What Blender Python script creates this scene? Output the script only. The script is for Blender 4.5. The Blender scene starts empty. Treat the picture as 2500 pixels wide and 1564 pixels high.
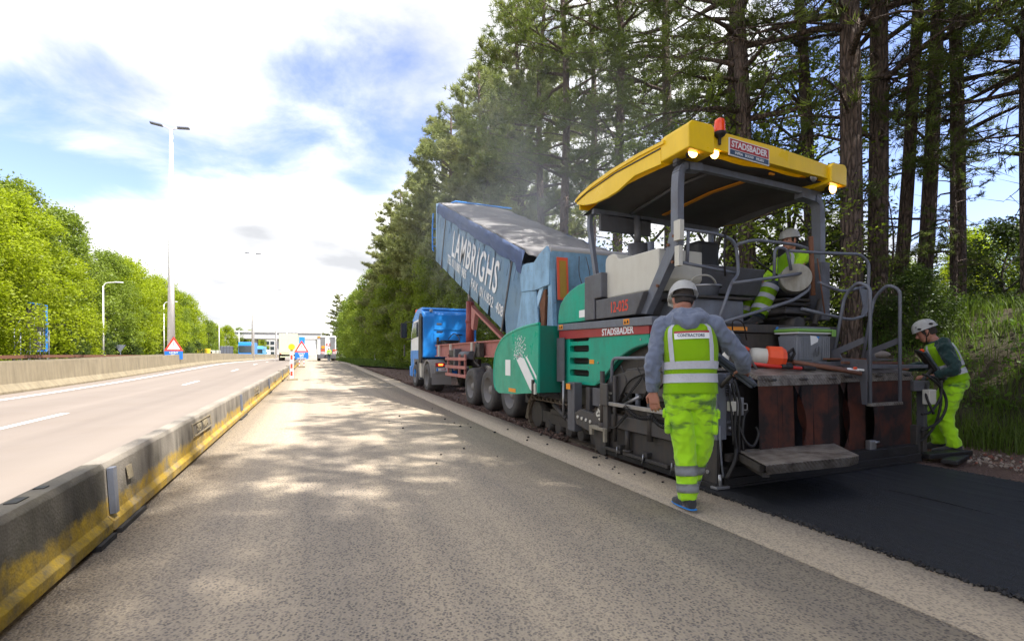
import bpy, bmesh, math, random
import numpy as np
from mathutils import Vector, Matrix, Euler
random.seed(7); RNG = np.random.default_rng(7)
S = bpy.context.scene; C = S.collection
R = math.radians; PI = math.pi
# ---------------------------------------------------------------- camera, world, sun, exposure
YAW = math.atan(490/1180.5)
cd = bpy.data.cameras.new('camera'); cam = bpy.data.objects.new('camera', cd); C.objects.link(cam)
cam.location = (0, 0, 1.25); cam.rotation_euler = (PI/2, 0, -YAW)
cd.sensor_width = 36; cd.lens = 36*1180.5/2500; cd.shift_y = 85/2500; cd.clip_start = .05; cd.clip_end = 6000
S.camera = cam
SUN_EL = R(58); SUN_AZ = R(138)      # azimuth measured from +Y towards +X
sund = Vector((math.sin(SUN_AZ)*math.cos(SUN_EL), math.cos(SUN_AZ)*math.cos(SUN_EL), math.sin(SUN_EL)))
sl = bpy.data.lights.new('sun', 'SUN'); sl.energy = 2.1; sl.angle = R(.53); sl.color = (1, .955, .88)
so = bpy.data.objects.new('sun', sl); C.objects.link(so); so.rotation_euler = sund.to_track_quat('Z', 'Y').to_euler(); so.location = (30, -20, 60)
S.view_settings.view_transform = 'Standard'; S.view_settings.look = 'None'; S.view_settings.gamma = 1
S.view_settings.exposure = 2.52; S.view_settings.use_curve_mapping = False
W = bpy.data.worlds.new('World'); S.world = W; W.use_nodes = True
def build_world():
    nt = W.node_tree; nt.nodes.clear(); N = nt.nodes.new; L = nt.links.new
    def M(op, a, b=None, c=None, clamp=False):
        n = N('ShaderNodeMath'); n.operation = op; n.use_clamp = clamp
        for i, v in enumerate((a, b, c)):
            if v is None: continue
            if isinstance(v, (int, float)): n.inputs[i].default_value = v
            else: L(v, n.inputs[i])
        return n.outputs[0]
    out = N('ShaderNodeOutputWorld'); bg = N('ShaderNodeBackground'); L(bg.outputs[0], out.inputs[0])
    sky = N('ShaderNodeTexSky'); sky.sky_type = 'NISHITA'; sky.sun_disc = False
    sky.sun_elevation = SUN_EL; sky.sun_rotation = SUN_AZ; sky.air_density = 1.0; sky.dust_density = .6; sky.ozone_density = 1.4
    tc = N('ShaderNodeTexCoord'); sp = N('ShaderNodeSeparateXYZ'); L(tc.outputs['Generated'], sp.inputs[0])
    z = M('MAXIMUM', sp.outputs[2], .0); zz = M('ADD', z, .16)
    px = M('DIVIDE', sp.outputs[0], zz); py = M('DIVIDE', sp.outputs[1], zz)
    cb = N('ShaderNodeCombineXYZ'); L(px, cb.inputs[0]); L(py, cb.inputs[1])
    def noise(scale, det, rough, off, dist=0):
        mp = N('ShaderNodeMapping'); L(cb.outputs[0], mp.inputs[0]); mp.inputs['Location'].default_value = off
        n = N('ShaderNodeTexNoise'); n.inputs['Scale'].default_value = scale; n.inputs['Detail'].default_value = det
        n.inputs['Roughness'].default_value = rough; n.inputs['Distortion'].default_value = dist; L(mp.outputs[0], n.inputs['Vector'])
        return n.outputs[0]
    big = noise(.85, 2, .5, CLOUD_OFF); fine = noise(2.0, 8, .60, (7, 3, 0), .3)
    m = M('ADD', M('MULTIPLY', big, .86), M('MULTIPLY', fine, .25))
    # overall cover: thins out towards the woods (east) where the photo shows open blue
    east = M('MULTIPLY', M('SUBTRACT', M('MULTIPLY', sp.outputs[0], .72), M('MULTIPLY', sp.outputs[1], .28)), .22)
    low = M('MULTIPLY', M('SUBTRACT', .30, z, None, True), .62)
    m = M('ADD', M('SUBTRACT', m, M('MAXIMUM', east, 0)), low)
    cr = N('ShaderNodeValToRGB'); L(m, cr.inputs[0])
    cr.color_ramp.elements[0].position = .455; cr.color_ramp.elements[1].position = .575
    cr.color_ramp.interpolation = 'EASE'
    shade = noise(1.1, 5, .5, (2.2, 9, 0))
    r2 = N('ShaderNodeValToRGB'); L(shade, r2.inputs[0])
    r2.color_ramp.elements[0].position = .34; r2.color_ramp.elements[0].color = (.142, .145, .152, 1)
    r2.color_ramp.elements[1].position = .70; r2.color_ramp.elements[1].color = (.37, .365, .36, 1)
    sc = N('ShaderNodeMix'); sc.data_type = 'RGBA'; sc.blend_type = 'MULTIPLY'; sc.inputs[0].default_value = 1
    L(sky.outputs[0], sc.inputs[6]); sc.inputs[7].default_value = (SKYK*.55, SKYK*.50, SKYK*.58, 1)
    mx = N('ShaderNodeMix'); mx.data_type = 'RGBA'; L(cr.outputs[0], mx.inputs[0]); L(sc.outputs[2], mx.inputs[6]); 
    cl = N('ShaderNodeMix'); cl.data_type = 'RGBA'; cl.blend_type = 'MULTIPLY'; cl.inputs[0].default_value = 1
    L(r2.outputs[0], cl.inputs[6]); cl.inputs[7].default_value = (1/.1, 1/.1, 1/.1, 1)
    L(cl.outputs[2], mx.inputs[7]); L(mx.outputs[2], bg.inputs[0]); bg.inputs[1].default_value = .1
CLOUD_OFF = (11.2, 5.6, 0); SKYK = 1.0
build_world()
# ---------------------------------------------------------------- mesh builder
class MB:
    def __init__(s): s.b = bmesh.new()
    def box(s, a, b, bev=0, rot=None, piv=None):
        a = Vector(a); b = Vector(b); c = (a+b)/2; d = b-a
        r = bmesh.ops.create_cube(s.b, size=1)['verts']
        bmesh.ops.scale(s.b, vec=[max(abs(x), 1e-4) for x in d], verts=r); bmesh.ops.translate(s.b, vec=c, verts=r)
        if bev:
            es = list({e for v in r for e in v.link_edges})
            q = bmesh.ops.bevel(s.b, geom=es, offset=bev, segments=2, affect='EDGES', profile=.5)
            r = list({v for f in q['faces'] for v in f.verts} | {v for v in r if v.is_valid})
        if rot is not None: bmesh.ops.rotate(s.b, cent=piv if piv is not None else c, matrix=Euler(rot).to_matrix(), verts=r)
        return s
    def bar(s, a, b, w, h=None, up=(0, 0, 1), bev=0):
        a = Vector(a); b = Vector(b); h = h or w; d = b-a; L = d.length; y = d.normalized(); u = Vector(up)
        if abs(y.dot(u)) > .99: u = Vector((1, 0, 0))
        x = y.cross(u).normalized(); z = x.cross(y)
        m = Matrix((x, y, z)).transposed().to_4x4(); m.translation = (a+b)/2
        r = bmesh.ops.create_cube(s.b, size=1)['verts']; bmesh.ops.scale(s.b, vec=(w, L, h), verts=r)
        if bev:
            es = list({e for v in r for e in v.link_edges})
            q = bmesh.ops.bevel(s.b, geom=es, offset=bev, segments=2, affect='EDGES', profile=.5)
            r = list({v for f in q['faces'] for v in f.verts} | {v for v in r if v.is_valid})
        bmesh.ops.transform(s.b, matrix=m, verts=r); return s
    def tube(s, pts, r, n=8, closed=False, caps=True):
        pts = [Vector(p) for p in pts]; k = len(pts); rr = r if isinstance(r, (list, tuple)) else [r]*k
        rings = []; pu = None
        for i, p in enumerate(pts):
            if closed: t = (pts[(i+1) % k]-pts[i-1])
            else: t = pts[min(i+1, k-1)]-pts[max(i-1, 0)]
            t = t.normalized()
            if pu is None:
                pu = Vector((0, 0, 1)) if abs(t.z) < .9 else Vector((1, 0, 0))
            x = t.cross(pu)
            if x.length < 1e-5: x = t.cross(Vector((.3, .9, .1)))
            x.normalize(); u = x.cross(t).normalized(); pu = u
            rings.append([s.b.verts.new(p+(x*math.cos(2*PI*j/n)+u*math.sin(2*PI*j/n))*rr[i]) for j in range(n)])
        m = k if closed else k-1
        for i in range(m):
            A = rings[i]; B = rings[(i+1) % k]
            for j in range(n): s.b.faces.new((A[j], A[(j+1) % n], B[(j+1) % n], B[j])).smooth = True
        if caps and not closed:
            s.b.faces.new(rings[0][::-1]); s.b.faces.new(rings[-1])
        return s
    def cyl(s, a, b, r, r2=None, n=16): return s.tube([a, b], [r, r if r2 is None else r2], n)
    def prism(s, pts, axis, a, b, bev=0):
        """pts: 2D outline; axis 'x': (y,z) extruded x=a..b; 'y': (x,z); 'z': (x,y)"""
        def P(p, t): return {'x': (t, p[0], p[1]), 'y': (p[0], t, p[1]), 'z': (p[0], p[1], t)}[axis]
        A = [s.b.verts.new(P(p, a)) for p in pts]; B = [s.b.verts.new(P(p, b)) for p in pts]; n = len(pts)
        fs = [s.b.faces.new(A), s.b.faces.new(B[::-1])]
        for i in range(n): fs.append(s.b.faces.new((A[(i+1) % n], A[i], B[i], B[(i+1) % n])))
        bmesh.ops.recalc_face_normals(s.b, faces=fs)
        if bev:
            es = list({e for f in fs for e in f.edges})
            bmesh.ops.bevel(s.b, geom=es, offset=bev, segments=2, affect='EDGES', profile=.5)
        return s
    def lathe(s, prof, cen, axis=(0, 0, 1), n=20, smooth=True):
        ax = Vector(axis).normalized(); x = ax.orthogonal().normalized(); y = ax.cross(x); cen = Vector(cen)
        rings = [[s.b.verts.new(cen+ax*h+(x*math.cos(2*PI*j/n)+y*math.sin(2*PI*j/n))*max(r, 1e-4)) for j in range(n)] for r, h in prof]
        for i in range(len(rings)-1):
            for j in range(n): s.b.faces.new((rings[i][j], rings[i][(j+1) % n], rings[i+1][(j+1) % n], rings[i+1][j])).smooth = smooth
        return s
    def ball(s, c, r, n=12, sc=(1, 1, 1)):
        v = bmesh.ops.create_uvsphere(s.b, u_segments=n, v_segments=max(6, n//2+1), radius=r)['verts']
        bmesh.ops.scale(s.b, vec=sc, verts=v); bmesh.ops.translate(s.b, vec=c, verts=v)
        for f in {f for q in v for f in q.link_faces}: f.smooth = True
        return s
    def quad(s, *p): s.b.faces.new([s.b.verts.new(q) for q in p]); return s
    def build(s, name, m, parent=None, loc=None):
        me = bpy.data.meshes.new(name); s.b.to_mesh(me); s.b.free(); return mkobj(name, me, m, parent, loc)
def root_loc(o):
    v = Vector((0, 0, 0))
    while o is not None:
        v += o.location; o = o.parent
    return v
def mkobj(name, me, m, parent=None, loc=None):
    """mesh data is given in world coordinates; parent's location (unrotated) is taken off"""
    if m is not None and not me.materials: me.materials.append(m)
    o = bpy.data.objects.new(name, me); C.objects.link(o)
    if parent is not None:
        me.transform(Matrix.Translation(-root_loc(parent))); o.parent = parent
    elif loc is not None:
        me.transform(Matrix.Translation(-Vector(loc))); o.location = loc
    return o
def thing(name, label, cat, loc=(0, 0, 0), group=None, rz=0):
    o = bpy.data.objects.new(name, None); C.objects.link(o); o.location = loc; o.rotation_euler = (0, 0, rz)
    o.empty_display_size = .3
    o['label'] = label; o['category'] = cat
    if group: o['group'] = group
    return o
def tag(o, label=None, cat=None, group=None, kind=None):
    if label: o['label'] = label
    if cat: o['category'] = cat
    if group: o['group'] = group
    if kind: o['kind'] = kind
    return o
def dup(o, loc=None, label=None, group=None, rz=None, sc=None):
    def cp(a, par):
        c = a.copy(); C.objects.link(c); c.parent = par
        for ch in list(a.children): cp(ch, c)
        return c
    r = cp(o, None)
    if loc is not None: r.location = loc
    if rz is not None: r.rotation_euler = (0, 0, rz)
    if sc is not None: r.scale = sc if hasattr(sc, '__len__') else (sc, sc, sc)
    if label: r['label'] = label
    if group: r['group'] = group
    return r
def smooth(o, ang=35):
    for p in o.data.polygons: p.use_smooth = True
    try: o.data.set_sharp_from_angle(angle=R(ang))
    except Exception: pass
    return o
def evalmesh(o):
    dg = bpy.context.evaluated_depsgraph_get(); dg.update()
    me = bpy.data.meshes.new_from_object(o.evaluated_get(dg)); return me
def text(name, s, size, m, parent, mat4, weight=0, depth=.002, align='CENTER', sx=1, shear=0, spacing=1):
    cu = bpy.data.curves.new('t', 'FONT'); cu.body = s; cu.size = size; cu.align_x = align; cu.align_y = 'CENTER'
    cu.extrude = depth; cu.offset = weight; cu.shear = shear; cu.space_character = spacing; cu.resolution_u = 3
    o = bpy.data.objects.new('t', cu); C.objects.link(o); me = evalmesh(o)
    bpy.data.objects.remove(o); bpy.data.curves.remove(cu)
    me.transform(Matrix.Diagonal((sx, 1, 1, 1))); me.transform(mat4)
    me.materials.clear(); me.name = name
    return mkobj(name, me, m, parent)
def frame(o, x, y):
    """matrix whose local x,y lie along the given world vectors, origin o"""
    x = Vector(x).normalized(); y = Vector(y); y = (y-x*y.dot(x)).normalized(); z = x.cross(y)
    m = Matrix((x, y, z)).transposed().to_4x4(); m.translation = Vector(o); return m
def arc(c, r, a0, a1, n, f): return [f(c[0]+r*math.cos(a0+(a1-a0)*i/n), c[1]+r*math.sin(a0+(a1-a0)*i/n)) for i in range(n+1)]
def smoothpath(pts, n=6):
    P = [Vector(p) for p in pts]; P = [P[0]*2-P[1]]+P+[P[-1]*2-P[-2]]; o = []
    for i in range(1, len(P)-2):
        for k in range(n):
            t = k/n; a, b, c, d = P[i-1:i+3]
            o.append(.5*((2*b)+(c-a)*t+(2*a-5*b+4*c-d)*t*t+(3*b-a-3*c+d)*t**3))
    o.append(P[-2]); return o
def rounded(pts, r=.12, n=4):
    """polyline with rounded corners"""
    P = [Vector(p) for p in pts]; o = [P[0]]
    for i in range(1, len(P)-1):
        a = (P[i-1]-P[i]); b = (P[i+1]-P[i]); ra = min(r, a.length*.45, b.length*.45)
        p0 = P[i]+a.normalized()*ra; p1 = P[i]+b.normalized()*ra
        for k in range(n+1):
            t = k/n; o.append((1-t)**2*p0+2*t*(1-t)*P[i]+t*t*p1)
    o.append(P[-1]); return o
# ---------------------------------------------------------------- materials
class NT:
    def __init__(s, name):
        s.m = bpy.data.materials.new(name); s.m.use_nodes = True; s.t = s.m.node_tree
        s.p = s.t.nodes['Principled BSDF']; s.o = s.t.nodes['Material Output']
        s.tc = s.t.nodes.new('ShaderNodeTexCoord')
    def n(s, k, **kw):
        x = s.t.nodes.new(k)
        for a, b in kw.items(): setattr(x, a, b)
        return x
    def l(s, a, b): s.t.links.new(a, b)
    def vec(s, scale=(1, 1, 1), src='Object', rot=(0, 0, 0)):
        mp = s.n('ShaderNodeMapping'); mp.inputs['Scale'].default_value = scale; mp.inputs['Rotation'].default_value = rot
        s.l(s.tc.outputs[src], mp.inputs[0]); return mp.outputs[0]
    def noise(s, scale, det=4, rough=.55, v=None, dist=0):
        x = s.n('ShaderNodeTexNoise'); x.inputs['Scale'].default_value = scale; x.inputs['Detail'].default_value = det
        x.inputs['Roughness'].default_value = rough; x.inputs['Distortion'].default_value = dist
        s.l(v if v is not None else s.tc.outputs['Object'], x.inputs['Vector']); return x.outputs[0]
    def vor(s, scale, v=None, out='Distance', feature='F1', rnd=1):
        x = s.n('ShaderNodeTexVoronoi'); x.feature = feature; x.inputs['Scale'].default_value = scale; x.inputs['Randomness'].default_value = rnd
        s.l(v if v is not None else s.tc.outputs['Object'], x.inputs['Vector']); return x.outputs[out]
    def ramp(s, f, stops, interp='LINEAR'):
        r = s.n('ShaderNodeValToRGB'); e = r.color_ramp.elements; r.color_ramp.interpolation = interp
        while len(e) < len(stops): e.new(.5)
        for i, (p, c) in enumerate(stops):
            e[i].position = p; e[i].color = (*c, 1) if hasattr(c, '__len__') else (c, c, c, 1)
        s.l(f, r.inputs[0]); return r.outputs[0]
    def mix(s, f, a, b, mode='MIX'):
        x = s.n('ShaderNodeMix'); x.data_type = 'RGBA'; x.blend_type = mode
        for i, v in ((0, f), (6, a), (7, b)):
            if isinstance(v, (int, float)): x.inputs[i].default_value = v if i == 0 else (v, v, v, 1)
            elif isinstance(v, tuple): x.inputs[i].default_value = (*v, 1)
            else: s.l(v, x.inputs[i])
        return x.outputs[2]
    def math(s, op, a, b=0, clamp=False):
        x = s.n('ShaderNodeMath'); x.operation = op; x.use_clamp = clamp
        for i, v in enumerate((a, b)):
            if isinstance(v, (int, float)): x.inputs[i].default_value = v
            else: s.l(v, x.inputs[i])
        return x.outputs[0]
    def sep(s, src='Object'):
        x = s.n('ShaderNodeSeparateXYZ'); s.l(s.tc.outputs[src], x.inputs[0]); return x.outputs
    def bump(s, h, strength=.3, dist=.01):
        b = s.n('ShaderNodeBump'); b.inputs['Strength'].default_value = strength; b.inputs['Distance'].default_value = dist
        s.l(h, b.inputs['Height']); s.l(b.outputs[0], s.p.inputs['Normal'])
    def set(s, col=None, rough=None, metal=None, spec=None):
        for k, v in (('Base Color', col), ('Roughness', rough), ('Metallic', metal), ('Specular IOR Level', spec)):
            if v is None: continue
            if isinstance(v, tuple): s.p.inputs[k].default_value = (*v, 1)
            elif isinstance(v, (int, float)): s.p.inputs[k].default_value = v
            else: s.l(v, s.p.inputs[k])
        return s.m
def sc(c, k): return tuple(min(1, x*k) for x in c)
def paint(name, c, rough=.45, dirt=.35, dcol=(.09, .07, .055), metal=0, scale=3, bump=.05, wear=.0, src='Object'):
    """painted metal or plastic with grime streaks, blotches and fine scratches"""
    t = NT(name); v = t.vec(src=src)
    a = t.noise(scale, 7, .65, v); b = t.noise(scale*3, 6, .7, t.vec((1, 1, .18), src=src)); f = t.noise(scale*22, 3, .6, v)
    d = t.ramp(t.math('ADD', t.math('MULTIPLY', a, .55), t.math('MULTIPLY', b, .5)), [(.44, 0), (.72, 1)])
    col = t.mix(t.math('MULTIPLY', d, dirt), c, dcol)
    col = t.mix(t.math('MULTIPLY', t.ramp(f, [(.35, 0), (.7, 1)]), .12), col, sc(c, 1.25))
    if wear: col = t.mix(t.ramp(t.noise(scale*9, 6, .7, v), [(.66-wear*.1, 0), (.70, 1)]), col, (.16, .07, .035))
    t.set(col, t.ramp(a, [(.3, max(.1, rough-.12)), (.75, min(1, rough+.22))]), metal)
    t.bump(f, bump, .004); return t.m
def plain(name, c, rough=.6, metal=0, em=0):
    t = NT(name); n = t.noise(14, 4); t.set(t.mix(t.math('MULTIPLY', n, .35), c, sc(c, .6)), rough, metal)
    if em:
        t.p.inputs['Emission Color'].default_value = (*c, 1); t.p.inputs['Emission Strength'].default_value = em
    return t.m
M = {}
M['yellow'] = paint('yellow_paint', (.88, .57, .006), .34, .2, (.25, .15, .05))
M['green'] = paint('green_paint', (.0, .36, .235), .36, .5, (.06, .075, .05), scale=2.2, wear=.12)
M['dgreen'] = paint('dark_green_paint', (.004, .16, .105), .42, .45, (.03, .04, .03), scale=1.6)
M['grey'] = paint('grey_paint', (.100, .103, .118), .5, .6, (.06, .047, .038), wear=.25, scale=4)
M['dgrey'] = paint('dirty_dark_grey', (.055, .054, .056), .5, .75, (.09, .065, .045), wear=.3, scale=6, bump=.4)
M['dirtycream'] = paint('dirty_cream_steel', (.28, .25, .19), .6, .6, (.10, .08, .06), scale=9)
M['lgrey'] = paint('mid_grey_paint', (.145, .16, .195), .42, .5, (.08, .06, .05), wear=.3, scale=5)
M['dark'] = paint('sooty_steel', (.034, .032, .031), .6, .7, (.10, .075, .055), scale=6, bump=.5)
M['black'] = paint('tar_black', (.012, .011, .011), .55, .3, (.04, .03, .025), scale=6, bump=.25)
M['rubber'] = paint('rubber', (.028, .027, .027), .7, .45, (.11, .095, .08), scale=4, bump=.1)
M['tyre'] = paint('tyre_rubber', (.045, .044, .045), .75, .6, (.17, .145, .12), scale=5, bump=.15)
M['cream'] = paint('cream_panel', (.56, .54, .47), .5, .22, (.30, .25, .17), scale=4)
M['red'] = paint('red_band', (.33, .035, .04), .4, .2, (.1, .06, .05))
M['white'] = paint('white_paint', (.74, .75, .76), .5, .14, (.4, .36, .3))
M['whitedecal'] = paint('white_film', (.78, .79, .78), .45, .12, (.45, .4, .35), scale=6, bump=0)
M['redtext'] = paint('red_lettering', (.62, .06, .035), .5, .2, (.2, .1, .08), bump=0)
M['orange'] = plain('orange_sticker', (.82, .30, .02), .5)
M['signred'] = plain('sign_red', (.42, .03, .035), .4)
M['signblue'] = plain('sign_dark_blue', (.04, .075, .14), .4)
M['steel'] = paint('bare_steel', (.36, .36, .37), .34, .45, (.12, .10, .08), metal=.7, scale=8)
M['rust'] = paint('rusty_steel', (.17, .07, .035), .8, .5, (.07, .035, .02), scale=10, bump=.5)
M['wood'] = paint('wood_handle', (.16, .065, .035), .6, .4, (.06, .03, .02), scale=10)
M['glass'] = NT('window_glass').set((.03, .04, .05), .06, 0, .8)
M['lamp'] = plain('lit_lamp', (1, .50, .15), .3, 0, 2.2)
M['beacon'] = NT('beacon_plastic').set((.85, .07, .015), .15)
M['trblue'] = paint('truck_blue', (.015, .23, .68), .35, .2, (.06, .07, .08))
def bodyblue():
    t = NT('faded_blue_body'); a = t.noise(1.3, 6, .6); b = t.noise(5, 8, .7, t.vec((1, 1, .25)))
    w = t.vor(1.1, t.vec((.4, 1.6, .9)), 'Color')
    c = t.mix(t.ramp(a, [(.35, 0), (.7, 1)]), (.25, .46, .70), (.38, .57, .74))
    bw = t.n('ShaderNodeRGBToBW'); t.l(w, bw.inputs[0])
    c = t.mix(t.math('MULTIPLY', t.ramp(bw.outputs[0], [(.45, 0), (.55, 1)]), .38), c, (.36, .52, .66))
    c = t.mix(t.math('MULTIPLY', t.ramp(b, [(.58, 0), (.72, 1)]), .55), c, (.06, .06, .07))
    t.set(c, .5); t.bump(a, .1, .02); return t.m
M['bodyblue'] = bodyblue()
M['tarpblue'] = paint('tarp_edge_blue', (.13, .19, .36), .7, .4, (.16, .17, .2), scale=3, bump=.5)
def tarp():
    t = NT('weathered_tarpaulin'); a = t.noise(1.5, 7, .6, t.vec((1.5, .25, 1.5))); b = t.noise(9, 6, .7)
    c = t.mix(a, (.32, .32, .34), (.60, .56, .52)); c = t.mix(t.math('MULTIPLY', b, .4), c, (.13, .15, .2))
    t.set(c, .8); t.bump(a, .7, .06); return t.m
M['tarp'] = tarp()
M['pink'] = paint('faded_red_chassis', (.42, .155, .135), .65, .55, (.20, .12, .10), scale=4)
M['ramred'] = paint('ram_red', (.34, .055, .05), .5, .4, (.06, .04, .04))
def tread():
    t = NT('tread_plate'); n = t.noise(6, 6, .65); f = t.noise(40, 3)
    c = t.mix(t.ramp(n, [(.38, 0), (.66, 1)]), (.42, .38, .34), (.10, .075, .06)); 
    w = t.n('ShaderNodeTexWave', wave_type='BANDS', bands_direction='DIAGONAL'); w.inputs['Scale'].default_value = 16; w.inputs['Distortion'].default_value = 1.2
    t.l(t.tc.outputs['Object'], w.inputs[0])
    t.set(t.mix(t.math('MULTIPLY', f, .4), c, (.2, .17, .14)), .42, .55); t.bump(w.outputs[1], .8, .006); return t.m
M['tread'] = tread()
def flap():
    t = NT('rusty_rubber_flap'); a = t.noise(2.6, 7, .65); s = t.noise(16, 4, .6, t.vec((1, 1, .06)))
    c = t.mix(t.ramp(a, [(.42, 0), (.62, 1)]), (.048, .034, .032), (.19, .060, .036))
    c = t.mix(t.math('MULTIPLY', t.ramp(s, [(.55, 0), (.75, 1)]), .15), c, (.10, .07, .055))
    t.set(c, .7); t.bump(s, .15, .004); return t.m
M['flap'] = flap()
def concrete(name, c1, c2, green=0, yl=None):
    t = NT(name); a = t.noise(1.4, 8, .62); st = t.noise(5, 7, .6, t.vec((1, 1, .10))); f = t.vor(60)
    c = t.mix(t.ramp(a, [(.3, 0), (.7, 1)]), c1, c2)
    z = t.sep()[2]
    grime = t.math('MULTIPLY', t.ramp(st, [(.40, 0), (.66, 1)]), t.ramp(z, [(.06, .25), (.3, .9), (.47, .5), (.49, 0)]))
    if yl is None: c = t.mix(t.math('MULTIPLY', t.ramp(st, [(.42, 0), (.68, 1)]), .55), c, sc(c1, .45))
    else:
        c = t.mix(t.math('MULTIPLY', grime, .92), c, (.040, .036, .026))
        yb = t.math('ADD', z, t.math('MULTIPLY', t.math('SUBTRACT', t.noise(1.3, 9, .78), .5), .38))
        yk = t.math('MULTIPLY', t.ramp(yb, [(.22, .92), (.27, 0)]), t.ramp(t.noise(5, 9, .78), [(.36, .1), (.56, .95)]))
        c = t.mix(yk, c, yl)
        c = t.mix(t.math('MULTIPLY', t.ramp(t.noise(3.2, 8, .7), [(.5, 0), (.7, 1)]), t.ramp(z, [(.3, .6), (.45, .1)])), c, (.06, .055, .03))
    c = t.mix(t.ramp(f, [(.03, .6), (.09, 0)]), c, sc(c1, .35))
    t.set(c, .85); t.bump(t.math('ADD', a, t.math('MULTIPLY', f, .6)), .35, .012); return t.m
M['barrier'] = concrete('barrier_concrete', (.30, .265, .22), (.20, .175, .145), yl=(.50, .31, .012))
M['barriergrimy'] = concrete('grimy_barrier_concrete', (.17, .15, .12), (.075, .066, .048), yl=(.48, .31, .012))
M['median'] = concrete('median_concrete', (.30, .25, .165), (.22, .18, .115))
M['bconc'] = concrete('bridge_concrete', (.52, .51, .50), (.44, .43, .42))
# ---------------------------------------------------------------- setting
def sstep(a, b, x):
    t = min(1, max(0, (x-a)/(b-a))); return t*t*(3-2*t)
def g(y): return .45*sstep(18, 60, y)
def h2(x, y): return (math.sin(x*1.7+y*.9)+math.sin(x*.6-y*1.3+2)+math.sin(x*3.1+y*2.3)*.5)/2.5
def sheet(name, xs, ys, zf, m, thick=0):
    """grid sheet; xs(y)->list of x positions"""
    b = bmesh.new(); rows = []
    for y in ys: rows.append([b.verts.new((x, y, zf(x, y))) for x in xs(y)])
    for i in range(len(rows)-1):
        for j in range(len(rows[0])-1):
            b.faces.new((rows[i][j], rows[i][j+1], rows[i+1][j+1], rows[i+1][j])).smooth = True
    if thick:
        n = len(rows[0])
        for j, s in ((0, 1), (n-1, -1)):
            low = [b.verts.new(r[j].co-Vector((0, 0, thick))) for r in rows]
            for i in range(len(rows)-1):
                f = (rows[i][j], rows[i+1][j], low[i+1], low[i]); b.faces.new(f if s > 0 else f[::-1])
    me = bpy.data.meshes.new(name); b.to_mesh(me); b.free()
    o = mkobj(name, me, m); o['kind'] = 'structure'; return o
YS = [-30, -20, -12, -8, -4, 0, 3, 6, 9, 12, 15, 18, 21, 24, 28, 32, 36, 40, 45, 50, 55, 60, 70, 85, 110, 150, 220, 350, 600, 900]
def aggregate(extra=0, name='worn_exposed_aggregate_concrete'):
    t = NT(name); P = t.tc.outputs['Object']
    v = t.vor(70, out='Color'); d = t.vor(70, out='Distance'); bw = t.n('ShaderNodeRGBToBW'); t.l(v, bw.inputs[0])
    fine = t.noise(190, 3); lane = t.noise(.55, 4, .5, t.vec((2.6, .06, 1))); pat = t.noise(1.1, 7, .62)
    st = t.ramp(bw.outputs[0], [(.15, (.070, .068, .072)), (.42, (.165, .155, .15)), (.62, (.32, .28, .235)), (.85, (.50, .43, .34))])
    st = t.mix(t.math('MULTIPLY', fine, .5), st, (.20, .17, .145))
    mortar = t.mix(t.ramp(lane, [(.34, 0), (.62, 1)]), (.34, .295, .235), (.48, .41, .31))
    k = t.math('ADD', t.math('MULTIPLY', t.ramp(lane, [(.42, 0), (.66, 1)]), .36), t.math('MULTIPLY', t.ramp(pat, [(.46, 0), (.78, 1)]), .25))
    if extra: k = t.math('ADD', k, extra, True)
    edge = t.ramp(d, [(.30, 0), (.62, 1)])
    c = t.mix(t.math('MAXIMUM', edge, k), st, mortar)
    c = t.mix(t.math('MULTIPLY', t.ramp(t.noise(3.3, 7, .7), [(.60, 0), (.78, 1)]), .35), c, (.36, .33, .28))
    rare = t.vor(2.3, out='Distance')
    c = t.mix(t.ramp(rare, [(.018, 1), (.03, 0)]), c, (.42, .36, .22)); c = t.mix(1.0, c, t.ramp(t.noise(.8, 5, .55, t.vec((3.4, .05, 1))), [(.36, (.86, .83, .80)), (.62, (1.08, 1.02, .94))]), 'MULTIPLY')
    t.set(c, .82); t.bump(t.math('SUBTRACT', t.math('MULTIPLY', fine, .3), d), .6, .007); return t.m
M['agg'] = aggregate()
def roadmat():
    t = NT('pale_road_surface'); lane = t.noise(.4, 4, .5, t.vec((2.2, .04, 1))); f = t.noise(80, 4, .7); p = t.noise(.8, 7, .6)
    c = t.mix(t.ramp(lane, [(.35, 0), (.65, 1)]), (.155, .122, .098), (.225, .182, .148)); c = t.mix(t.math('MULTIPLY', f, .45), c, (.13, .11, .095))
    c = t.mix(t.math('MULTIPLY', p, .25), c, (.34, .31, .29)); t.set(c, .85); t.bump(f, .3, .005); return t.m
M['road'] = roadmat()
def soil(name, a, b, s=18):
    t = NT(name); n = t.noise(s, 8, .7); v = t.vor(s*3); big = t.noise(1.2, 6, .6)
    c = t.mix(n, a, b); c = t.mix(t.math('MULTIPLY', big, .5), c, sc(a, .55)); c = t.mix(t.ramp(v, [(.1, .5), (.35, 0)]), c, sc(b, 1.3))
    t.set(c, .95); t.bump(t.math('ADD', n, v), .9, .02); return t.m
M['soil'] = soil('milled_brown_base', (.115, .066, .050), (.19, .125, .095))
M['brick'] = plain('brick_rubble', (.26, .10, .07), .9)
M['stone'] = plain('pale_rubble', (.27, .22, .18), .9)
def freshtar():
    t = NT('fresh_asphalt_surface'); n = t.noise(120, 4, .7); b = t.noise(1.5, 6, .6); v = t.vor(110)
    wv = t.noise(3, 4, .5, t.vec((5, .25, 1)))
    c = t.mix(t.math('MULTIPLY', n, .8), (.003, .0035, .005), (.013, .0145, .019)); c = t.mix(t.math('MULTIPLY', b, .3), c, (.012, .012, .014))
    t.set(c, t.ramp(wv, [(.3, .52), (.7, .72)])); t.bump(t.math('ADD', v, t.math('MULTIPLY', n, .5)), .7, .008); return t.m
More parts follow.
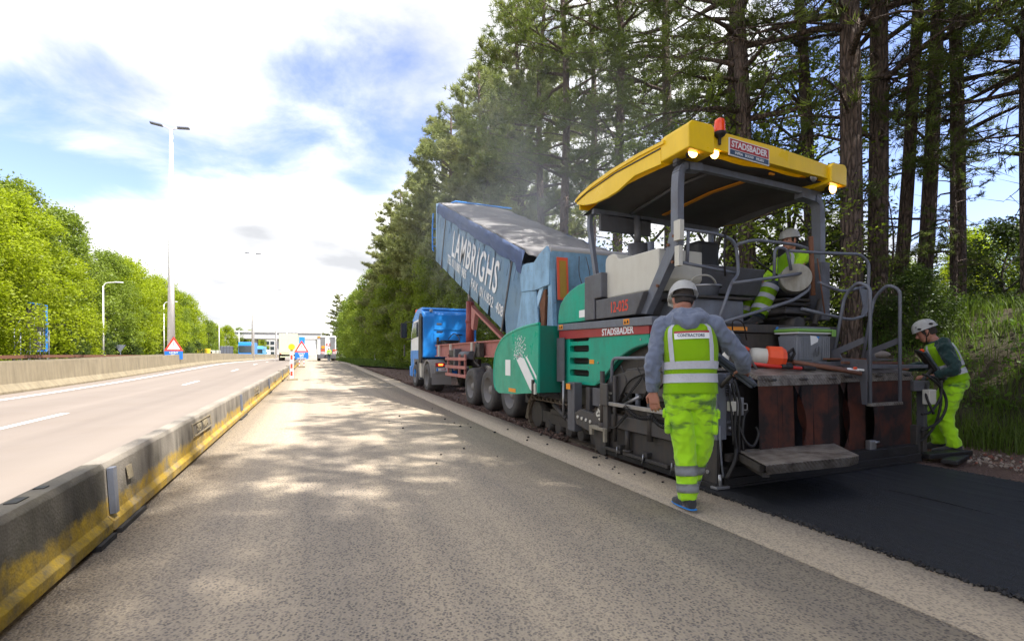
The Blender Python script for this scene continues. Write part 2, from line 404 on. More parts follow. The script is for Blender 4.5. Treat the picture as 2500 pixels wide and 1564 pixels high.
M['tarmac'] = freshtar()
def grassmat(name, a, b, d):
    t = NT(name); n = t.noise(.9, 6, .65); f = t.noise(30, 5, .7)
    c = t.mix(t.ramp(n, [(.35, 0), (.65, 1)]), a, b); c = t.mix(t.math('MULTIPLY', f, .6), c, d); t.set(c, .95); t.bump(f, .8, .05); return t.m
M['turf'] = grassmat('turf_ground', (.045, .075, .018), (.075, .10, .028), (.06, .05, .025))
M['banksoil'] = grassmat('bank_soil', (.050, .036, .022), (.034, .040, .014), (.06, .034, .02))
M['mark'] = paint('road_marking_white', (.80, .80, .78), .7, .2, (.4, .38, .34), scale=5)

def bank(x, y):
    f = 1-sstep(11, 30, y)*.82
    e = 8.1+.25*math.sin(y*.8)
    return g(y)+f*(2.15*sstep(e, e+4.0, x)+.5*sstep(12, 24, x)+.10*h2(x*1.3, y*1.1)*sstep(e, e+1, x))
sheet('ground', lambda y: [-900, -300, -120, -60, -24, -23, 24, 60, 120, 300, 900], YS+[1500, 2500], lambda x, y: g(y)-.20, M['turf'])
def edge(y):
    L = [(-30, 3.34), (6, 3.36), (15, 3.62), (25, 3.92), (47, 3.82), (84, 3.62), (900, 3.6)]
    for (a, p), (b, q) in zip(L, L[1:]):
        if y <= b: return p+(q-p)*max(0, (y-a)/(b-a))
    return 3.6
sheet('opposite_road', lambda y: [-21.8, -16, -10.6], YS, lambda x, y: g(y)-.01, M['road'])
sheet('road', lambda y: [-9.6, -7, -4, -1.42], YS, lambda x, y: g(y), M['road'])
sheet('work_lane', lambda y: [-1.416, 0, 1.4, edge(y)-.62], YS, lambda x, y: g(y), M['agg'], .1)
M['gutter'] = aggregate(.26, 'smooth_gutter_concrete')
sheet('gutter_strip', lambda y: [edge(y)-.616, edge(y)-.3, edge(y)], YS, lambda x, y: g(y)+.003, M['gutter'], .16)
ys2 = [3.2+.25*i for i in range(40)]+[13.5+.6*i for i in range(42)]+[39, 42, 46]
sheet('milled_base', lambda y: [edge(y)+.0, edge(y)+.3, 4.4, 5.2, 6, 6.8, 7.6, max(edge(y)+.1, 8.6-(max(0, y-32))*.2)] if y < 38 else [edge(y)+k*max(.02, (46-y)*.35)/7 for k in range(8)],
      ys2, lambda x, y: g(y)-.085+.03*h2(x*5, y*6), M['soil'])
sheet('soil_strip', lambda y: [6.42, 6.8, 7.2, 7.6, 8.2, 8.8], [-6+.35*i for i in range(29)], lambda x, y: -.035+.02*h2(x*5, y*6)+.05*sstep(6.9, 7.5, x)*(1+h2(x*3, y*4)), M['soil'])
b = MB(); b.box((3.343, -9, -.09), (6.45, 3.62, .004)); o = b.build('fresh_asphalt', M['tarmac']); o['kind'] = 'structure'
# raised seams left by the screed joints in the fresh mat
b = MB()
for (x, y0, y1) in ((4.95, 2.0, 2.9), (4.93, .6, 1.55), (5.6, 1.9, 2.2)):
    b.prism([(y0, .0045), ((y0+y1)/2, .016), (y1, .0045)], 'x', x-.012, x+.012)
o = b.build('mat_seam', M['tarmac']); o['kind'] = 'structure'
bx = [7.9+.35*i for i in range(18)]+[15, 17, 20, 25, 32, 45, 70]
sheet('bank', lambda y: bx, [-14+.5*i for i in range(80)]+[27, 29, 32, 36, 42, 50, 65, 90, 130], lambda x, y: bank(x, y)-.03+(.06 if x > 8.3 else -.05), M['banksoil'])
sheet('verge', lambda y: [edge(y)+max(0, (46-y))*.35+.02 if y < 46 else edge(y)+.02, 9 if y < 46 else 7, 12, 20, 60], [34, 36, 38, 40, 43, 46, 50, 60, 80, 120, 200, 500], lambda x, y: g(y)+.03+(.1 if x > 8 else 0), M['turf'])
# lane markings
def mark(name, x0, x1, y0, y1, n=1):
    o = sheet(name, lambda y: [x0, x1], [y0+(y1-y0)*i/n for i in range(n+1)] if n > 1 else sorted({y0, y1}), lambda x, y: g(y)+.004, M['mark']); return o
mark('edge_marking', -8.10, -7.90, -10, 300, 60)
y = 10.4
k = 0
while y < 150:
    mark('lane_marking', -4.97, -4.83, y, y+2.95, 3); y += 13.3
mark('edge_marking', -11.5, -11.3, -10, 300, 60)
# dark drops of asphalt on the concrete near the paver
b = MB()
for i in range(46):
    x = random.uniform(1.2, 3.3); y = random.uniform(5, 13)
    if i > 20: x = random.uniform(3.0, 3.7); y = random.uniform(3.8, 7)
    r = random.uniform(.008, .02); b.ball((x, y, (.006 if x < edge(y) else -.05)+r*.4), r, 6, (1.2, .9, .7))
o = b.build('asphalt_crumbs', M['black']); o['kind'] = 'stuff'; o['label'] = 'small black asphalt crumbs scattered along the lane edge'
# rubble along the right edge of the fresh mat and clods along the left edge of the milled strip
def rubble(name, n, fx, m, r0, r1, label):
    V = []; F = []
    ico = [(0, 0, 1), (.9, 0, .3), (.28, .85, .35), (-.72, .53, .3), (-.72, -.53, .3), (.28, -.85, .35), (0, 0, -.6)]
    fc = [(0, 1, 2), (0, 2, 3), (0, 3, 4), (0, 4, 5), (0, 5, 1), (6, 2, 1), (6, 3, 2), (6, 4, 3), (6, 5, 4), (6, 1, 5)]
    for i in range(n):
        x, y, z = fx(); r = random.uniform(r0, r1)*random.choice((.6, .8, 1, 1.4)); q = Euler((random.uniform(0, 6), random.uniform(0, 6), random.uniform(0, 6))).to_matrix()
        k = len(V); s = (random.uniform(.6, 1.2), random.uniform(.6, 1.2), random.uniform(.5, .9))
        for v in ico: V.append(Vector((x, y, z))+q @ Vector((v[0]*s[0]*r*random.uniform(.8, 1.2), v[1]*s[1]*r, v[2]*s[2]*r)))
        F += [tuple(a+k for a in f) for f in fc]
    me = bpy.data.meshes.new(name); me.from_pydata([tuple(v) for v in V], [], F); o = mkobj(name, me, m); o['kind'] = 'stuff'; o['label'] = label; return o
def fr():
    y = random.uniform(-3, 4.6); x = 7.0+abs(random.gauss(.15, .45)); return (x, y, bank(x, y)+.02 if x > 8 else .02)
rubble('pale_rubble', 1500, fr, M['stone'], .010, .030, 'pale broken stones in the soil beside the fresh asphalt')
rubble('brick_rubble', 330, fr, M['brick'], .010, .028, 'red brick fragments in the soil beside the fresh asphalt')
def fe():
    if random.random() < .55: return (3.345+random.gauss(0, .018), random.uniform(.8, 3.5), .008)
    return (6.45+abs(random.gauss(0, .03)), random.uniform(.5, 3.6), -.004)
rubble('asphalt_edge_grit', 1500, fe, M['black'], .006, .016, 'black asphalt grit along the ragged edges of the fresh mat')
def fc():
    y = random.uniform(6.5, 22) if random.random() < .8 else random.uniform(22, 40); x = edge(y)+.06+abs(random.gauss(0, .14)); return (x, y, g(y)-.05+random.uniform(-.02, .05))
rubble('milled_clods', 1900, fc, M['soil'], .015, .045, 'brown clods heaped along the cut concrete edge')
def fd():
    y = random.uniform(14, 42); x = random.uniform(edge(y)+.1, 7.8); return (x, y, g(y)-.07)
rubble('milled_stones', 1500, fd, M['soil'], .01, .04, 'loose brown stones on the milled strip')

# ---------------------------------------------------------------- temporary barrier segments
def make_barrier(y0, y1, n):
    prof = [(0, .035), (.0, .10), (-.035, .14), (-.055, .47), (-.075, .505), (-.185, .505), (-.205, .47), (-.225, .14), (-.26, .10), (-.26, .035)]
    t = thing('concrete_barrier', 'x', 'barrier', (-1.26, y0, 0), 'temporary concrete barriers along the work lane')
    b = MB(); b.prism([(-1.26+p[0], p[1]) for p in prof], 'y', y0+.012, y1-.012, .004); o = b.build('body', M['barriergrimy'] if n == 0 else M['barrier'], t)
    for xa, xb, ya, yb in ((-1.305, -1.235, y0+.06, y0+.62), (-1.305, -1.235, y1-.30, y1-.03), (-1.52, -1.4, y0+.1, y0+.6), (-1.52, -1.4, y1-.5, y1-.06)): MB().box((xa, ya, 0), (xb, yb, .034)).build('foot_pad', M['rubber'], t)
    b = MB(); b.box((-1.300, y0+.014, .15), (-1.262, y0+.08, .470), .002, rot=(0, -.06, 0)); b.build('end_plate', M['lgrey'], t)
    return t
ends = [-2.6, 4.15, 10.9, 17.75, 24.7, 31.6, 38.4, 45.2, 52]
names = ['nearest grey barrier segment with black grime and a worn yellow foot', 'second barrier segment with a recessed embossed plate and yellow foot stripe', 'third barrier segment with faint plate, mostly bare of yellow', 'fourth barrier segment, ending just before the striped beacon post',
         'fifth barrier segment, behind the striped beacon post', 'sixth barrier segment from the camera, pale in the distance', 'seventh barrier segment from the camera, short of the warning sign', 'eighth and farthest barrier segment, beside the warning sign']
for i, (a, c) in enumerate(zip(ends, ends[1:])):
    t = make_barrier(a, c, i); t['label'] = names[i]; t.location.z = g((a+c)/2); t.location.x = -1.26+[0, 0, 0, 0, .04, .08, .13, .2][i]
    if i in (1, 2, 3):   # recessed name plate: raised frame with embossed characters
        ya = a+2.6; fm = frame((-1.2935, ya+.55, .355), (0, 1, 0), (-.055, 0, .33))
        b = MB(); 
        for (u0, v0, u1, v1) in ((-.55, -.075, .55, -.065), (-.55, .065, .55, .075), (-.55, -.065, -.54, .065), (.54, -.065, .55, .065)): b.box((u0, v0, -.006), (u1, v1, .006))
        me = bpy.data.meshes.new('plate_frame'); bmesh.ops.transform(b.b, matrix=fm, verts=b.b.verts); b.b.to_mesh(me); o = mkobj('plate_frame', me, M['median'], t)
        text('embossed_lettering', 'SEP  1604', .12, M['median'], t, fm, .003, .004, spacing=1.3)
    if i == 1:
        fm = frame((-1.2915, a+.42, .36), (0, 1, 0), (-.055, 0, .33)); b = MB(); b.box((-.05, -.05, -.003), (.05, .05, .005)); me = bpy.data.meshes.new('label_plate'); bmesh.ops.transform(b.b, matrix=fm, verts=b.b.verts); b.b.to_mesh(me); mkobj('label_plate', me, M['median'], t)
    if i == 0:
        b = MB(); b.box((-1.42, 3.2, .503), (-1.37, 3.32, .510)); b.box((-1.43, 3.5, .503), (-1.38, 3.56, .510)); b.build('lifting_slot', M['black'], t)
# ---------------------------------------------------------------- median walls and guard rail
def wall(x, s, label):
    prof = [(0, 0), (0, .07), (.16*s, .30), (.22*s, 1.02), (.42*s, 1.02), (.48*s, .30), (.64*s, .07), (.64*s, 0)]
    b = bmesh.new(); rows = []
    ys = [-30, -10, 0, 10, 18]+[18+6*i for i in range(1, 13)]+[110, 160, 260, 420]
    for y in ys: rows.append([b.verts.new((x-p[0], y, g(y)+p[1])) for p in prof])
    for i in range(len(rows)-1):
        for j in range(len(prof)-1): b.faces.new((rows[i][j], rows[i+1][j], rows[i+1][j+1], rows[i][j+1]))
    b.faces.new(rows[0]); b.faces.new(rows[-1][::-1]); bmesh.ops.recalc_face_normals(b, faces=b.faces)
    me = bpy.data.meshes.new('median_wall'); b.to_mesh(me); b.free()
    o = mkobj('median_wall', me, M['median'], None, (x, 0, 0)); tag(o, label, 'wall'); return o
wall(-8.98, 1, 'long tan concrete wall on the near side of the median')
wall(-10.15, 1, 'long concrete wall on the far side of the median')
b = MB(); b.box((-9.98, -20, -.1), (-9.6, 400, .02)); o = b.build('median_strip', M['soil']); o['kind'] = 'structure'
t = thing('guard_rail', 'weathered steel guard rail below the trees on the far side of the motorway', 'guard rail', (-22.4, 40, 0))
b = MB(); 
for i in range(26):
    ya = 8+6*i; b.bar((-22.4, ya, g(ya)+.72), (-22.4, ya+6, g(ya+6)+.72), .05, .28)
b.build('rail', M['rust'], t)
for i in range(40):
    ya = 8+4*i; b = MB(); b.box((-22.5, ya-.05, -.2+g(ya)), (-22.43, ya+.05, .75+g(ya))); b.build('post', M['dark'], t)
# ---------------------------------------------------------------- vegetation
def leafmat(name, c1, c2, trans=.35, scale=.8, gloss=.5, rnd=.25):
    t = NT(name); n = t.noise(scale, 3, .6); a = t.n('ShaderNodeAttribute'); a.attribute_name = 'var'
    oi = t.n('ShaderNodeObjectInfo')
    c = t.mix(t.ramp(n, [(.35, 0), (.65, 1)]), c1, c2)
    c = t.mix(t.math('MULTIPLY', a.outputs['Fac'], .75), c, sc(c2, 1.7)); c = t.mix(t.math('MULTIPLY', oi.outputs['Random'], rnd), c, (c1[0]*1.7, c1[1]*1.15, c1[2]*.8))
    t.set(c, gloss, 0, .3)
    tr = t.n('ShaderNodeBsdfTranslucent'); t.l(t.mix(.5, c, (c2[0]*1.6, c2[1]*1.7, c2[2]*.6)), tr.inputs[0]); ms = t.n('ShaderNodeMixShader'); ms.inputs[0].default_value = trans
    t.l(t.p.outputs[0], ms.inputs[1]); t.l(tr.outputs[0], ms.inputs[2]); t.l(ms.outputs[0], t.o.inputs[0]); return t.m
M['needle'] = leafmat('pine_needles', (.055, .080, .022), (.115, .145, .036), .4)
M['needlepale'] = leafmat('pale_pine_needles', (.15, .18, .075), (.24, .265, .12), .35)
M['needlebrown'] = leafmat('brown_dry_needles', (.10, .045, .018), (.16, .08, .03), .3)
M['leaf'] = leafmat('spring_leaves', (.165, .225, .010), (.27, .325, .018), .55, .35)
M['leafb'] = leafmat('green_leaves', (.11, .165, .020), (.19, .245, .035), .45, .5)
M['blade'] = leafmat('grass_blades', (.048, .088, .012), (.090, .135, .026), .45, 2)
M['leafdark'] = leafmat('shade_leaves', (.028, .050, .012), (.055, .085, .018), .35, 1.5)
M['weed'] = leafmat('weed_leaves', (.05, .10, .016), (.09, .16, .025), .4, 2)
def barkmat(name, c1, c2, c3):
    t = NT(name); v = t.vor(5, t.vec((3.2, 3.2, .75)), feature='DISTANCE_TO_EDGE'); n = t.noise(9, 7, .7, t.vec((2, 2, .5))); b = t.noise(.7, 4)
    c = t.mix(t.ramp(v, [(.02, 0), (.22, 1)]), c1, c2); c = t.mix(t.ramp(n, [(.40, 0), (.68, 1)]), c, c3); c = t.mix(t.math('MULTIPLY', b, .4), c, sc(c2, .8))
    t.set(c, .9); t.bump(t.math('ADD', t.math('MULTIPLY', t.ramp(v, [(0, 0), (.25, 1)]), 1.0), t.math('MULTIPLY', n, .5)), 1.0, .05); return t.m
M['bark'] = barkmat('pine_bark', (.035, .024, .020), (.135, .090, .070), (.20, .145, .115))
M['barkg'] = barkmat('grey_bark', (.05, .045, .035), (.13, .115, .09), (.18, .16, .13))
def tufts(name, P, D, Sz, kind, m, parent, n=10, w=.012):
    """P (k,3) positions, D (k,3) directions, Sz (k,) sizes; needle stars or leaf clusters as one mesh"""
    P = np.asarray(P, float); D = np.asarray(D, float); Sz = np.asarray(Sz, float); k = len(P)
    D /= np.linalg.norm(D, axis=1, keepdims=True)+1e-9
    if kind == 'needle':
        u = RNG.normal(size=(k, n, 3)); u /= np.linalg.norm(u, axis=2, keepdims=True)
        u = u*.85+D[:, None, :]*.75; u /= np.linalg.norm(u, axis=2, keepdims=True)
        r = RNG.normal(size=(k, n, 3)); s = np.cross(u, r); s /= np.linalg.norm(s, axis=2, keepdims=True)
        L = Sz[:, None, None]*RNG.uniform(.7, 1.1, (k, n, 1)); b = P[:, None, :]+RNG.normal(size=(k, n, 3))*Sz[:, None, None]*.13
        v = np.stack([b-s*w, b+s*w, b+u*L], 2).reshape(-1, 3); nf = k*n; vp = 3
    else:
        c = P[:, None, :]+RNG.normal(size=(k, n, 3))*Sz[:, None, None]*.5
        a = RNG.normal(size=(k, n, 3)); a[..., 2] *= .55; a /= np.linalg.norm(a, axis=2, keepdims=True)
        r = RNG.normal(size=(k, n, 3)); s = np.cross(a, r); s /= np.linalg.norm(s, axis=2, keepdims=True)
        L = w*RNG.uniform(.7, 1.3, (k, n, 1))
        v = np.stack([c-a*L, c+s*L*.62-a*L*.1, c+a*L, c-s*L*.62-a*L*.1], 2).reshape(-1, 3); nf = k*n; vp = 4
    me = bpy.data.meshes.new(name); me.vertices.add(len(v)); me.vertices.foreach_set('co', v.ravel())
    me.loops.add(nf*vp); me.loops.foreach_set('vertex_index', np.arange(nf*vp)); me.polygons.add(nf)
    me.polygons.foreach_set('loop_start', np.arange(0, nf*vp, vp)); me.update(calc_edges=True)
    at = me.attributes.new('var', 'FLOAT', 'POINT'); at.data.foreach_set('value', np.repeat(RNG.uniform(0, 1, k)**2, n*vp))
    return mkobj(name, me, m, parent)
def trunkpath(h, lean=(0, 0), wob=.15, n=9):
    ph = random.uniform(0, 6)
    return [Vector((lean[0]*(i/n)**1.2+wob*math.sin(ph+i*.9)*i/n, lean[1]*(i/n)+wob*math.cos(ph+i*.7)*i/n, h*i/n)) for i in range(n+1)]
def along(path, z):
    for a, b in zip(path, path[1:]):
        if a.z <= z <= b.z: return a.lerp(b, (z-a.z)/(b.z-a.z))
    return path[-1].copy()
def pine(h=19, r=.22, zlow=6, spread=3.2, nl=46, dense=1, lean=(0, 0), bias=(0, 0), needle=10, w=.014, dead=6, sz=.26, mat='needle', brown=False, zdead=2.5, top=1.0):
    """a pine: trunk with root flare, limbs with side branches, needle tufts towards the ends of the branches"""
    t = thing('pine_tree', 'x', 'tree')
    path = trunkpath(h, lean)
    b = MB(); rr = [r*(1.35 if i == 0 else 1)*(1-.82*(i/9)**1.3)+.015 for i in range(10)]
    P0 = [path[0]-Vector((0, 0, .5)), path[0], path[0]+Vector((0, 0, .45))]+path[1:]; R0 = [r*1.7, r*1.45, r*1.06]+rr[1:]
    b.tube(P0, R0, 11); b.build('trunk', M['bark'], t)
    P = []; D = []; Z = []; bb = MB()
    for i in range(nl):
        f = (i+random.random())/nl; z = zlow+(h-zlow-.2)*f**.9; a = random.uniform(0, 2*PI)
        L = spread*(1-.78*f**1.6)*random.uniform(.6, 1.15)*(.72+.28*min(1, f*4))
        d = Vector((math.cos(a), math.sin(a), 0)); L *= 1+.38*(d.x*bias[0]+d.y*bias[1])
        up = random.uniform(-.10, .35)+.5*f; o = along(path, z)
        pts = [o+d*L*s+Vector((0, 0, L*up*s-.12*L*s*s))+Vector((random.gauss(0, .05), random.gauss(0, .05), random.gauss(0, .04)))*L*s for s in (0, .25, .5, .75, 1)]
        bb.tube(pts, [.05*L/3+.018, .04*L/3+.012, .02, .012, .006], 5, caps=False)
        ns = int(9*L/3*dense)+2
        for j in range(ns):
            s = random.uniform(.18, 1.0)**.75; k = min(3, int(s*4)); q = pts[k].lerp(pts[k+1], s*4-k)
            sd = Vector((-d.y, d.x, 0))*random.choice((-1, 1))*random.uniform(.4, 1)+d*random.uniform(.3, .9)+Vector((0, 0, random.uniform(-.1, .5))); sd.normalize()
            sl = L*random.uniform(.12, .34)*(1.25-s*.5); e = q+sd*sl
            bb.tube([q, q.lerp(e, .5)+Vector((0, 0, -.03*sl)), e], [.010, .007, .003], 3, caps=False)
            m = max(2, int(sl/.14*dense))
            for u in range(m):
                x = (u+1)/m; P.append(q.lerp(e, .25+.75*x)+Vector((random.gauss(0, .07), random.gauss(0, .07), random.gauss(0, .06)))); D.append(sd+Vector((0, 0, .5))); Z.append(sz*random.uniform(.7, 1.15))
        P.append(pts[-1]); D.append(d+Vector((0, 0, .5))); Z.append(sz)
    for i in range(dead):
        z = random.uniform(zdead, zlow+3); a = random.uniform(0, 2*PI); L = random.uniform(.8, 2.6); d = Vector((math.cos(a), math.sin(a), random.uniform(-.25, .25))); o = along(path, z)
        pts = [o, o+d*L*.4+Vector((0, 0, .08)), o+d*L*.75+Vector((random.gauss(0, .1), 0, -.05)), o+d*L+Vector((0, 0, -.25*L))]
        bb.tube(pts, [.03, .02, .012, .004], 4, caps=False)
        for j in range(5):
            q = pts[1].lerp(pts[3], random.random()); e = q+Vector((random.gauss(0, .35), random.gauss(0, .35), random.gauss(-.05, .2))); bb.tube([q, e], [.008, .002], 3, caps=False)
            if brown:
                for u in range(3): P.append(q.lerp(e, random.random())); D.append(e-q); Z.append(sz*.8)
    bb.build('branches', M['bark'], t)
    tufts('crown', P, D, Z, 'needle', M[mat], t, needle, w)
    return t
def broadleaf(h=14, r=.2, spread=4.5, zlow=1.5, n=900, per=14, leaf=.10, mat='leaf', lobes=26, clump=.5, bark='barkg', shape=1.0):
    t = thing('broadleaf_tree', 'x', 'tree'); path = trunkpath(h*.9, wob=.25)
    b = MB(); b.tube([path[0]-Vector((0, 0, .4))]+path, [r*1.5]+[r*(1-.85*i/9)+.01 for i in range(10)], 8); b.build('trunk', M[bark], t)
    bb = MB(); P = []; D = []; Z = []
    for i in range(lobes):
        f = (i+.5)/lobes; z = zlow+(h-zlow)*f; a = i*2.4+random.uniform(-.5, .5)
        wd = spread*math.sin(PI*min(1, (.16+.84*f))**shape)**.6*random.uniform(.55, 1.0) if f < .97 else .2
        c = Vector((math.cos(a)*wd*.8, math.sin(a)*wd*.8, z)); o = along(path, max(.5, z-wd*.6))
        bb.tube([o, o.lerp(c, .5)+Vector((0, 0, .2)), c], [.07*(1-f)+.02, .035, .012], 5, caps=False)
        rad = spread*random.uniform(.30, .48)*(1-.35*f); m = int(n/lobes)
        for j in range(m):
            v = Vector((random.gauss(0, 1), random.gauss(0, 1), random.gauss(0, .8))).normalized()*rad*random.uniform(.5, 1.05)**.6
            v.z = v.z*.75; P.append(c+v); D.append(v); Z.append(clump*random.uniform(.7, 1.3))
            if j % 9 == 0: bb.tube([c, c+v*.9], [.012, .004], 3, caps=False)
    bb.build('branches', M[bark], t); tufts('crown', P, D, Z, 'leaf', M[mat], t, per, leaf); return t
def place(proto, used, x, y, z, label, group, rz=None, s=1):
    rz = random.uniform(0, 6.28) if rz is None else rz
    if proto.name not in used: used.add(proto.name); o = proto
    else: o = dup(proto)
    o.location = (x, y, z); o.rotation_euler = (0, 0, rz); o.scale = (s, s, s) if not hasattr(s, '__len__') else s
    o['label'] = label; o['group'] = group; return o
USED = set()
# prototypes
pA = pine(19.5, .24, 2.4, 4.6, 92, 1.55, bias=(-.3, 0), needle=12, w=.024, dead=8, sz=.34, mat='needlepale')
pB = pine(19, .22, 2.8, 4.5, 88, 1.5, needle=12, w=.024, dead=6, sz=.34, mat='needlepale')
pC = pine(18.5, .19, 6.5, 3.7, 46, 1.1, needle=12, w=.014, dead=14, sz=.29)
pD = pine(19.5, .152, 5.0, 3.6, 60, 1.05, needle=13, w=.009, dead=12, sz=.21, zdead=3)
pE = pine(19, .155, 3.6, 3.4, 68, 1.1, needle=13, w=.010, dead=12, sz=.23, lean=(.8, .3), zdead=2)
pF = pine(16, .13, 3.2, 2.2, 36, 1.0, needle=12, w=.010, dead=12, sz=.19, lean=(.9, -.5), brown=True, zdead=1.2)
pS = pine(9, .08, 1.2, 1.8, 34, 1.3, needle=12, w=.011, dead=3, sz=.19, zdead=.6)
bL = broadleaf(15, .22, 5.2, .8, 2100, 15, .13, 'leaf', 34, .55)
bM = broadleaf(15.5, .2, 4.6, .8, 2000, 15, .12, 'leafb', 32, .5)
bR = broadleaf(12, .16, 3.8, .5, 1700, 14, .10, 'leafb', 30, .45)
bH = broadleaf(4.6, .07, 2.4, .2, 800, 14, .07, 'leafdark', 18, .35)
bN = broadleaf(7.5, .07, 2.3, 1.2, 330, 11, .055, 'leafb', 26, .32)
# near right-hand trunks (positions from the photograph)
near = [(pD, 10.1, 9.45, 1, 'tall pine behind the canopy, left of the paired trunks', .95), (pE, 9.3, 8.1, 2, 'thick pine seen through the operator rails, behind the beacon', 1.12),
        (pD, 10.0, 6.35, 3, 'thick straight pine trunk just right of the yellow canopy', 1.22), (pE, 11.0, 6.45, 0, 'second thick pine right of the canopy, with low dark boughs', 1.12),
        (pF, 12.3, 6.3, 5.2, 'thin leaning pine with brown dry boughs halfway up', 1.0), (pF, 12.0, 6.6, 5.6, 'slim leaning pine crossing beside the one with brown boughs', .92),
        (pE, 12.9, 5.95, .2, 'leaning pine with a sunlit split base on top of the bank', .86), (pD, 12.6, 4.7, 1.4, 'dark pine near the right picture edge, left of a close pair', .85),
        (pE, 13.6, 4.9, 5.9, 'leaning pine at the right picture edge, right of a close pair', .9),
        (pF, 10.5, 7.4, 2.2, 'slender pine between the canopy edge and the thick trunk', 1.0)]
for p, x, y, rz, lab, s in near: place(p, USED, x, y, bank(x, y)-.15, lab, 'pines on the bank beside the paver', rz, s)
mid = [(pC, 10.6, 12.4), (pC, 10.2, 14.6), (pC, 9.4, 17.2), (pC, 11.6, 18.6), (pC, 9.9, 20.3), (pA, 10.4, 24.0), (pB, 9.6, 28.0), (pA, 11.5, 31.0), (pB, 9.4, 34.5), (pA, 10.2, 39.5),
       (pB, 9.3, 45), (pA, 10.8, 50), (pB, 9.6, 56), (pA, 9.5, 63), (pB, 11, 70), (pB, 14, 35), (pB, 14.5, 44)]
lab = ['pine behind the canopy post, {} back along the tree line', 'pine in the dense row behind the raised tipper body, {} back along the tree line', 'pale green pine in the far row beyond the tipper, {} back along the tree line']
ordn = ['first', 'second', 'third', 'fourth', 'fifth', 'sixth', 'seventh', 'eighth', 'ninth', 'tenth', 'eleventh', 'twelfth', 'thirteenth', 'fourteenth', 'fifteenth', 'sixteenth', 'seventeenth', 'eighteenth', 'nineteenth', 'twentieth', 'twenty-first', 'twenty-second', 'twenty-third', 'twenty-fourth']
ms = sorted(mid, key=lambda q: q[2])
for i, (p, x, y) in enumerate(ms):
    place(p, USED, x, y, bank(x, y)-.15, lab[0 if y < 15 else 1 if y < 36 else 2].format(ordn[i]), 'pines along the right side of the motorway', None, random.uniform(.95, 1.06))
# trees beside and behind the camera, out of frame, which throw the shade on the work lane
for i, (x, y) in enumerate([(7.5, -2.6), (7.2, -5.4), (9.2, .6), (8.6, -2.6), (11.5, -1), (8.3, -5.2), (10.8, -4.5), (8.2, -8.0), (10.8, -8), (8.0, -11), (10.8, -11.5), (8.6, -14.2), (7.6, -17), (11, -15.5), (13.6, -4), (13.5, -9), (8.4, -20)]):
    place([pC, pB, pC][i % 3], USED, x, y, bank(x, y)-.1, 'pine beside the road to the right of and behind the camera', 'pines on the bank out of frame to the right', None, random.uniform(.98, 1.1))
# deciduous trees on the far right side
for i, (x, y, s) in enumerate([(8.8, 74, .85), (9.2, 84, .95), (8.2, 92, .8), (9.5, 101, 1.0), (8.8, 112, .9), (10, 126, 1.05), (9.5, 142, 1.0), (10.5, 162, 1.1), (7.8, 30.5, .55), (7.9, 39, .62), (8.0, 47, .66), (7.9, 57, .72), (8.6, 66, .8), (8.6, 22.5, .5), (8.6, 26.5, .52)]):
    place(bR if i % 2 else bM, USED, x, y, g(y)+.05, ('light green roadside tree beyond the pines, ' if y > 70 else 'low light green tree at the foot of the pines, ')+ordn[i]+' of its row', 'light green trees along the right verge', None, s)
place(pA, USED, 7.8, 150, .5, 'distant pine standing alone at the end of the right tree line', 'pines along the right side of the motorway', None, .95)
# left tree line
for i, (x, y, s, p) in enumerate([(-27, 40, 1.15, bL), (-29, 48, 1.25, bL), (-26.5, 55, 1.0, bL), (-27, 62, 1.08, bL), (-30, 69, 1.25, bM), (-26.5, 71, .82, bL), (-29, 78, 1.22, bM), (-27, 86, 1.0, bM), (-27.5, 94, 1.05, bL), (-29.5, 101, 1.12, bL), (-27, 108, .96, bL),
                                  (-28.5, 116, 1.08, bL), (-27.5, 125, .95, bM), (-28, 136, 1.0, bL), (-30, 150, .8, bL), (-28, 166, .72, bM), (-30, 185, .75, bL), (-29, 207, .78, bL), (-28, 232, .8, bM), (-27, 262, .85, bL), (-26, 300, .9, bL), (-24, 345, .95, bM)]):
    place(p, USED, x, y, 0.1, ('bright spring-green tree across the motorway, ' if p is bL else 'greyer green tree across the motorway, ')+ordn[i]+' from the left picture edge', 'trees on the far side of the motorway', None, s)
for i, (x, y, s) in enumerate([(-24.5, 44, .62), (-25.5, 50, .6), (-24.6, 68, .66), (-25, 77, .7), (-24.5, 86, .66), (-24.8, 96, .72), (-24.5, 107, .7), (-24.6, 119, .72), (-24.8, 132, .75)]):
    place(bH, USED, x, y, 0, 'leafy bush behind the guard rail, '+ordn[i]+' from the left', 'bushes behind the far guard rail', None, s*1.25)
place(pA, USED, -33, 74, .1, 'dark pine crown rising behind the green trees on the left', 'pines across the motorway', None, 1.0)
# sunlit trees seen between the trunks beyond the wood
for i, (x, y, s, p) in enumerate([(38, 14, .45, bL), (43, 19, .52, bL), (35, 20, .36, bM), (36, 9, .42, bL), (44, 7, .55, bL), (33, 4.5, .42, bL), (40, 1, .6, bL), (47, 26, .5, bM), (30, 27, .38, bM), (42, 36, .55, bL), (32, 14.5, .3, bL)]):
    place(p, USED, x, y, 2.0, 'sunlit green tree in the clearing behind the pines, '+ordn[i]+' of the group', 'sunlit trees beyond the wood', None, s)
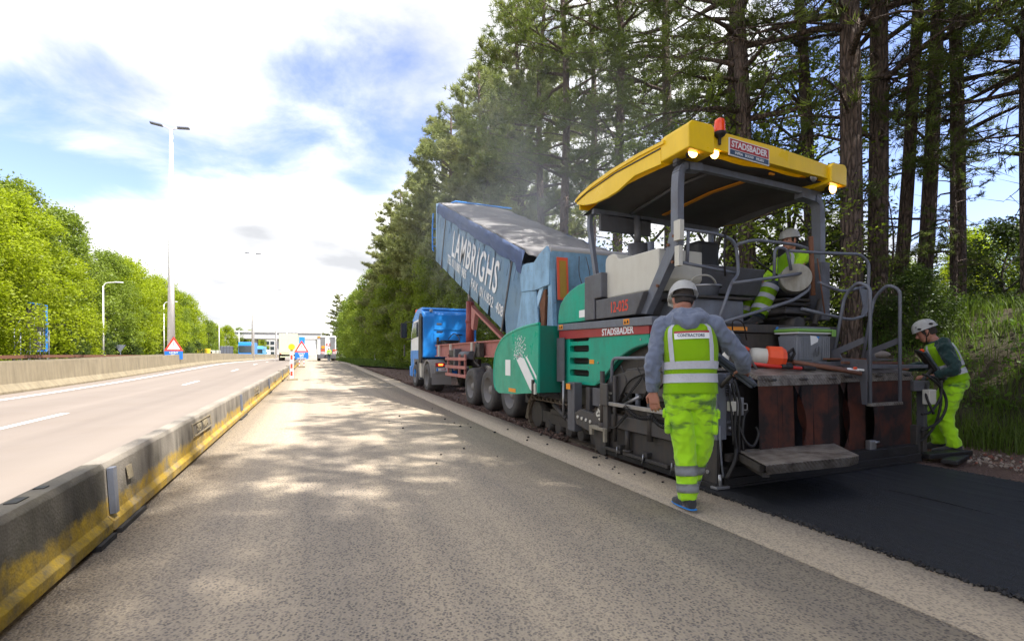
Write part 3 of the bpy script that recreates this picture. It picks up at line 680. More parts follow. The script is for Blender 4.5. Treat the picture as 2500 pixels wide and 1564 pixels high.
# understorey on and behind the bank
for i, (x, y, s) in enumerate([(9.6, 7.6, .42), (10.6, 8.6, .5), (9.2, 9.6, .5), (10.0, 11.2, .6), (12.2, 8.0, .5), (9.4, 13, .55), (10.4, 5.4, .3), (13.2, 3.5, .42), (14.4, 5.8, .45), (9.6, 15.8, .6), (12, 1.9, .45)]):
    place(bH, USED, x, y, bank(x, y)-.05, 'low leafy shrub on the bank under the pines, '+ordn[i]+' of the undergrowth', 'shrubs under the pines', None, s)
for i, (x, y, s) in enumerate([(9.0, 8.9, .95), (10.4, 7.9, .9), (11.6, 9.4, 1.0), (8.9, 11.4, 1.0), (9.4, 6.9, .62)]):
    place(bN, USED, x, y, bank(x, y)-.05, 'slender young leafy tree among the pine trunks, '+ordn[i]+' of the saplings', 'saplings among the trunks', None, s)
for i, (x, y, s) in enumerate([(10.5, 5.9, .30), (11.6, 5.4, .42), (13.3, 4.1, .45), (14.0, 3.0, .5), (12.9, 2.6, .4), (10.9, 7.0, .4)]):
    place(pS, USED, x, y, bank(x, y)-.05, 'bushy young pine on the bank, '+ordn[i]+' of the small ones', 'young pines on the bank', None, s)
# grass: curved blades in tufts
def grass(name, pts, hmin, hmax, w, m, label):
    P = np.array(pts); k = len(P); a = RNG.uniform(0, 2*PI, k); h = RNG.uniform(hmin, hmax, k); d = np.stack([np.cos(a), np.sin(a), 0*a], 1); s = np.stack([-np.sin(a), np.cos(a), 0*a], 1)*w
    lean = RNG.uniform(.05, .7, k)[:, None]*h[:, None]; up = np.array([0, 0, 1.])
    m1 = P+d*lean*.35+up*(h*.6)[:, None]; t1 = P+d*lean+up*h[:, None]*.95
    v = np.stack([P-s, P+s, m1+s*.7, m1-s*.7, t1], 1).reshape(-1, 3); b0 = np.arange(k)*5
    li = np.stack([b0, b0+1, b0+2, b0+3, b0+3, b0+2, b0+4], 1).ravel(); ls = np.stack([np.arange(k)*7, np.arange(k)*7+4], 1).ravel()
    me = bpy.data.meshes.new(name); me.vertices.add(len(v)); me.vertices.foreach_set('co', v.ravel()); me.loops.add(len(li)); me.loops.foreach_set('vertex_index', li)
    me.polygons.add(2*k); me.polygons.foreach_set('loop_start', ls); me.update(calc_edges=True)
    at = me.attributes.new('var', 'FLOAT', 'POINT'); at.data.foreach_set('value', np.repeat(RNG.uniform(0, 1, k), 5))
    o = mkobj(name, me, m); o['kind'] = 'stuff'; o['label'] = label; return o
pts = []
for i in range(1500):
    x = random.uniform(8.0, 12.2); y = random.uniform(-2.5, 10) if random.random() < .85 else random.uniform(8, 20)
    if h2(x*1.1, y*1.2) < -.25 and x > 8.8: continue
    for j in range(26): 
        xx = x+random.gauss(0, .11); yy = y+random.gauss(0, .11)
        if xx > 7.95: pts.append((xx, yy, bank(xx, yy)))
grass('bank_grass', pts, .12, .42, .006, M['blade'], 'long green grass on the bank beside the paver')
pts = []
for i in range(1500):
    y = random.uniform(34, 90)**1.0; x0 = edge(y)+max(0, 46-y)*.35+.1; x = x0+abs(random.gauss(0, 2.0))
    for j in range(12): pts.append((x+random.gauss(0, .2), y+random.gauss(0, .3), g(y)+.02))
grass('verge_grass', pts, .15, .5, .012, M['blade'], 'tall grass on the verge beyond the milled strip')
P = []; D = []; Z = []
for i in range(900):
    x = random.uniform(9.0, 13.5); y = random.uniform(0, 10)
    if h2(x*1.1, y*1.2) > .35: continue
    P.append((x, y, bank(x, y)+random.uniform(.03, .22))); D.append((0, 0, 1)); Z.append(.16)
o = tufts('weeds', P, D, Z, 'leaf', M['weed'], None, 12, .035); o['kind'] = 'stuff'; o['label'] = 'low leafy weeds covering the bank'
# ---------------------------------------------------------------- asphalt paver
PV = thing('asphalt_paver', 'green and grey tracked asphalt paver with a yellow canopy laying black asphalt', 'paver', (4.93, 5, 0))
def part(name, mb, m, par=PV, label=None):
    o = mb.build(name, m, par)
    if label: o['label'] = label
    return o
def hose(pts, r=.012, m='black', name='hose', par=None): return MB().tube(smoothpath(pts, 6), r, 6).build(name, M[m], par or PV)
def coil(a, b, turns, rad, r=.006, sag=0):
    a = Vector(a); b = Vector(b); d = b-a; n = d.normalized(); x = n.orthogonal().normalized(); y = n.cross(x); P = []
    k = turns*8
    for i in range(k+1):
        t = i/k; P.append(a+d*t+Vector((0, 0, -sag*math.sin(PI*t)))+(x*math.cos(t*turns*2*PI)+y*math.sin(t*turns*2*PI))*rad)
    return MB().tube(P, r, 5).build('spiral_cable', M['black'], PV)
def slotcut(o, cutters):
    """cut real openings with a boolean, applied at once"""
    for c in cutters:
        md = o.modifiers.new('b', 'BOOLEAN'); md.object = c; md.operation = 'DIFFERENCE'; md.solver = 'EXACT'
    me = evalmesh(o); o.modifiers.clear(); old = o.data; o.data = me; bpy.data.meshes.remove(old)
    for c in cutters: bpy.data.objects.remove(c)
def rslot(y0, y1, z0, z1, x0, x1, r=.035):
    P = []
    for cy, cz, a in ((y1-r, z1-r, 0), (y0+r, z1-r, PI/2), (y0+r, z0+r, PI), (y1-r, z0+r, 1.5*PI)):
        P += [(cy+r*math.cos(a+i*PI/8), cz+r*math.sin(a+i*PI/8)) for i in range(5)]
    return MB().prism(P, 'x', x0, x1)
# engine block and body core
part('engine_block', MB().box((3.76, 4.7, .75), (6.12, 6.78, 1.60)).box((3.76, 5.45, 1.6), (6.12, 6.7, 1.72)), M['dark'])
# side panel with four vents and the wheel arch curve
pan = MB().prism([(6.78, .84), (6.78, 1.50), (4.60, 1.50), (4.60, 1.385), (4.72, 1.375), (4.88, 1.34), (5.05, 1.28), (5.2, 1.21), (5.34, 1.12), (5.46, 1.03), (5.56, .94), (5.66, .87), (5.78, .83), (6.62, .82)], 'x', 3.64, 3.74).build('side_panel', M['green'], PV)
cut = [rslot(5.92, 6.47, z0, z1, 3.4, 3.9).build('c', None, PV) for z0, z1 in ((1.455, 1.56), (1.30, 1.395), (1.12, 1.215), (.945, 1.04))]
cut0 = MB().prism([(5.92, 1.44), (5.92, 1.7), (6.47, 1.7), (6.47, 1.44)], 'x', 3.0, 3.1).build('c', None, PV); bpy.data.objects.remove(cut0)
slotcut(pan, cut)
for z0, z1 in ((1.455, 1.54), (1.30, 1.395), (1.12, 1.215), (.945, 1.04)):
    b = MB(); zz = z0+.012
    while zz < z1-.01: b.box((3.70, 5.93, zz), (3.757, 6.46, zz+.006), 0, rot=(0, .5, 0)); zz += .022
    b.build('vent_grille', M['dark'], PV)
part('red_band', MB().prism([(6.785, 1.503), (6.785, 1.637), (4.58, 1.595), (4.58, 1.503)], 'x', 3.625, 3.75), M['red'])
part('side_rail', MB().prism([(6.8, 1.64), (6.8, 1.735), (4.50, 1.70), (4.50, 1.598)], 'x', 3.60, 3.9, .008), M['lgrey'])
part('arch_trim', MB().tube(smoothpath([(3.655, 4.62, 1.39), (3.655, 4.9, 1.34), (3.655, 5.22, 1.21), (3.655, 5.5, 1.0), (3.655, 5.75, .84)], 5), .02, 6), M['dgreen'])
text('lettering', 'STADSBADER', .125, M['white'], PV, frame((3.622, 5.215, 1.556), (0, -1, .008), (0, 0, 1)), .0025, .002, sx=.92)
# green front quarter and hood
part('front_quarter', MB().prism([(6.84, 1.745), (6.82, 1.92), (6.76, 2.05), (6.64, 2.15), (6.45, 2.23), (6.22, 2.285), (5.99, 2.30), (5.99, 1.745)], 'x', 3.63, 4.5, .015), M['green'])
part('front_hood', MB().prism([(6.84, 1.745), (6.82, 1.92), (6.76, 2.05), (6.64, 2.15), (6.45, 2.2), (5.99, 2.22), (5.99, 1.745)], 'x', 4.502, 6.2, .01), M['grey'])
part('white_sticker', MB().box((3.626, 5.995, 1.80), (3.6295, 6.17, 1.905)), M['whitedecal'])
part('grey_housing', MB().prism([(5.98, 2.36), (5.98, 1.745), (5.72, 1.745), (5.72, 2.03), (5.55, 2.03), (5.55, 2.37)], 'x', 3.60, 3.95, .012), M['grey'])
part('number_panel', MB().prism([(5.69, 1.745), (5.69, 2.005), (4.66, 2.0), (4.82, 1.745)], 'x', 3.61, 4.2, .01), M['grey'])
text('fleet_number', '12-025', .19, M['redtext'], PV, frame((3.607, 5.15, 1.865), (0, -1, 0), (0, 0, 1)), .004, .001, sx=.74)
part('cream_cowl', MB().prism([(5.55, 2.02), (5.60, 2.1), (5.60, 2.5), (5.585, 2.56), (5.53, 2.595), (5.42, 2.60), (5.35, 2.575), (5.31, 2.52), (5.26, 2.50), (4.50, 2.49), (4.50, 2.15), (4.62, 2.02)], 'x', 3.70, 4.35, .015), M['cream'])
part('cowl_slope', MB().prism([(5.5, 2.02), (4.6, 2.02), (4.5, 2.35), (5.4, 2.45)], 'x', 4.352, 5.4, .01), M['grey'])
for (y, z) in ((6.68, 1.69), (4.98, 1.665)): part('warning_sticker', MB().box((3.5965, y-.06, z-.035), (3.5995, y+.06, z+.035)), M['orange']); 
for (y, z) in ((6.68, 1.69), (4.98, 1.665)):
    b = MB(); b.prism([(y+.045, z-.022), (y+.005, z-.022), (y+.025, z+.018)], 'x', 3.593, 3.5955); b.prism([(y-.01, z-.02), (y-.045, z-.02), (y-.04, z+.01), (y-.02, z+.02)], 'x', 3.593, 3.5955); part('warning_symbol', b, M['black'])
part('reflector', MB().box((3.633, 5.78, 1.13), (3.6385, 5.9, 1.19), .002), M['orange'])
b = MB()
for y, z in ((6.62, .92), (5.68, 1.15), (4.75, 1.44), (6.7, 1.4)): b.cyl((3.632, y, z), (3.642, y, z), .014, n=8)
part('panel_bolts', b, M['steel'])
# hopper wings
hop = [(6.88, .66), (6.86, 1.735), (7.3, 1.72), (7.75, 1.68), (8.2, 1.61), (8.5, 1.51), (8.72, 1.36), (8.83, 1.2), (8.88, .95), (8.86, .7), (8.78, .58), (8.6, .535), (7.8, .575)]
def wing(x, s, nm):
    w = thing('x', '', '') if 0 else None
    o = part(nm, MB().prism(hop, 'x', x, x+.03*s), M['green'])
    rim = [(x+.015*s, y, z+.012) for y, z in hop[1:11]]
    part('hopper_rim', MB().tube(smoothpath(rim, 4), .028, 6), M['green'])
    part('hopper_rear_plate', MB().prism([(x+.03*s, .66), (x+.03*s, 1.72), (x+.37*s, 1.72), (x+.40*s, .66)], 'y', 6.87, 6.90), M['dgreen'])
    part('hopper_floor', MB().prism([(x+.03*s, .70), (x+1.1*s, .45), (x+1.1*s, .42), (x+.03*s, .62)], 'y', 6.92, 8.7), M['dark'])
    return o
wing(3.30, 1, 'hopper_wing'); wing(6.56, -1, 'hopper_wing')
X = 3.2985
part('white_notice', MB().box((X-.003, 8.02, .885), (X, 8.26, 1.17)), M['whitedecal'])
part('orange_notice', MB().box((X-.003, 7.78, .60), (X, 8.10, .665)), M['orange'])
part('white_stripe', MB().prism([(7.72, 1.16), (7.60, 1.22), (7.42, 1.20), (6.97, .80), (6.93, .66), (7.07, .655), (7.18, .70)], 'x', X-.003, X), M['whitedecal'])
part('white_stripe', MB().prism([(7.36, 1.22), (7.31, 1.235), (6.93, .92), (6.93, .86)], 'x', X-.003, X), M['whitedecal'])
b = MB()
for i in range(170):
    t = random.random()**1.6; y = 7.62+.10-t*.0+random.gauss(0, .10)-.22*random.random(); z = 1.20+t*.36+random.gauss(0, .015); s = random.uniform(.006, .012)
    if z > 1.17: b.box((X-.0028, y-s, z-s), (X-.0003, y+s, z+s), rot=(random.random(), 0, 0))
part('white_flecks', b, M['whitedecal'])['kind'] = 'stuff'
part('latch', MB().box((3.27, 7.0, .64), (3.297, 7.07, .86), .004), M['black']); part('latch', MB().box((3.27, 6.93, .63), (3.297, 6.985, .80), .004), M['cream'])
b = MB()
for i in range(120): b.ball((random.uniform(3.7, 6.2), random.uniform(7.0, 8.7), random.uniform(.5, .8)), random.uniform(.06, .16), 6)
part('hopper_load', b, M['black'])['kind'] = 'stuff'
part('hopper_scale', MB().box((3.60, 6.62, .86), (3.635, 6.70, 1.49), .004), M['wood'], label='long orange-brown gauge strip'); part('gauge_frame', MB().box((3.58, 6.55, .84), (3.598, 6.78, 1.52)), M['grey'])
part('support_ram', MB().cyl((3.58, 6.56, .86), (3.58, 6.56, .30), .02), M['steel'])
# level-arm uprights, tow arm with name
part('screed_arm_post', MB().box((3.47, 6.04, .16), (3.60, 6.24, .86), .01), M['grey']); part('inner_arm_post', MB().box((3.61, 5.86, .2), (3.70, 5.96, .8), .006), M['dgrey'])
part('warning_sticker', MB().box((3.4365, 6.10, .76), (3.4395, 6.22, .84)), M['orange'])
part('tow_arm', MB().prism([(6.0, .28), (6.02, .44), (5.88, .50), (5.55, .47), (5.36, .62), (5.15, .98), (4.7, 1.08), (4.1, 1.05), (3.75, .92), (3.75, .74), (4.3, .82), (4.85, .80), (5.05, .62), (5.25, .33), (5.5, .20)], 'x', 3.47, 3.54, .006), M['dgrey'])
text('model_lettering', 'SUPER', .17, M['cream'], PV, frame((3.466, 5.28, .62), (0, -.52, .72), (0, .72, .52)), .006, .001, sx=1.0)
b = MB()
for i in range(4): b.cyl((3.455, 5.93-.11*i, .385-.008*i), (3.472, 5.93-.11*i, .385-.008*i), .022, n=10)
part('pin_holes', b, M['cream'])
part('tow_arm', MB().prism([(6.0, .28), (6.02, .44), (5.55, .47), (5.15, .98), (3.75, .92), (3.75, .74), (4.85, .80), (5.25, .33)], 'x', 6.32, 6.4), M['grey'])
# tracks
def track(x0, x1, many):
    loop = []; 
    for i in range(9): a = -PI/2+PI*i/8; loop.append((7.78+.27*math.cos(a), .21+.27*math.sin(a), a))
    for i in range(1, 12): loop.append((7.78-i*.24, .48, PI/2))
    for i in range(9): a = PI/2+PI*i/8; loop.append((5.14+.27*math.cos(a), .21+.27*math.sin(a), a))
    for i in range(1, 12): loop.append((5.14+i*.24, -.06, -PI/2))
    fr = part('track_frame', MB().box((x0+.06, 5.2, .10), (x1-.06, 7.75, .30), .01).box((x0+.02, 5.6, .28), (x1-.03, 7.2, .36), .01), M['dark'])
    b = MB(); b.tube([((x0+x1)/2, y, z) for y, z, a in loop], .035, 4, closed=True); part('track_chain', b, M['dark'])
    b = MB()
    for (y, z, r) in ((7.78, .21, .22), (5.14, .21, .22)): MB().cyl((x0+.05, y, z), (x1-.05, y, z), r, n=18).build('drive_wheel', M['dark'], PV)
    for i in range(6): MB().cyl((x0+.05, 5.55+i*.36, .07), (x1-.05, 5.55+i*.36, .07), .095, n=14).build('road_wheel', M['dark'], PV)
    # resample the loop for the shoes
    L = [Vector((y, z)) for y, z, a in loop]; L.append(L[0]); tot = sum((b-a).length for a, b in zip(L, L[1:])); n = 46; st = tot/n
    proto = None; d = 0
    for k in range(n):
        s = k*st; acc = 0
        for a, b2 in zip(L, L[1:]):
            l = (b2-a).length
            if acc+l >= s: p = a.lerp(b2, (s-acc)/l); t = (b2-a).normalized(); break
            acc += l
        if not many and k % 2: continue
        ang = math.atan2(t.y, t.x)
        if proto is None:
            q = MB(); w = (x1-x0)/2
            q.box((-w, -st*.46, -.012), (w, st*.46, .014), .003); q.box((-w, -st*.30, -.05), (w, -st*.10, -.012)); q.box((-w*.8, st*.18, -.034), (w*.8, st*.30, -.012))
            proto = bpy.data.meshes.new('track_shoe'); q.b.to_mesh(proto); q.b.free(); proto.materials.append(M['rustdark'])
        o = bpy.data.objects.new('track_shoe', proto); C.objects.link(o); o.parent = PV
        o.location = Vector(((x0+x1)/2, p.x, p.y))-PV.location; o.rotation_euler = (ang, 0, 0)
M['rustdark'] = paint('dusty_track_steel', (.085, .065, .045), .75, .6, (.17, .12, .075), scale=9, bump=.4)
track(3.66, 3.98, True); track(5.9, 6.22, False)
part('track_guard', MB().prism([(7.95, .56), (8.1, .40), (8.22, .1), (8.12, .08), (7.9, .44), (7.7, .5)], 'x', 3.68, 3.95), M['rustdark'])
part('undercarriage', MB().box((3.7, 5.0, .50), (6.2, 7.9, .78), .01), M['black'])
part('push_roller_beam', MB().box((4.0, 8.7, .30), (5.9, 8.95, .50), .02), M['dark'])
for x in (4.4, 5.5): part('push_roller', MB().cyl((x-.3, 9.0, .42), (x+.3, 9.0, .42), .1), M['steel'])
part('tilt_cylinder', MB().tube([(3.62, 6.95, .45), (3.6, 6.5, .28)], .035, 10).tube([(3.6, 6.5, .28), (3.58, 6.15, .16)], .02, 8), M['dark'])
part('tool_box', MB().box((3.62, 5.3, .55), (3.95, 5.80, .80), .01), M['grey'])
# canopy: yellow shell, dark headlining, corner pods
def can_top(x, y):
    u = (x-3.7)/2.45; v = (y-4.05)/2.25; return 3.66-.06*abs(2*u-1)**2.5-.16*max(0, v-.55)**1.6-.06*u+.03*math.sin(PI*v)
b = bmesh.new(); nx, ny = 17, 15; G = [[b.verts.new((3.7+2.45*i/(nx-1), 4.08+2.2*j/(ny-1), can_top(3.7+2.45*i/(nx-1), 4.08+2.2*j/(ny-1)))) for i in range(nx)] for j in range(ny)]
for j in range(ny-1):
    for i in range(nx-1): b.faces.new((G[j][i], G[j][i+1], G[j+1][i+1], G[j+1][i])).smooth = True
bmesh.ops.solidify(b, geom=b.faces[:], thickness=-.03); me = bpy.data.meshes.new('canopy_roof'); b.to_mesh(me); b.free(); mkobj('canopy_roof', me, M['yellow'], PV)
def rim_side(x0, x1, dz):
    low = [(6.30, 3.50), (6.1, 3.43), (5.8, 3.375), (5.5, 3.36), (5.25, 3.375), (5.05, 3.42), (4.9, 3.45), (4.6, 3.43), (4.42, 3.415)]
    top = [(4.42, 3.635), (4.8, 3.66), (5.3, 3.66), (5.8, 3.63), (6.1, 3.60), (6.30, 3.56)]
    return MB().prism([(y, z+dz) for y, z in low]+[(y, z+dz) for y, z in top], 'x', x0, x1, .006)
part('canopy_side', rim_side(3.66, 3.70, 0), M['yellow']); part('canopy_side', rim_side(6.15, 6.19, -.06), M['yellow'])
part('headlining_skirt', MB().prism([(6.26, 3.46), (6.1, 3.36), (5.5, 3.285), (5.05, 3.33), (4.42, 3.335), (4.42, 3.50), (5.3, 3.52), (6.1, 3.50)], 'x', 6.125, 6.148), M['grey'])
part('canopy_gap', MB().prism([(4.42, 3.60), (5.3, 3.63), (6.0, 3.59), (6.28, 3.545), (6.28, 3.53), (6.0, 3.575), (5.3, 3.613), (4.42, 3.585)], 'x', 3.652, 3.661), M['black'])
part('canopy_lip', MB().prism([(4.35, 3.655), (4.8, 3.685), (5.4, 3.69), (5.9, 3.66), (6.2, 3.61), (6.32, 3.56), (6.32, 3.535), (6.1, 3.58), (5.8, 3.62), (5.3, 3.645), (4.8, 3.645), (4.35, 3.62)], 'x', 3.64, 3.72), M['yellow'])
part('canopy_front', MB().box((3.70, 6.27, 3.42), (6.15, 6.30, 3.55), .01), M['yellow'])
def pod(x0, x1, z0, z1, lx, hole=True):
    P = [(x0, z0+.02), (x0, z1-.05), (x0+.05, z1), (x1-.04, z1), (x1, z1-.04), (x1, z0)]
    o = MB().prism(P, 'y', 3.98, 4.42, .012).build('canopy_corner', M['yellow'], PV)
    if hole:
        c = MB().cyl((lx, 3.8, z0), (lx, 4.16, z0), .095, n=20).build('c', None, PV); slotcut(o, [c])
    return o
pod(3.66, 4.02, 3.42, 3.735, 3.80); pod(5.90, 6.19, 3.36, 3.625, 5.93, False)
rp = MB().prism([(4.022, 3.50), (4.022, 3.675), (4.2, 3.70), (5.0, 3.675), (5.898, 3.60), (5.898, 3.43)], 'y', 4.02, 4.10, .006).build('canopy_rear', M['yellow'], PV)
c1 = MB().cyl((4.09, 3.9, 3.50), (4.09, 4.2, 3.50), .085, n=18).build('c', None, PV); c2 = MB().cyl((5.70, 3.9, 3.43), (5.70, 4.2, 3.43), .085, n=18).build('c', None, PV); slotcut(rp, [c1, c2])
M['headlining'] = paint('headlining', (.085, .08, .078), .9, .5, (.055, .04, .035), scale=2, bump=.2)
b = bmesh.new(); G = []
for j in range(13):
    v = j/12; row = []
    for i in range(15):
        u = i/14; z = 3.44-.03*u-.05*math.sin(PI*u)*0-.20*max(0, v-.62)**1.2+.05*math.sin(PI*v)-.012*math.cos(u*2*PI*3); row.append(b.verts.new((3.71+2.43*u, 4.10+2.16*v, z-.06*(abs(2*u-1) > .9))))
    G.append(row)
for j in range(12):
    for i in range(14): b.faces.new((G[j][i], G[j+1][i], G[j+1][i+1], G[j][i+1])).smooth = True
me = bpy.data.meshes.new('canopy_headlining'); b.to_mesh(me); b.free(); mkobj('canopy_headlining', me, M['headlining'], PV)
part('canopy_crossbar', MB().bar((3.74, 4.28, 3.40), (6.12, 4.28, 3.33), .06, .07), M['lgrey']); part('canopy_crossbar', MB().bar((3.74, 5.98, 3.32), (6.1, 5.98, 3.27), .06, .07), M['lgrey'])
part('canopy_rib', MB().tube([(4.35, 4.3, 3.40), (4.35, 5, 3.43), (4.35, 5.9, 3.33)], .022, 6), M['grey'])
part('canopy_hanging', MB().box((3.85, 5.95, 3.05), (4.75, 6.0, 3.30), .01), M['grey'])
M['amber'] = paint('amber_strip', (.80, .30, .015), .5, .15)
part('amber_strip', MB().prism([(4.32, 3.415), (5.0, 3.452), (5.95, 3.40), (5.95, 3.385), (5.0, 3.437), (4.32, 3.40)], 'x', 4.95, 5.02), M['amber'])
part('amber_tab', MB().box((5.05, 4.14, 3.405), (5.13, 4.17, 3.45), .008), M['amber'])
part('company_sign', MB().prism([(4.255, 3.46), (4.255, 3.655), (4.87, 3.62), (4.87, 3.425)], 'y', 4.008, 4.018), M['white'])
part('sign_field', MB().prism([(4.27, 3.535), (4.27, 3.643), (4.857, 3.61), (4.857, 3.502)], 'y', 4.004, 4.0075), M['signred'])
part('sign_strip', MB().prism([(4.27, 3.472), (4.27, 3.525), (4.857, 3.492), (4.857, 3.438)], 'y', 4.004, 4.0075), M['signblue'])
fm = frame((4.56, 4.0035, 3.570), (1, 0, -.057), (0, 0, 1))
text('sign_lettering', 'STADSBADER', .098, M['white'], PV, fm, .0028, .001, sx=.92)
text('sign_small_lettering', 'INFRA   BOUW   MILIEU', .042, M['white'], PV, frame((4.56, 4.0035, 3.480), (1, 0, -.057), (0, 0, 1)), .0006, .001)
def worklamp(x, z, on=True):
    h = part('work_lamp', MB().lathe([(.0, .09), (.04, .085), (.062, .04), (.066, .0)], (x, 4.06, z), (.08, 1, .1)), M['black'])
    MB().lathe([(.0, -.004), (.045, -.002), (.062, .012)], (x, 4.055, z), (.08, 1, .1)).build('lamp_lens', M['lamp'] if on else M['steel'], h)
worklamp(3.80, 3.44); worklamp(4.10, 3.475); worklamp(6.05, 3.345); worklamp(5.70, 3.44, False)
bc = part('beacon', MB().lathe([(.0, .15), (.03, .148), (.052, .13), (.058, .08), (.062, .0)], (4.10, 3.99, 3.67), (0, 0, 1)), M['beacon'])
MB().lathe([(.066, .0), (.07, -.012), (.05, -.04), (.018, -.06), (.015, -.13)], (4.10, 3.99, 3.668), (0, 0, 1)).build('beacon_base', M['black'], bc)
# canopy posts
def sq(pts, w, name='canopy_post', m='lgrey', h=None):
    pts = rounded(pts, .22, 6); b = MB(); b.tube(pts, w*.71, 4); return part(name, b, M[m])
sq([(3.78, 4.03, 3.33), (3.76, 4.20, 3.33), (3.76, 4.27, 3.18), (3.74, 4.27, 2.62)], .10) if 0 else None
b = MB(); P = rounded([(4.05, 4.24, 3.36), (3.76, 4.24, 3.34), (3.74, 4.24, 3.1), (3.74, 4.24, 2.50)], .24, 7)
for a, c in zip(P, P[1:]): b.bar(a, c+(c-a)*.08, .085, .11, up=(0, 1, 0))
part('canopy_post', b, M['lgrey'])
b = MB(); b.prism([(4.19, 2.62), (4.31, 2.62), (4.36, 2.45), (4.86, 1.76), (4.72, 1.74), (4.20, 2.42)], 'x', 3.69, 3.79, .006); part('canopy_post_foot', b, M['lgrey'])
part('post_bracket', MB().box((3.67, 4.12, 2.50), (3.73, 4.22, 2.72), .004).box((3.665, 4.13, 2.22), (3.72, 4.20, 2.44), .004), M['cream'])
b = MB()
for y, z in ((4.23, 2.56), (4.32, 2.48), (4.25, 2.28), (4.5, 2.05)): b.cyl((3.67, y, z), (3.695, y, z), .018, n=8)
part('post_bolts', b, M['rust'])
for x in (3.78, 6.1):
    b = MB(); P = rounded([(x+.12, 6.12, 3.36), (x, 6.12, 3.30), (x, 6.12, 3.1), (x, 5.94, 2.36)], .14, 5)
    for a, c in zip(P, P[1:]): b.bar(a, c+(c-a)*.06, .055, .07, up=(0, 1, 0))
    part('canopy_post', b, M['lgrey'])
b = MB(); P = rounded([(5.75, 4.30, 3.30), (6.10, 4.30, 3.26), (6.12, 4.30, 3.0), (6.12, 4.30, 2.0)], .28, 7)
for a, c in zip(P, P[1:]): b.bar(a, c+(c-a)*.08, .09, .12, up=(0, 1, 0))
part('canopy_post', b, M['lgrey']); part('post_box', MB().box((6.04, 4.2, 1.7), (6.2, 4.42, 2.45), .01), M['grey'])
part('exhaust_stack', MB().cyl((5.55, 7.0, 2.0), (5.55, 7.0, 3.25), .085).cyl((5.55, 7.0, 2.1), (5.55, 7.0, 2.8), .12), M['lgrey'])
part('air_filter', MB().cyl((4.35, 5.75, 2.35), (4.35, 5.75, 2.85), .14).cyl((4.35, 5.75, 2.8), (4.35, 5.75, 3.25), .05), M['grey'])
part('folded_seat', MB().box((4.62, 4.85, 2.15), (5.0, 5.15, 2.75), .06), M['black'])
part('chain', MB().tube([(4.35, 4.15, 2.62), (4.34, 4.16, 2.4), (4.35, 4.15, 2.15)], .012, 5), M['black'])
M['reelgrey'] = paint('reel_grey', (.30, .29, .25), .6, .7, (.12, .09, .06), scale=7)
# deck, console, operator seat, cooling unit
part('deck', MB().box((3.80, 4.05, 1.52), (6.1, 5.5, 1.60), .005), M['dark'])
part('deck_rear_panel', MB().box((3.95, 4.02, 1.22), (6.05, 4.10, 1.50), .008), M['dark']); part('deck_lip', MB().box((3.95, 3.99, 1.505), (6.05, 4.08, 1.60), .008), M['dark'])
for x in (4.33, 5.15): part('warning_sticker', MB().box((x-.05, 4.013, 1.37), (x+.05, 4.017, 1.45)), M['orange'])
part('warning_strip', MB().box((4.15, 3.982, 1.525), (4.5, 3.987, 1.565)), M['orange']); part('blue_sticker', MB().cyl((4.98, 3.985, 1.55), (4.98, 3.9885, 1.55), .03), M['trblue'])
part('tank', MB().box((3.98, 4.25, 1.61), (4.75, 4.85, 1.90), .02), M['lgrey']); part('tank_tray', MB().box((3.92, 4.2, 1.90), (4.82, 4.9, 1.93), .004), M['dark'])
part('console', MB().box((4.80, 4.85, 1.61), (5.1, 5.15, 2.2), .03, rot=(.25, 0, 0)).box((4.7, 4.75, 2.20), (5.2, 5.1, 2.28), .02, rot=(.25, 0, 0)), M['dark'])
part('console_screen', MB().box((4.8, 4.8, 2.285), (5.05, 5.0, 2.30), .004, rot=(.25, 0, 0)), M['glass'])
part('seat_base', MB().box((5.55, 4.35, 1.6), (5.95, 4.75, 1.98), .03), M['black'])
for k in range(5): part('seat_bellows', MB().box((5.52, 4.30, 1.70+.06*k), (5.98, 4.80, 1.74+.06*k), .015), M['dark'])
part('seat', MB().box((5.62, 4.35, 2.00), (6.05, 4.85, 2.12), .04), M['black']); part('seat_back', MB().box((5.99, 4.35, 2.08), (6.12, 4.85, 2.78), .05, rot=(0, .15, 0)), M['black'])
part('swing_frame', MB().tube(rounded([(6.2, 4.3, 2.1), (6.0, 4.2, 1.9), (5.75, 4.1, 1.62)], .1), .035, 7), M['dark'])
part('beam_reel', MB().cyl((5.30, 3.995, 2.17), (5.42, 4.12, 2.17), .165, n=30).cyl((5.46, 4.14, 2.17), (5.50, 4.19, 2.17), .165, n=30), M['reelgrey'], label='round dirty cream reel on the rail')
part('rusty_stake', MB().cyl((5.50, 3.93, 1.96), (5.49, 3.95, 2.66), .026), M['rust'])
part('whip_stake', MB().cyl((5.56, 3.92, 2.4), (5.66, 3.9, 1.75), .008), M['rust'])
def rail(pts, r=.019, rad=.12, m='lgrey', name='handrail'): return part(name, MB().tube(rounded(pts, rad, 5), r, 8), M[m])
rail([(3.79, 4.2, 2.64), (4.30, 4.2, 2.635), (4.56, 4.2, 2.58), (4.59, 4.18, 2.2), (4.33, 4.05, 2.05), (4.10, 4.0, 1.63)])
rail([(3.78, 4.2, 2.27), (4.2, 4.2, 2.235), (4.60, 4.2, 2.20)])
rail([(3.84, 4.2, 2.27), (3.86, 4.2, 2.62)]); rail([(3.80, 5.6, 2.5), (3.80, 4.7, 2.5), (3.80, 4.25, 2.45)], .017)
rail([(4.40, 4.02, 2.49), (4.62, 4.0, 2.555), (5.30, 4.0, 2.56), (5.50, 3.98, 2.52), (5.53, 3.96, 2.4)])
rail([(4.32, 4.02, 2.05), (4.9, 4.0, 2.14), (5.52, 3.96, 2.25)])
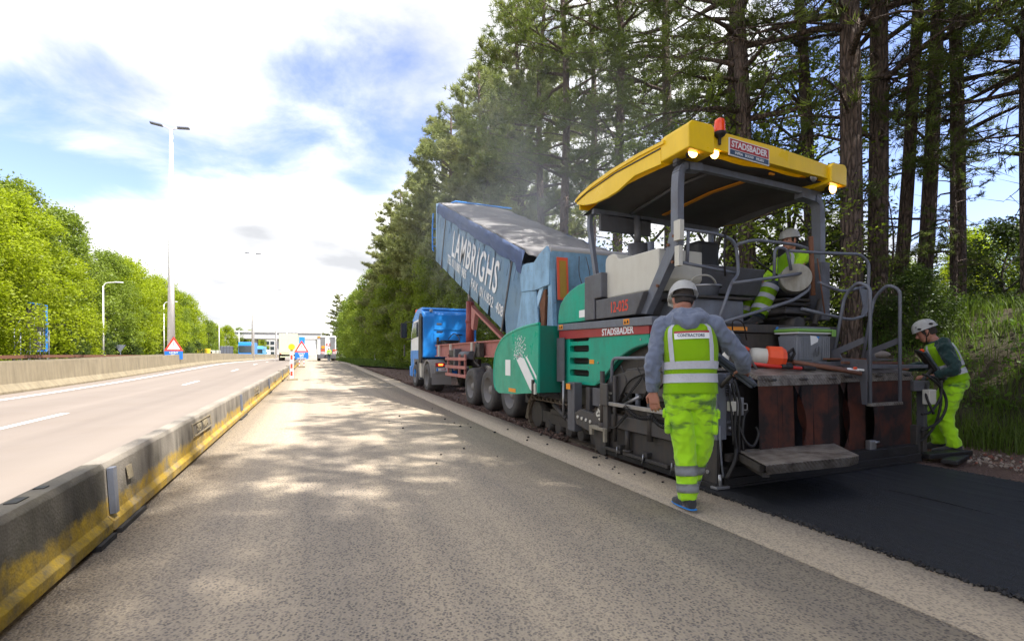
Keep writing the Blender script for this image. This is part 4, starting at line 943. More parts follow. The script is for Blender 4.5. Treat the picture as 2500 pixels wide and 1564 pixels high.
rail([(4.94, 4.0, 2.15), (4.95, 4.0, 2.50), (5.15, 4.0, 2.50), (5.22, 4.0, 2.25)], .017, .08)
rail([(5.15, 3.97, 2.47), (5.6, 3.92, 2.47), (6.28, 3.88, 2.50), (6.42, 3.86, 2.40), (6.38, 3.86, 1.75), (6.1, 3.88, 1.68), (5.35, 3.96, 1.80)])
rail([(5.58, 3.92, 2.12), (5.95, 3.9, 2.02), (6.36, 3.87, 2.10)])
rail([(4.10, 3.98, 1.60), (4.7, 4.0, 1.75), (5.25, 3.98, 1.90), (5.50, 3.95, 2.05), (5.5, 3.94, 2.3)])
part('rail_plate', MB().prism([(6.22, 2.08), (6.36, 2.06), (6.37, 1.74), (6.26, 1.72), (6.30, 1.85)], 'y', 3.85, 3.862), M['lgrey'])
rail([(4.9, 4.3, 2.45), (5.2, 4.15, 2.2)], .012, m='black', name='lever')
part('seat_pivot', MB().cyl((5.35, 3.99, 1.62), (5.35, 4.2, 1.62), .09).box((5.1, 3.98, 1.74), (5.5, 4.2, 1.79), .01), M['dark'])
# screed: tread deck, hinged covers, rubber flaps
part('tread_plate', MB().prism([(3.36, 1.015), (3.36, 1.055), (3.62, 1.105), (4.0, 1.115), (4.0, 1.10), (3.62, 1.09)], 'x', 3.93, 5.10), M['tread'])
part('tread_plate', MB().prism([(3.52, 1.0), (3.52, 1.045), (3.75, 1.10), (4.0, 1.105), (4.0, 1.09), (3.75, 1.085)], 'x', 5.30, 6.66), M['tread'])
part('tread_plate', MB().box((3.60, 3.62, 1.10), (3.926, 4.0, 1.112), 0), M['tread'])
for (x0, x1, y) in ((3.93, 5.10, 3.35), (5.30, 6.66, 3.51)):
    part('hinge_strip', MB().box((x0, y-.006, .955), (x1, y+.012, 1.012)), M['steel'] if 0 else M['tread'])
    for k in range(3): part('hinge', MB().cyl((x0+.12+k*(x1-x0-.3)/2, y-.008, 1.012), (x0+.22+k*(x1-x0-.3)/2, y-.008, 1.012), .013, n=8), M['dark'])
def flapstrip(x0, x1, y, z0, z1, twist=0, bulge=0, shift=0):
    b = bmesh.new(); rows = []
    for i in range(11):
        t = i/10; z = z1+(z0-z1)*t; c = (x0+x1)/2+shift*t*t; w = (x1-x0)/2; a = twist*math.sin(PI*min(1, t*1.1))*1.2; row = []
        for s in (-1, -.33, .33, 1): row.append(b.verts.new((c+w*s*math.cos(a), y+w*s*math.sin(a)-bulge*math.sin(PI*t*.9)-.02*t, z)))
        rows.append(row)
    for i in range(10):
        for j in range(3): b.faces.new((rows[i][j], rows[i+1][j], rows[i+1][j+1], rows[i][j+1])).smooth = True
    bmesh.ops.solidify(b, geom=b.faces[:], thickness=.008); me = bpy.data.meshes.new('rubber_flap'); b.to_mesh(me); b.free(); smooth(mkobj('rubber_flap', me, M['flap'], PV), 40)
xs = [(3.94, 4.105, 0, .0, 0), (4.108, 4.19, -.12, 0, .005), (4.193, 4.26, .12, 0, .005), (4.263, 4.42, 0, 0, 0), (4.425, 4.53, 1.15, .02, .12), (4.54, 4.702, 0, 0, -.015), (4.704, 4.812, .0, 0, 0), (4.814, 4.932, 0, 0, 0), (4.934, 5.09, .0, 0, 0)]
for i, (a, c, tw, bu, sh) in enumerate(xs): flapstrip(a, c, 3.364+.0015*(i % 2), .30, .96, tw, bu, sh)
xs = [(5.36, 5.48, .95, .03, .02), (5.50, 5.662, 0, 0, 0), (5.664, 5.80, 0, 0, -.02), (5.82, 6.00, .25, .05, .03), (6.003, 6.152, .0, 0, .0), (6.154, 6.302, 0, 0, 0), (6.304, 6.472, 0, 0, 0), (6.475, 6.65, 0, 0, 0)]
for i, (a, c, tw, bu, sh) in enumerate(xs): flapstrip(a, c, 3.532+.0015*(i % 2), .14, .95, tw, bu, sh)
part('screed_body', MB().box((3.95, 3.62, .16), (6.6, 4.3, .95), .01), M['black'])
part('screed_plate', MB().box((3.56, 3.40, .012), (6.62, 4.1, .10), .004).box((3.58, 3.42, .10), (6.6, 3.6, .20), .004), M['black'])
part('screed_edge', MB().box((3.56, 3.385, .010), (6.60, 3.40, .030)), M['black'])
part('step_platform', MB().prism([(3.44, 2.86), (4.40, 2.80), (4.55, 2.82), (4.93, 3.30), (3.73, 3.42)], 'z', .345, .352), M['tread'])
b = MB(); b.quad((3.44, 2.86, .352), (4.40, 2.80, .352), (4.40, 2.803, .272), (3.44, 2.863, .272)); b.quad((4.40, 2.80, .352), (4.55, 2.82, .350), (4.55, 2.825, .28), (4.40, 2.803, .272)); b.quad((4.55, 2.82, .350), (4.93, 3.30, .350), (4.93, 3.30, .29), (4.55, 2.825, .28))
bmesh.ops.solidify(b.b, geom=b.b.faces[:], thickness=.006); part('step_edge', b, M['tread'])
part('step_frame', MB().bar((3.50, 2.95, .30), (3.72, 3.40, .30), .04, .06).bar((3.55, 2.95, .24), (3.85, 3.45, .22), .05, .04).bar((4.4, 2.9, .30), (4.7, 3.4, .30), .04, .06).bar((3.6, 3.42, .29), (4.9, 3.38, .29), .05, .07), M['dark'])
part('clamp', MB().box((5.75, 3.44, .16), (5.86, 3.50, .30), .01).cyl((5.8, 3.43, .28), (5.88, 3.43, .28), .012), M['steel'])
# right end of the screed with its hoses
part('end_gate', MB().box((6.62, 3.45, .06), (6.70, 5.0, .42), .008).box((6.64, 3.55, .42), (6.72, 3.7, .98), .006).box((6.85, 3.5, .05), (6.93, 4.9, .38), .008), M['dark'])
part('end_beam', MB().box((6.67, 3.50, .82), (6.98, 3.66, .94), .01).box((6.9, 3.52, .3), (6.97, 3.6, .85), .006), M['grey'])
part('junction_box', MB().box((6.82, 3.42, .66), (6.96, 3.50, .84), .008), M['cream'])
for k, P in enumerate([[(6.85, 3.45, 1.0), (7.02, 3.40, .85), (7.08, 3.38, .65), (6.95, 3.40, .45), (6.7, 3.45, .35)], [(6.80, 3.48, 1.02), (6.98, 3.42, .95), (7.05, 3.42, .7), (6.98, 3.45, .4), (6.8, 3.5, .22), (6.68, 3.5, .25)],
                       [(6.7, 3.44, .55), (6.85, 3.42, .58), (7.0, 3.4, .75), (7.02, 3.4, .95)], [(6.9, 3.5, .9), (6.82, 3.45, .75), (6.86, 3.4, .55)]]): hose(P, .015)
part('side_shoe', MB().box((6.75, 3.2, .0), (7.35, 3.35, .05), .01, rot=(0, 0, .25)).box((6.7, 3.32, .03), (7.45, 3.46, .09), .01, rot=(0, 0, -.1)), M['black'])
part('screed_frame_right', MB().box((6.5, 4.3, .15), (6.62, 5.6, .6), .01), M['dark'])
# left end of the screed: side plate, guide rail, posts, hydraulics
part('side_plate', MB().box((3.52, 3.46, .02), (3.56, 5.25, .34), .004).box((3.52, 3.46, .34), (3.60, 4.9, .64), .01), M['dark'])
part('side_plate_nose', MB().prism([(5.25, -.04), (5.42, .02), (5.5, .2), (5.45, .36), (5.2, .40), (5.2, .0)], 'x', 3.44, 3.50, .004), M['dark'])
part('edge_former', MB().box((3.46, 3.42, -.005), (3.515, 5.4, .05), .004), M['black'])
for k in range(4): part('former_rail', MB().box((3.43, 3.62+.42*k, .065), (3.475, 3.98+.42*k, .10), .004), M['dark'])
for y in (3.98, 4.45, 4.95): 
    part('chain_link', MB().tube([(3.44, y, .14), (3.435, y, .08), (3.44, y+.02, .02)], .008, 5), M['steel'])
    part('former_bracket', MB().box((3.45, y-.05, .11), (3.54, y+.04, .16), .004), M['dark'])
part('side_beam', MB().box((3.45, 3.55, .36), (3.518, 5.15, .52), .008), M['dgrey']); part('side_beam', MB().box((3.46, 3.55, .56), (3.517, 4.3, .62), .006), M['dark'])
part('guide_bar', MB().box((3.40, 3.85, .63), (3.44, 5.15, .675), .004), M['steel'])
part('round_post', MB().cyl((3.42, 5.24, .30), (3.42, 5.24, 1.05), .032).cyl((3.42, 5.24, .30), (3.42, 5.24, .40), .05), M['dark'])
part('round_post', MB().cyl((3.43, 4.98, .20), (3.43, 4.98, 1.0), .025), M['dark']); part('round_post', MB().cyl((3.46, 4.35, .3), (3.46, 4.35, .72), .035), M['dark'])
part('slotted_bracket', MB().box((3.38, 5.08, .62), (3.41, 5.24, .90), .012).box((3.40, 5.1, .3), (3.46, 5.2, .62), .006), M['dgrey'])
part('outrigger', MB().box((3.36, 5.12, .30), (3.44, 5.46, .34), .004).box((3.36, 5.40, .22), (3.40, 5.46, .30), .004).box((3.36, 5.1, .17), (3.40, 5.14, .34), .004), M['dirtycream'])
part('vertical_jack', MB().cyl((3.47, 4.78, .12), (3.47, 4.78, .36), .03).cyl((3.47, 4.78, .10), (3.47, 4.78, .13), .055), M['dark'])
rail([(3.42, 5.03, .92), (3.42, 5.03, 1.215), (3.42, 4.35, 1.22), (3.42, 4.1, 1.22), (3.42, 4.05, 1.0)], .02, .10)
part('side_cover', MB().prism([(5.0, .85), (4.95, 1.08), (4.3, 1.15), (3.9, 1.15), (3.9, .80), (4.4, .72)], 'x', 3.57, 3.72, .01), M['dgrey'])
part('ram', MB().cyl((3.50, 4.62, .62), (3.50, 4.62, .90), .03), M['lgrey']); part('ram', MB().tube([(3.48, 4.85, .66), (3.48, 4.55, .78)], .022, 8), M['steel'])
for P in ([(3.45, 4.9, .75), (3.44, 4.7, .95), (3.44, 4.4, 1.05), (3.46, 4.1, 1.08)], [(3.5, 4.95, 1.12), (3.47, 4.8, .95), (3.47, 4.85, .8), (3.5, 4.7, .7)], [(3.48, 4.6, 1.1), (3.46, 4.4, .9), (3.47, 4.5, .75)], [(3.46, 4.2, .9), (3.44, 4.0, 1.02), (3.46, 3.85, 1.05)]): hose(P, .012)
coil((3.42, 4.80, .70), (3.42, 4.45, 1.0), 16, .014); coil((3.38, 4.72, .66), (3.40, 4.25, .58), 16, .020, .006, .06); coil((3.38, 4.25, .62), (3.40, 3.9, .56), 14, .022, .006, .08)
hose([(3.40, 5.05, .36), (3.38, 4.9, .38), (3.40, 4.75, .50)], .008); coil((3.40, 4.88, .42), (3.40, 4.70, .56), 8, .018)
part('plate_lower', MB().box((3.50, 3.44, .04), (3.53, 3.95, .46), .004), M['dark'])
b = MB()
for y, z in ((3.9, .38), (3.9, .14), (3.55, .38), (3.55, .14), (4.9, .44), (4.2, .44), (3.7, .58)): b.cyl((3.49, y, z), (3.505, y, z), .02, n=6)
part('plate_bolts', b, M['steel'])
part('end_post', MB().box((3.48, 3.42, .46), (3.60, 3.50, 1.08), .006), M['lgrey'])
part('end_post', MB().box((3.80, 3.62, .45), (3.90, 3.72, 1.08), .006).prism([(3.6, 1.08), (3.9, 1.08), (3.9, .9), (3.82, .98), (3.6, 1.0)], 'y', 3.63, 3.70), M['grey'])
for z in (.52, .72, .95): part('knob', MB().cyl((3.85, 3.58, z), (3.85, 3.64, z), .028, n=10), M['steel'])
part('switch_box', MB().box((3.60, 3.36, .73), (3.66, 3.42, .82), .006), M['cream']); part('socket_box', MB().box((3.72, 3.40, .68), (3.80, 3.46, .85), .006), M['steel'])
part('box_latch', MB().tube(rounded([(3.80, 3.41, .79), (3.84, 3.40, .79), (3.84, 3.40, .73), (3.80, 3.41, .73)], .01), .005, 5), M['steel'])
part('cross_tube', MB().cyl((3.62, 3.55, .90), (3.92, 3.62, .90), .035).cyl((3.6, 3.5, .60), (3.95, 3.6, .58), .02), M['grey'])
for P, r in (([(3.66, 3.42, 1.0), (3.67, 3.38, .8), (3.65, 3.37, .5), (3.70, 3.37, .30)], .014), ([(3.70, 3.42, 1.02), (3.705, 3.36, .8), (3.69, 3.36, .55), (3.72, 3.38, .28)], .013), ([(3.74, 3.42, .62), (3.75, 3.34, .45), (3.84, 3.33, .40), (3.93, 3.35, .50), (3.96, 3.4, .56)], .013),
             ([(3.9, 3.45, .72), (3.82, 3.42, .66), (3.78, 3.4, .50), (3.77, 3.38, .34)], .014), ([(3.5, 3.40, .60), (3.46, 3.36, .45), (3.48, 3.36, .25), (3.52, 3.38, .12)], .009), ([(3.70, 3.40, .42), (3.62, 3.34, .28), (3.52, 3.34, .12)], .02), ([(3.62, 3.42, 1.02), (3.60, 3.36, .7), (3.62, 3.36, .42)], .01)):
    hose(P, r, 'lgrey' if r == .009 else 'black')
coil((3.58, 3.40, 1.04), (3.60, 3.40, .86), 8, .014)
part('hanging_plate', MB().prism([(3.78, .36), (3.86, .34), (3.88, .24), (3.83, .18), (3.77, .22)], 'y', 3.33, 3.345), M['lgrey'])
part('corner_fitting', MB().box((3.44, 3.38, .01), (3.60, 3.46, .035), .004).cyl((3.52, 3.42, .03), (3.52, 3.42, .14), .018), M['steel'])
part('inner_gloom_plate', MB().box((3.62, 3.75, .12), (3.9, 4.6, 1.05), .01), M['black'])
# boards and ladder frames behind the right half of the screed
for (x0, x1) in ((5.54, 5.62), (6.06, 6.12)):
    P = rounded([(x0, 3.32, .72), (x0, 3.32, 1.98), (x0-.04, 3.42, 2.05), (x0+.02, 3.60, 1.93), (x0+.0, 3.72, 1.2)], .10, 6)
    part('ladder_rail', MB().tube(P, .018, 8), M['lgrey'])
part('ladder_rung', MB().bar((5.52, 3.32, .72), (6.07, 3.32, .72), .05, .03), M['tread']); part('ladder_plate', MB().prism([(3.33, 1.20), (3.33, .72), (3.38, .72), (3.40, .98), (3.55, 1.12), (3.72, 1.18), (3.72, 1.30), (3.36, 1.45), (3.36, 1.38), (3.62, 1.27), (3.60, 1.22)], 'x', 5.50, 5.515), M['grey'])
part('ladder_plate', MB().prism([(3.33, 1.20), (3.72, 1.18), (3.72, 1.30), (3.36, 1.45), (3.36, 1.38), (3.62, 1.27), (3.60, 1.22)], 'x', 6.10, 6.115), M['grey'])
part('ladder_beam', MB().box((5.12, 3.60, 1.13), (6.05, 3.66, 1.18), .006).box((5.55, 3.40, 1.10), (6.75, 3.45, 1.14), .004), M['grey'])
part('rear_shelf', MB().box((5.3, 3.66, 1.125), (6.6, 3.98, 1.14)), M['dark'])
# ---------------------------------------------------------------- tipper trailer and truck
M['bodydirty'] = paint('stained_blue_body', (.24, .43, .62), .55, .62, (.05, .055, .06), scale=2.2, bump=.08, wear=.5)
TR = thing('tipper_trailer', 'faded blue tipper trailer with raised body tipping asphalt into the paver hopper', 'trailer', (5.15, 12, 0))
def tp(name, b, m, label=None, par=None):
    o = b.build(name, m, par or TR)
    if label: o['label'] = label
    return o
# body in the tilted plane: base line runs from rear (y 8.35, z 1.15) up to the front (y 16.19, z 4.48)
A = Vector((0, 8.35, 1.14)); U = Vector((0, 16.19-8.35, 4.48-1.14)).normalized(); Vn = Vector((0, -U.z, U.y))
def q(x, u, v): return Vector((x, 0, 0))+A+U*u+Vn*v
X0, X1 = 3.90, 6.40; HH = 1.80; LL = 8.52
b = MB(); b.quad(q(X0+.06, 0, 0), q(X1-.06, 0, 0), q(X1-.06, LL, 0), q(X0+.06, LL, 0)); bmesh.ops.solidify(b.b, geom=b.b.faces[:], thickness=.08); tp('body_floor', b, M['pink'])
# side panels: individual vertical sheets with joints, slightly different cants
edges_u = [.55, 1.75, 2.78, 3.62, 4.42, 5.25, 6.05, 6.85, 7.62, 8.1, 8.55]
for side, X in ((0, X0), (1, X1)):
    for i, (a, c) in enumerate(zip(edges_u, edges_u[1:])):
        b = MB(); s = 1 if side == 0 else -1; bow = .003 if i % 2 else .006
        P = [(a+.008, .0), (c-.008, .0), (c-.008, HH-.25), (a+.008, HH-.25)]
        n = 5; vs = [[b.b.verts.new(q(X-s*bow*math.sin(PI*k/n)*math.sin(PI*j/4), a+.003+(c-a-.006)*k/n, (HH-.2)*j/4)) for k in range(n+1)] for j in range(5)]
        for j in range(4):
            for k in range(n): b.b.faces.new((vs[j][k], vs[j][k+1], vs[j+1][k+1], vs[j+1][k])).smooth = True
        bmesh.ops.solidify(b.b, geom=b.b.faces[:], thickness=.03*s*-1); smooth(tp('side_sheet', b, M['bodyblue']), 30)
    b = MB(); b.bar(q(X+.03*(1 if side == 0 else -1), .5, .8), q(X+.03*(1 if side == 0 else -1), LL, .8), .03, 1.5, up=Vn); tp('inner_wall', b, M['dark'])
    for u in (1.75, 7.62): b = MB(); b.bar(q(X, u, -.05), q(X, u, HH-.2), .05, .05, up=U); tp('side_post', b, M['grey'])
# rear corner post, torn flashing, tailgate
zp = 3.10
for X, s in ((X0, 1), (X1, -1)):
    b = MB(); b.bar(q(X+.06*s, .5, -.03), q(X+.06*s, .12, HH-.05), .12, .14, up=U); tp('rear_post', b, M['bodyblue'])
tp('rear_frame', MB().prism([(7.60, 3.05), (7.62, 2.50), (8.20, 2.47), (8.85, 2.52), (8.92, 3.02), (8.60, 3.04), (8.25, 3.0), (8.05, 3.10), (7.72, 3.20)], 'x', X0-.03, X0+.05, .003), M['bodydirty'])
tp('rear_sheet', MB().prism([(8.20, 2.46), (8.85, 2.51), (9.32, 1.36), (8.6, 1.1), (8.05, 1.15), (8.10, 1.8), (8.16, 2.2)], 'x', X0-.008, X0+.02), M['bodydirty'])
tp('tailgate', MB().prism([(7.60, 3.12), (7.70, 3.12), (7.86, 1.0), (7.78, 1.0)], 'x', X0+.02, X1-.02, .006), M['bodydirty'])
tp('tailgate_frame', MB().box((X0+.0, 7.56, 1.2), (X0+.09, 7.70, 3.05), .006, rot=(-.075, 0, 0)).box((4.9, 7.56, 1.2), (4.98, 7.64, 3.0), .006, rot=(-.075, 0, 0)), M['bodydirty'])
tp('tailgate_beam', MB().cyl((X0, 7.66, 3.13), (X1, 7.66, 3.13), .07, n=12), M['tarp'])
tp('rubber_chute_flap', MB().prism([(7.86, 2.45), (8.15, 2.40), (8.05, 1.9), (8.0, 1.2), (7.88, 1.1), (7.92, 1.7)], 'x', X0+.02, X0+.06), M['rust'])
tp('reflector_board', MB().box((3.99, 7.535, 2.22), (4.21, 7.55, 2.98), .003, rot=(-.06, 0, 0)), M['signred'] if 0 else paint('red_reflector', (.75, .11, .05), .4, .15))
tp('reflector_field', MB().box((4.035, 7.528, 2.26), (4.165, 7.534, 2.92), 0, rot=(-.06, 0, 0)), paint('ochre_reflector', (.42, .24, .03), .5, .3))
hb = MB().tube(smoothpath([(4.42, 7.52, 3.02), (4.41, 7.50, 2.7), (4.50, 7.50, 2.45), (4.60, 7.50, 2.3), (4.52, 7.5, 2.2)], 6), .008, 5); tp('cable', hb, M['grey'])
tp('cable', MB().tube(smoothpath([(4.56, 7.52, 3.02), (4.62, 7.50, 2.75), (4.63, 7.50, 2.5), (4.60, 7.50, 2.34)], 6), .008, 5), M['grey'])
text('tailgate_lettering', 'S', .2, M['white'], TR, frame((4.35, 7.60, 2.12), (1, 0, 0), (0, -.07, 1)), .01, .001)
tp('tailgate_hooks', MB().box((4.2, 7.55, 1.9), (4.4, 7.6, 2.05), .01), M['rust'])
# tarpaulin: skirt along both sides and a slack top
for X, s in ((X0, -1), (X1, 1)):
    b = MB(); n = 40; vs = []
    for k in range(n+1):
        u = 1.15+(LL+.25-1.15)*k/n; w = .015*math.sin(k*1.1)+.01*math.sin(k*2.7); vs.append((b.b.verts.new(q(X+s*(.03+w), u, HH-.29+.02*math.sin(k*.7)-(.12 if k < 2 else 0))), b.b.verts.new(q(X+s*(.045+w*.5), u, HH-.15)), b.b.verts.new(q(X+s*.02, u, HH+.06))))
    for k in range(n):
        for j in (0, 1): b.b.faces.new((vs[k][j], vs[k+1][j], vs[k+1][j+1], vs[k][j+1])).smooth = True
    bmesh.ops.solidify(b.b, geom=b.b.faces[:], thickness=.012); tp('tarp_skirt', b, M['tarpblue'])
b = MB(); nu, nv = 40, 20; vs = []
for k in range(nu+1):
    u = .1+(LL+.15)*k/nu; row = []
    for j in range(nv+1):
        t = j/nv; x = X0-.02+(X1-X0+.04)*t; row.append(b.b.verts.new(q(x, u, HH+.055+.10*math.sin(PI*t)+.022*math.sin(u*5+3*t)+.015*math.sin(u*11+t*9)-(.02 if 9 < j < 11 else 0))))
    vs.append(row)
for k in range(nu):
    for j in range(nv): b.b.faces.new((vs[k][j], vs[k][j+1], vs[k+1][j+1], vs[k+1][j])).smooth = True
bmesh.ops.solidify(b.b, geom=b.b.faces[:], thickness=-.012); tp('tarpaulin', b, M['tarp'])
b = MB()
for k in range(18): b.tube([q(X0-.045, 1.4+.42*k, HH-.34), q(X0-.05, 1.42+.42*k, HH-.62)], .006, 4)
tp('tie_cords', b, M['tarpblue'])
b = MB(); b.tube([q(4.3, LL+.2, HH+.1), q(4.4, LL+.05, HH+.18), q(6.3, LL-.2, HH+.2)], .03, 6); tp('tarp_roller', b, M['trblue'])
tp('front_wall', MB().prism([(16.17, 4.50), (16.24, 4.50), (16.22, 6.42), (15.6, 6.2), (15.58, 6.16), (16.15, 6.3)], 'x', X0+.03, X1-.03), M['bodyblue'])
b = MB(); b.tube([(X0-.05, 16.3, 6.1), (X0-.05, 16.42, 5.6), (X0-.05, 16.40, 4.9), (X0-.05, 16.25, 4.8)], .025, 6); b.tube([(X0+.3, 16.3, 6.1), (X0+.3, 16.42, 5.6), (X0+.3, 16.40, 4.9)], .025, 6)
for z in (5.0, 5.3, 5.6): b.tube([(X0-.05, 16.41, z), (X0+.3, 16.41, z)], .015, 5)
tp('front_ladder', b, M['trblue'])
# lettering lies along the tilted side
def side_text(name, s, u, v, size, w=.01, sxx=1, sp=1): text(name, s, size, M['white'], TR, frame(q(X0-.021, u, v), -U, Vn), w, .0015, sx=sxx, spacing=sp)
side_text('company_lettering', 'LAMBRIGHS', 4.45, .93, 1.04, .015, .68, 1.14)
side_text('phone_lettering', 'TEL 011/881 985', 5.85, .42, .34, .006, .85, 1.05); side_text('fax_lettering', 'FAX  011/832  408', 3.05, .36, .34, .004, .9, 1.05)
# tipping ram, chassis, props, axles
tp('ram_outer', MB().cyl((4.78, 15.1, 1.35), (4.78, 15.05, 3.0), .135, n=18).cyl((4.78, 15.08, 2.30), (4.78, 15.08, 2.42), .15, n=18), M['ramred'])
tp('ram_rod', MB().cyl((4.78, 15.05, 3.0), (4.78, 15.0, 4.15), .085, n=14), M['steel'])
tp('chassis_beam', MB().box((4.30, 8.9, 1.20), (4.45, 17.9, 1.24)).box((4.36, 8.9, 1.24), (4.39, 17.9, 1.60)).box((4.30, 8.9, 1.60), (4.45, 17.9, 1.64)), M['pink'])
tp('chassis_beam', MB().box((5.75, 8.9, 1.20), (5.90, 17.9, 1.24)).box((5.81, 8.9, 1.24), (5.84, 17.9, 1.60)).box((5.75, 8.9, 1.60), (5.90, 17.9, 1.64)), M['pink'])
for y in (9.2, 10.8, 12.4, 14.2, 16, 17.8): tp('cross_member', MB().box((4.40, y, 1.25), (5.80, y+.1, 1.55)), M['pink'])
for y in (17.2, 15.6, 13.3): tp('chassis_bracket', MB().box((4.24, y-.05, 1.2), (4.299, y+.05, 1.62), .01), M['cream'])
b = MB()
b.prism([(12.9, 2.64), (12.75, 2.55), (10.0, 1.45), (10.35, 1.52), (12.55, 2.40), (12.75, 1.95), (12.9, 2.0)], 'x', 4.12, 4.24); tp('body_stay', b, M['pink'])
tp('body_stay', MB().prism([(12.9, 2.64), (12.75, 2.55), (10.0, 1.45), (10.35, 1.52), (12.55, 2.40), (12.75, 1.95), (12.9, 2.0)], 'x', 5.9, 6.0), M['pink'])
for i in range(3):
    tp('side_guard', MB().box((3.90, 12.75, .62+.24*i), (3.94, 14.9, .71+.24*i), .008), M['pink'])
for y in (12.95, 13.5, 14.75): tp('guard_post', MB().box((3.945, y, .6), (4.0, y+.07, 1.28), .006), M['pink'])
tp('trailer_leg', MB().box((4.0, 14.15, .78), (4.22, 14.35, 1.45), .02), M['grey'])
tp('equipment_box', MB().box((4.02, 14.45, 1.05), (4.3, 14.9, 1.42), .02), M['dark']); tp('air_tank', MB().cyl((4.15, 12.9, 1.25), (4.15, 13.9, 1.25), .12), M['grey'])
tp('hoses', MB().tube(smoothpath([(4.2, 12.6, 1.6), (4.1, 12.5, 1.3), (4.15, 12.7, 1.1), (4.2, 12.4, .95)], 5), .03, 5).box((4.15, 12.3, 1.2), (4.3, 12.7, 1.58), .02), M['dark'])
def wheel(x, y, r, w, par, side=-1, z=None):
    z = (r-.08) if z is None else z
    h = w/2
    o = MB().lathe([(r*.60, -h), (r*.66, -h), (r*.80, -h*1.06), (r*.93, -h), (r*.985, -h*.75), (r, -h*.4), (r, h*.4), (r*.985, h*.75), (r*.93, h), (r*.8, h*1.05), (r*.6, h)], (x, y, z), (1, 0, 0), 36).build('wheel', M['tyre'], par)
    MB().lathe([(r*.6, -h), (r*.58, -h*.75), (r*.50, -h*.2), (r*.42, .02), (r*.32, 0), (r*.22, -h*.35), (r*.18, -h*.7), (r*.05, -h*.75), (0, -h*.75)] if side < 0 else [(r*.6, h), (r*.5, h*.2), (r*.2, h*.5), (0, h*.6)], (x, y, z), (1, 0, 0), 28).build('rim', M['rimgrey'], o)
    b = MB()
    for k in range(10):
        a = 2*PI*k/10; yy = y+r*.36*math.cos(a); zz = z+r*.36*math.sin(a); b.cyl((x-h*.28, yy, zz), (x+.03, yy, zz), r*.038, n=6)
    nb = b.build('wheel_nuts', M['rimgrey'], o)
    return o
M['rimgrey'] = paint('dusty_rim', (.22, .21, .20), .6, .6, (.22, .19, .15), scale=8)
for y in (9.55, 10.92, 12.28):
    wheel(4.08, y, .50, .36, TR); wheel(6.2, y, .50, .36, TR)
    tp('axle', MB().cyl((4.2, y, .42), (6.1, y, .42), .07), M['dark'])
    tp('mudguard', MB().tube([(4.1, y+.56*math.cos(a), .44+.56*math.sin(a)) for a in [R(20+14*i) for i in range(11)]], .0, 4), M['dark']) if 0 else None
tp('leaf_springs', MB().box((4.3, 9.0, .5), (4.4, 12.9, .6)), M['dark'])
tp('rear_underrun', MB().box((4.0, 8.72, .35), (6.3, 8.82, .5), .01).box((4.3, 8.7, .5), (4.4, 8.85, 1.2)).box((4.33, 9.0, .0), (4.38, 9.04, .6)), M['dark'])
# tractor unit
TK = thing('truck_tractor', 'bright blue truck tractor coupled to the tipper trailer, cab facing away', 'truck', (5.1, 19.5, 0))
def kp(name, b, m, par=None): return b.build(name, m, par or TK)
cabp = [(18.72, 1.15), (18.70, 2.75), (18.78, 2.95), (19.0, 3.06), (19.6, 3.10), (20.2, 3.02), (20.7, 2.80), (20.98, 2.2), (21.15, 1.7), (21.15, .75), (20.7, .75), (20.7, 1.15)]
c = kp('cab', MB().prism(cabp, 'x', 4.0, 6.2, .05), M['trblue'])
kp('roof_cap', MB().prism([(18.9, 3.06), (19.1, 3.16), (20.1, 3.13), (20.6, 2.95), (20.3, 2.98), (19.6, 3.09)], 'x', 4.05, 6.15, .02), M['trblue'])
kp('cab_rear_panel', MB().box((4.45, 18.685, 2.25), (5.75, 18.70, 2.85), .006).box((4.45, 18.685, 1.75), (5.75, 18.70, 2.12), .006), M['trblue'])
kp('cab_recess', MB().box((4.7, 18.66, 1.3), (5.5, 18.71, 1.85), .02), M['black']); kp('cab_grip', MB().box((4.55, 18.67, 2.16), (4.8, 18.69, 2.2)).box((5.35, 18.67, 2.05), (5.6, 18.69, 2.09)), M['black'])
kp('cab_label', MB().box((4.55, 18.675, 2.45), (4.75, 18.684, 2.52)), M['grey'])
kp('side_fairing', MB().prism([(18.70, .95), (18.68, 2.75), (18.95, 2.9), (19.15, 2.7), (19.2, 1.2), (19.05, .95)], 'x', 3.93, 3.995, .01), M['black'])
kp('side_door', MB().prism([(19.3, 1.1), (19.3, 2.7), (20.4, 2.65), (20.85, 2.2), (21.0, 1.1)], 'x', 3.975, 4.003, .01), M['trwhite'] if 'trwhite' in M else M['white'])
kp('side_window', MB().prism([(19.4, 2.0), (19.4, 2.6), (20.3, 2.58), (20.7, 2.2), (20.75, 1.95)], 'x', 3.965, 3.974), M['glass'])
kp('door_stripe', MB().prism([(19.3, 1.1), (19.3, 1.45), (20.98, 1.45), (21.0, 1.1)], 'x', 3.965, 3.974), M['trblue'])
mm = kp('mirror_arm', MB().tube([(4.0, 20.6, 2.65), (3.68, 20.75, 2.66), (3.66, 20.75, 2.55)], .025, 6).tube([(4.0, 20.6, 1.95), (3.68, 20.72, 1.92)], .02, 6), M['black'])
MB().box((3.50, 20.68, 1.98), (3.76, 20.80, 2.62), .03).build('mirror', M['black'], mm); MB().box((3.53, 20.672, 2.02), (3.73, 20.679, 2.58), 0).build('mirror_glass', M['glass'], mm)
kp('front_mirror', MB().box((3.7, 21.0, 1.2), (3.74, 21.2, 1.7), .02), M['black'])
for x in (4.1, 6.05): kp('roof_beacon', MB().lathe([(0, .13), (.05, .11), (.07, .03), (.07, 0)], (x, 19.3 if x > 5 else 20.3, 3.05), (0, 0, 1)), M['beacon'])
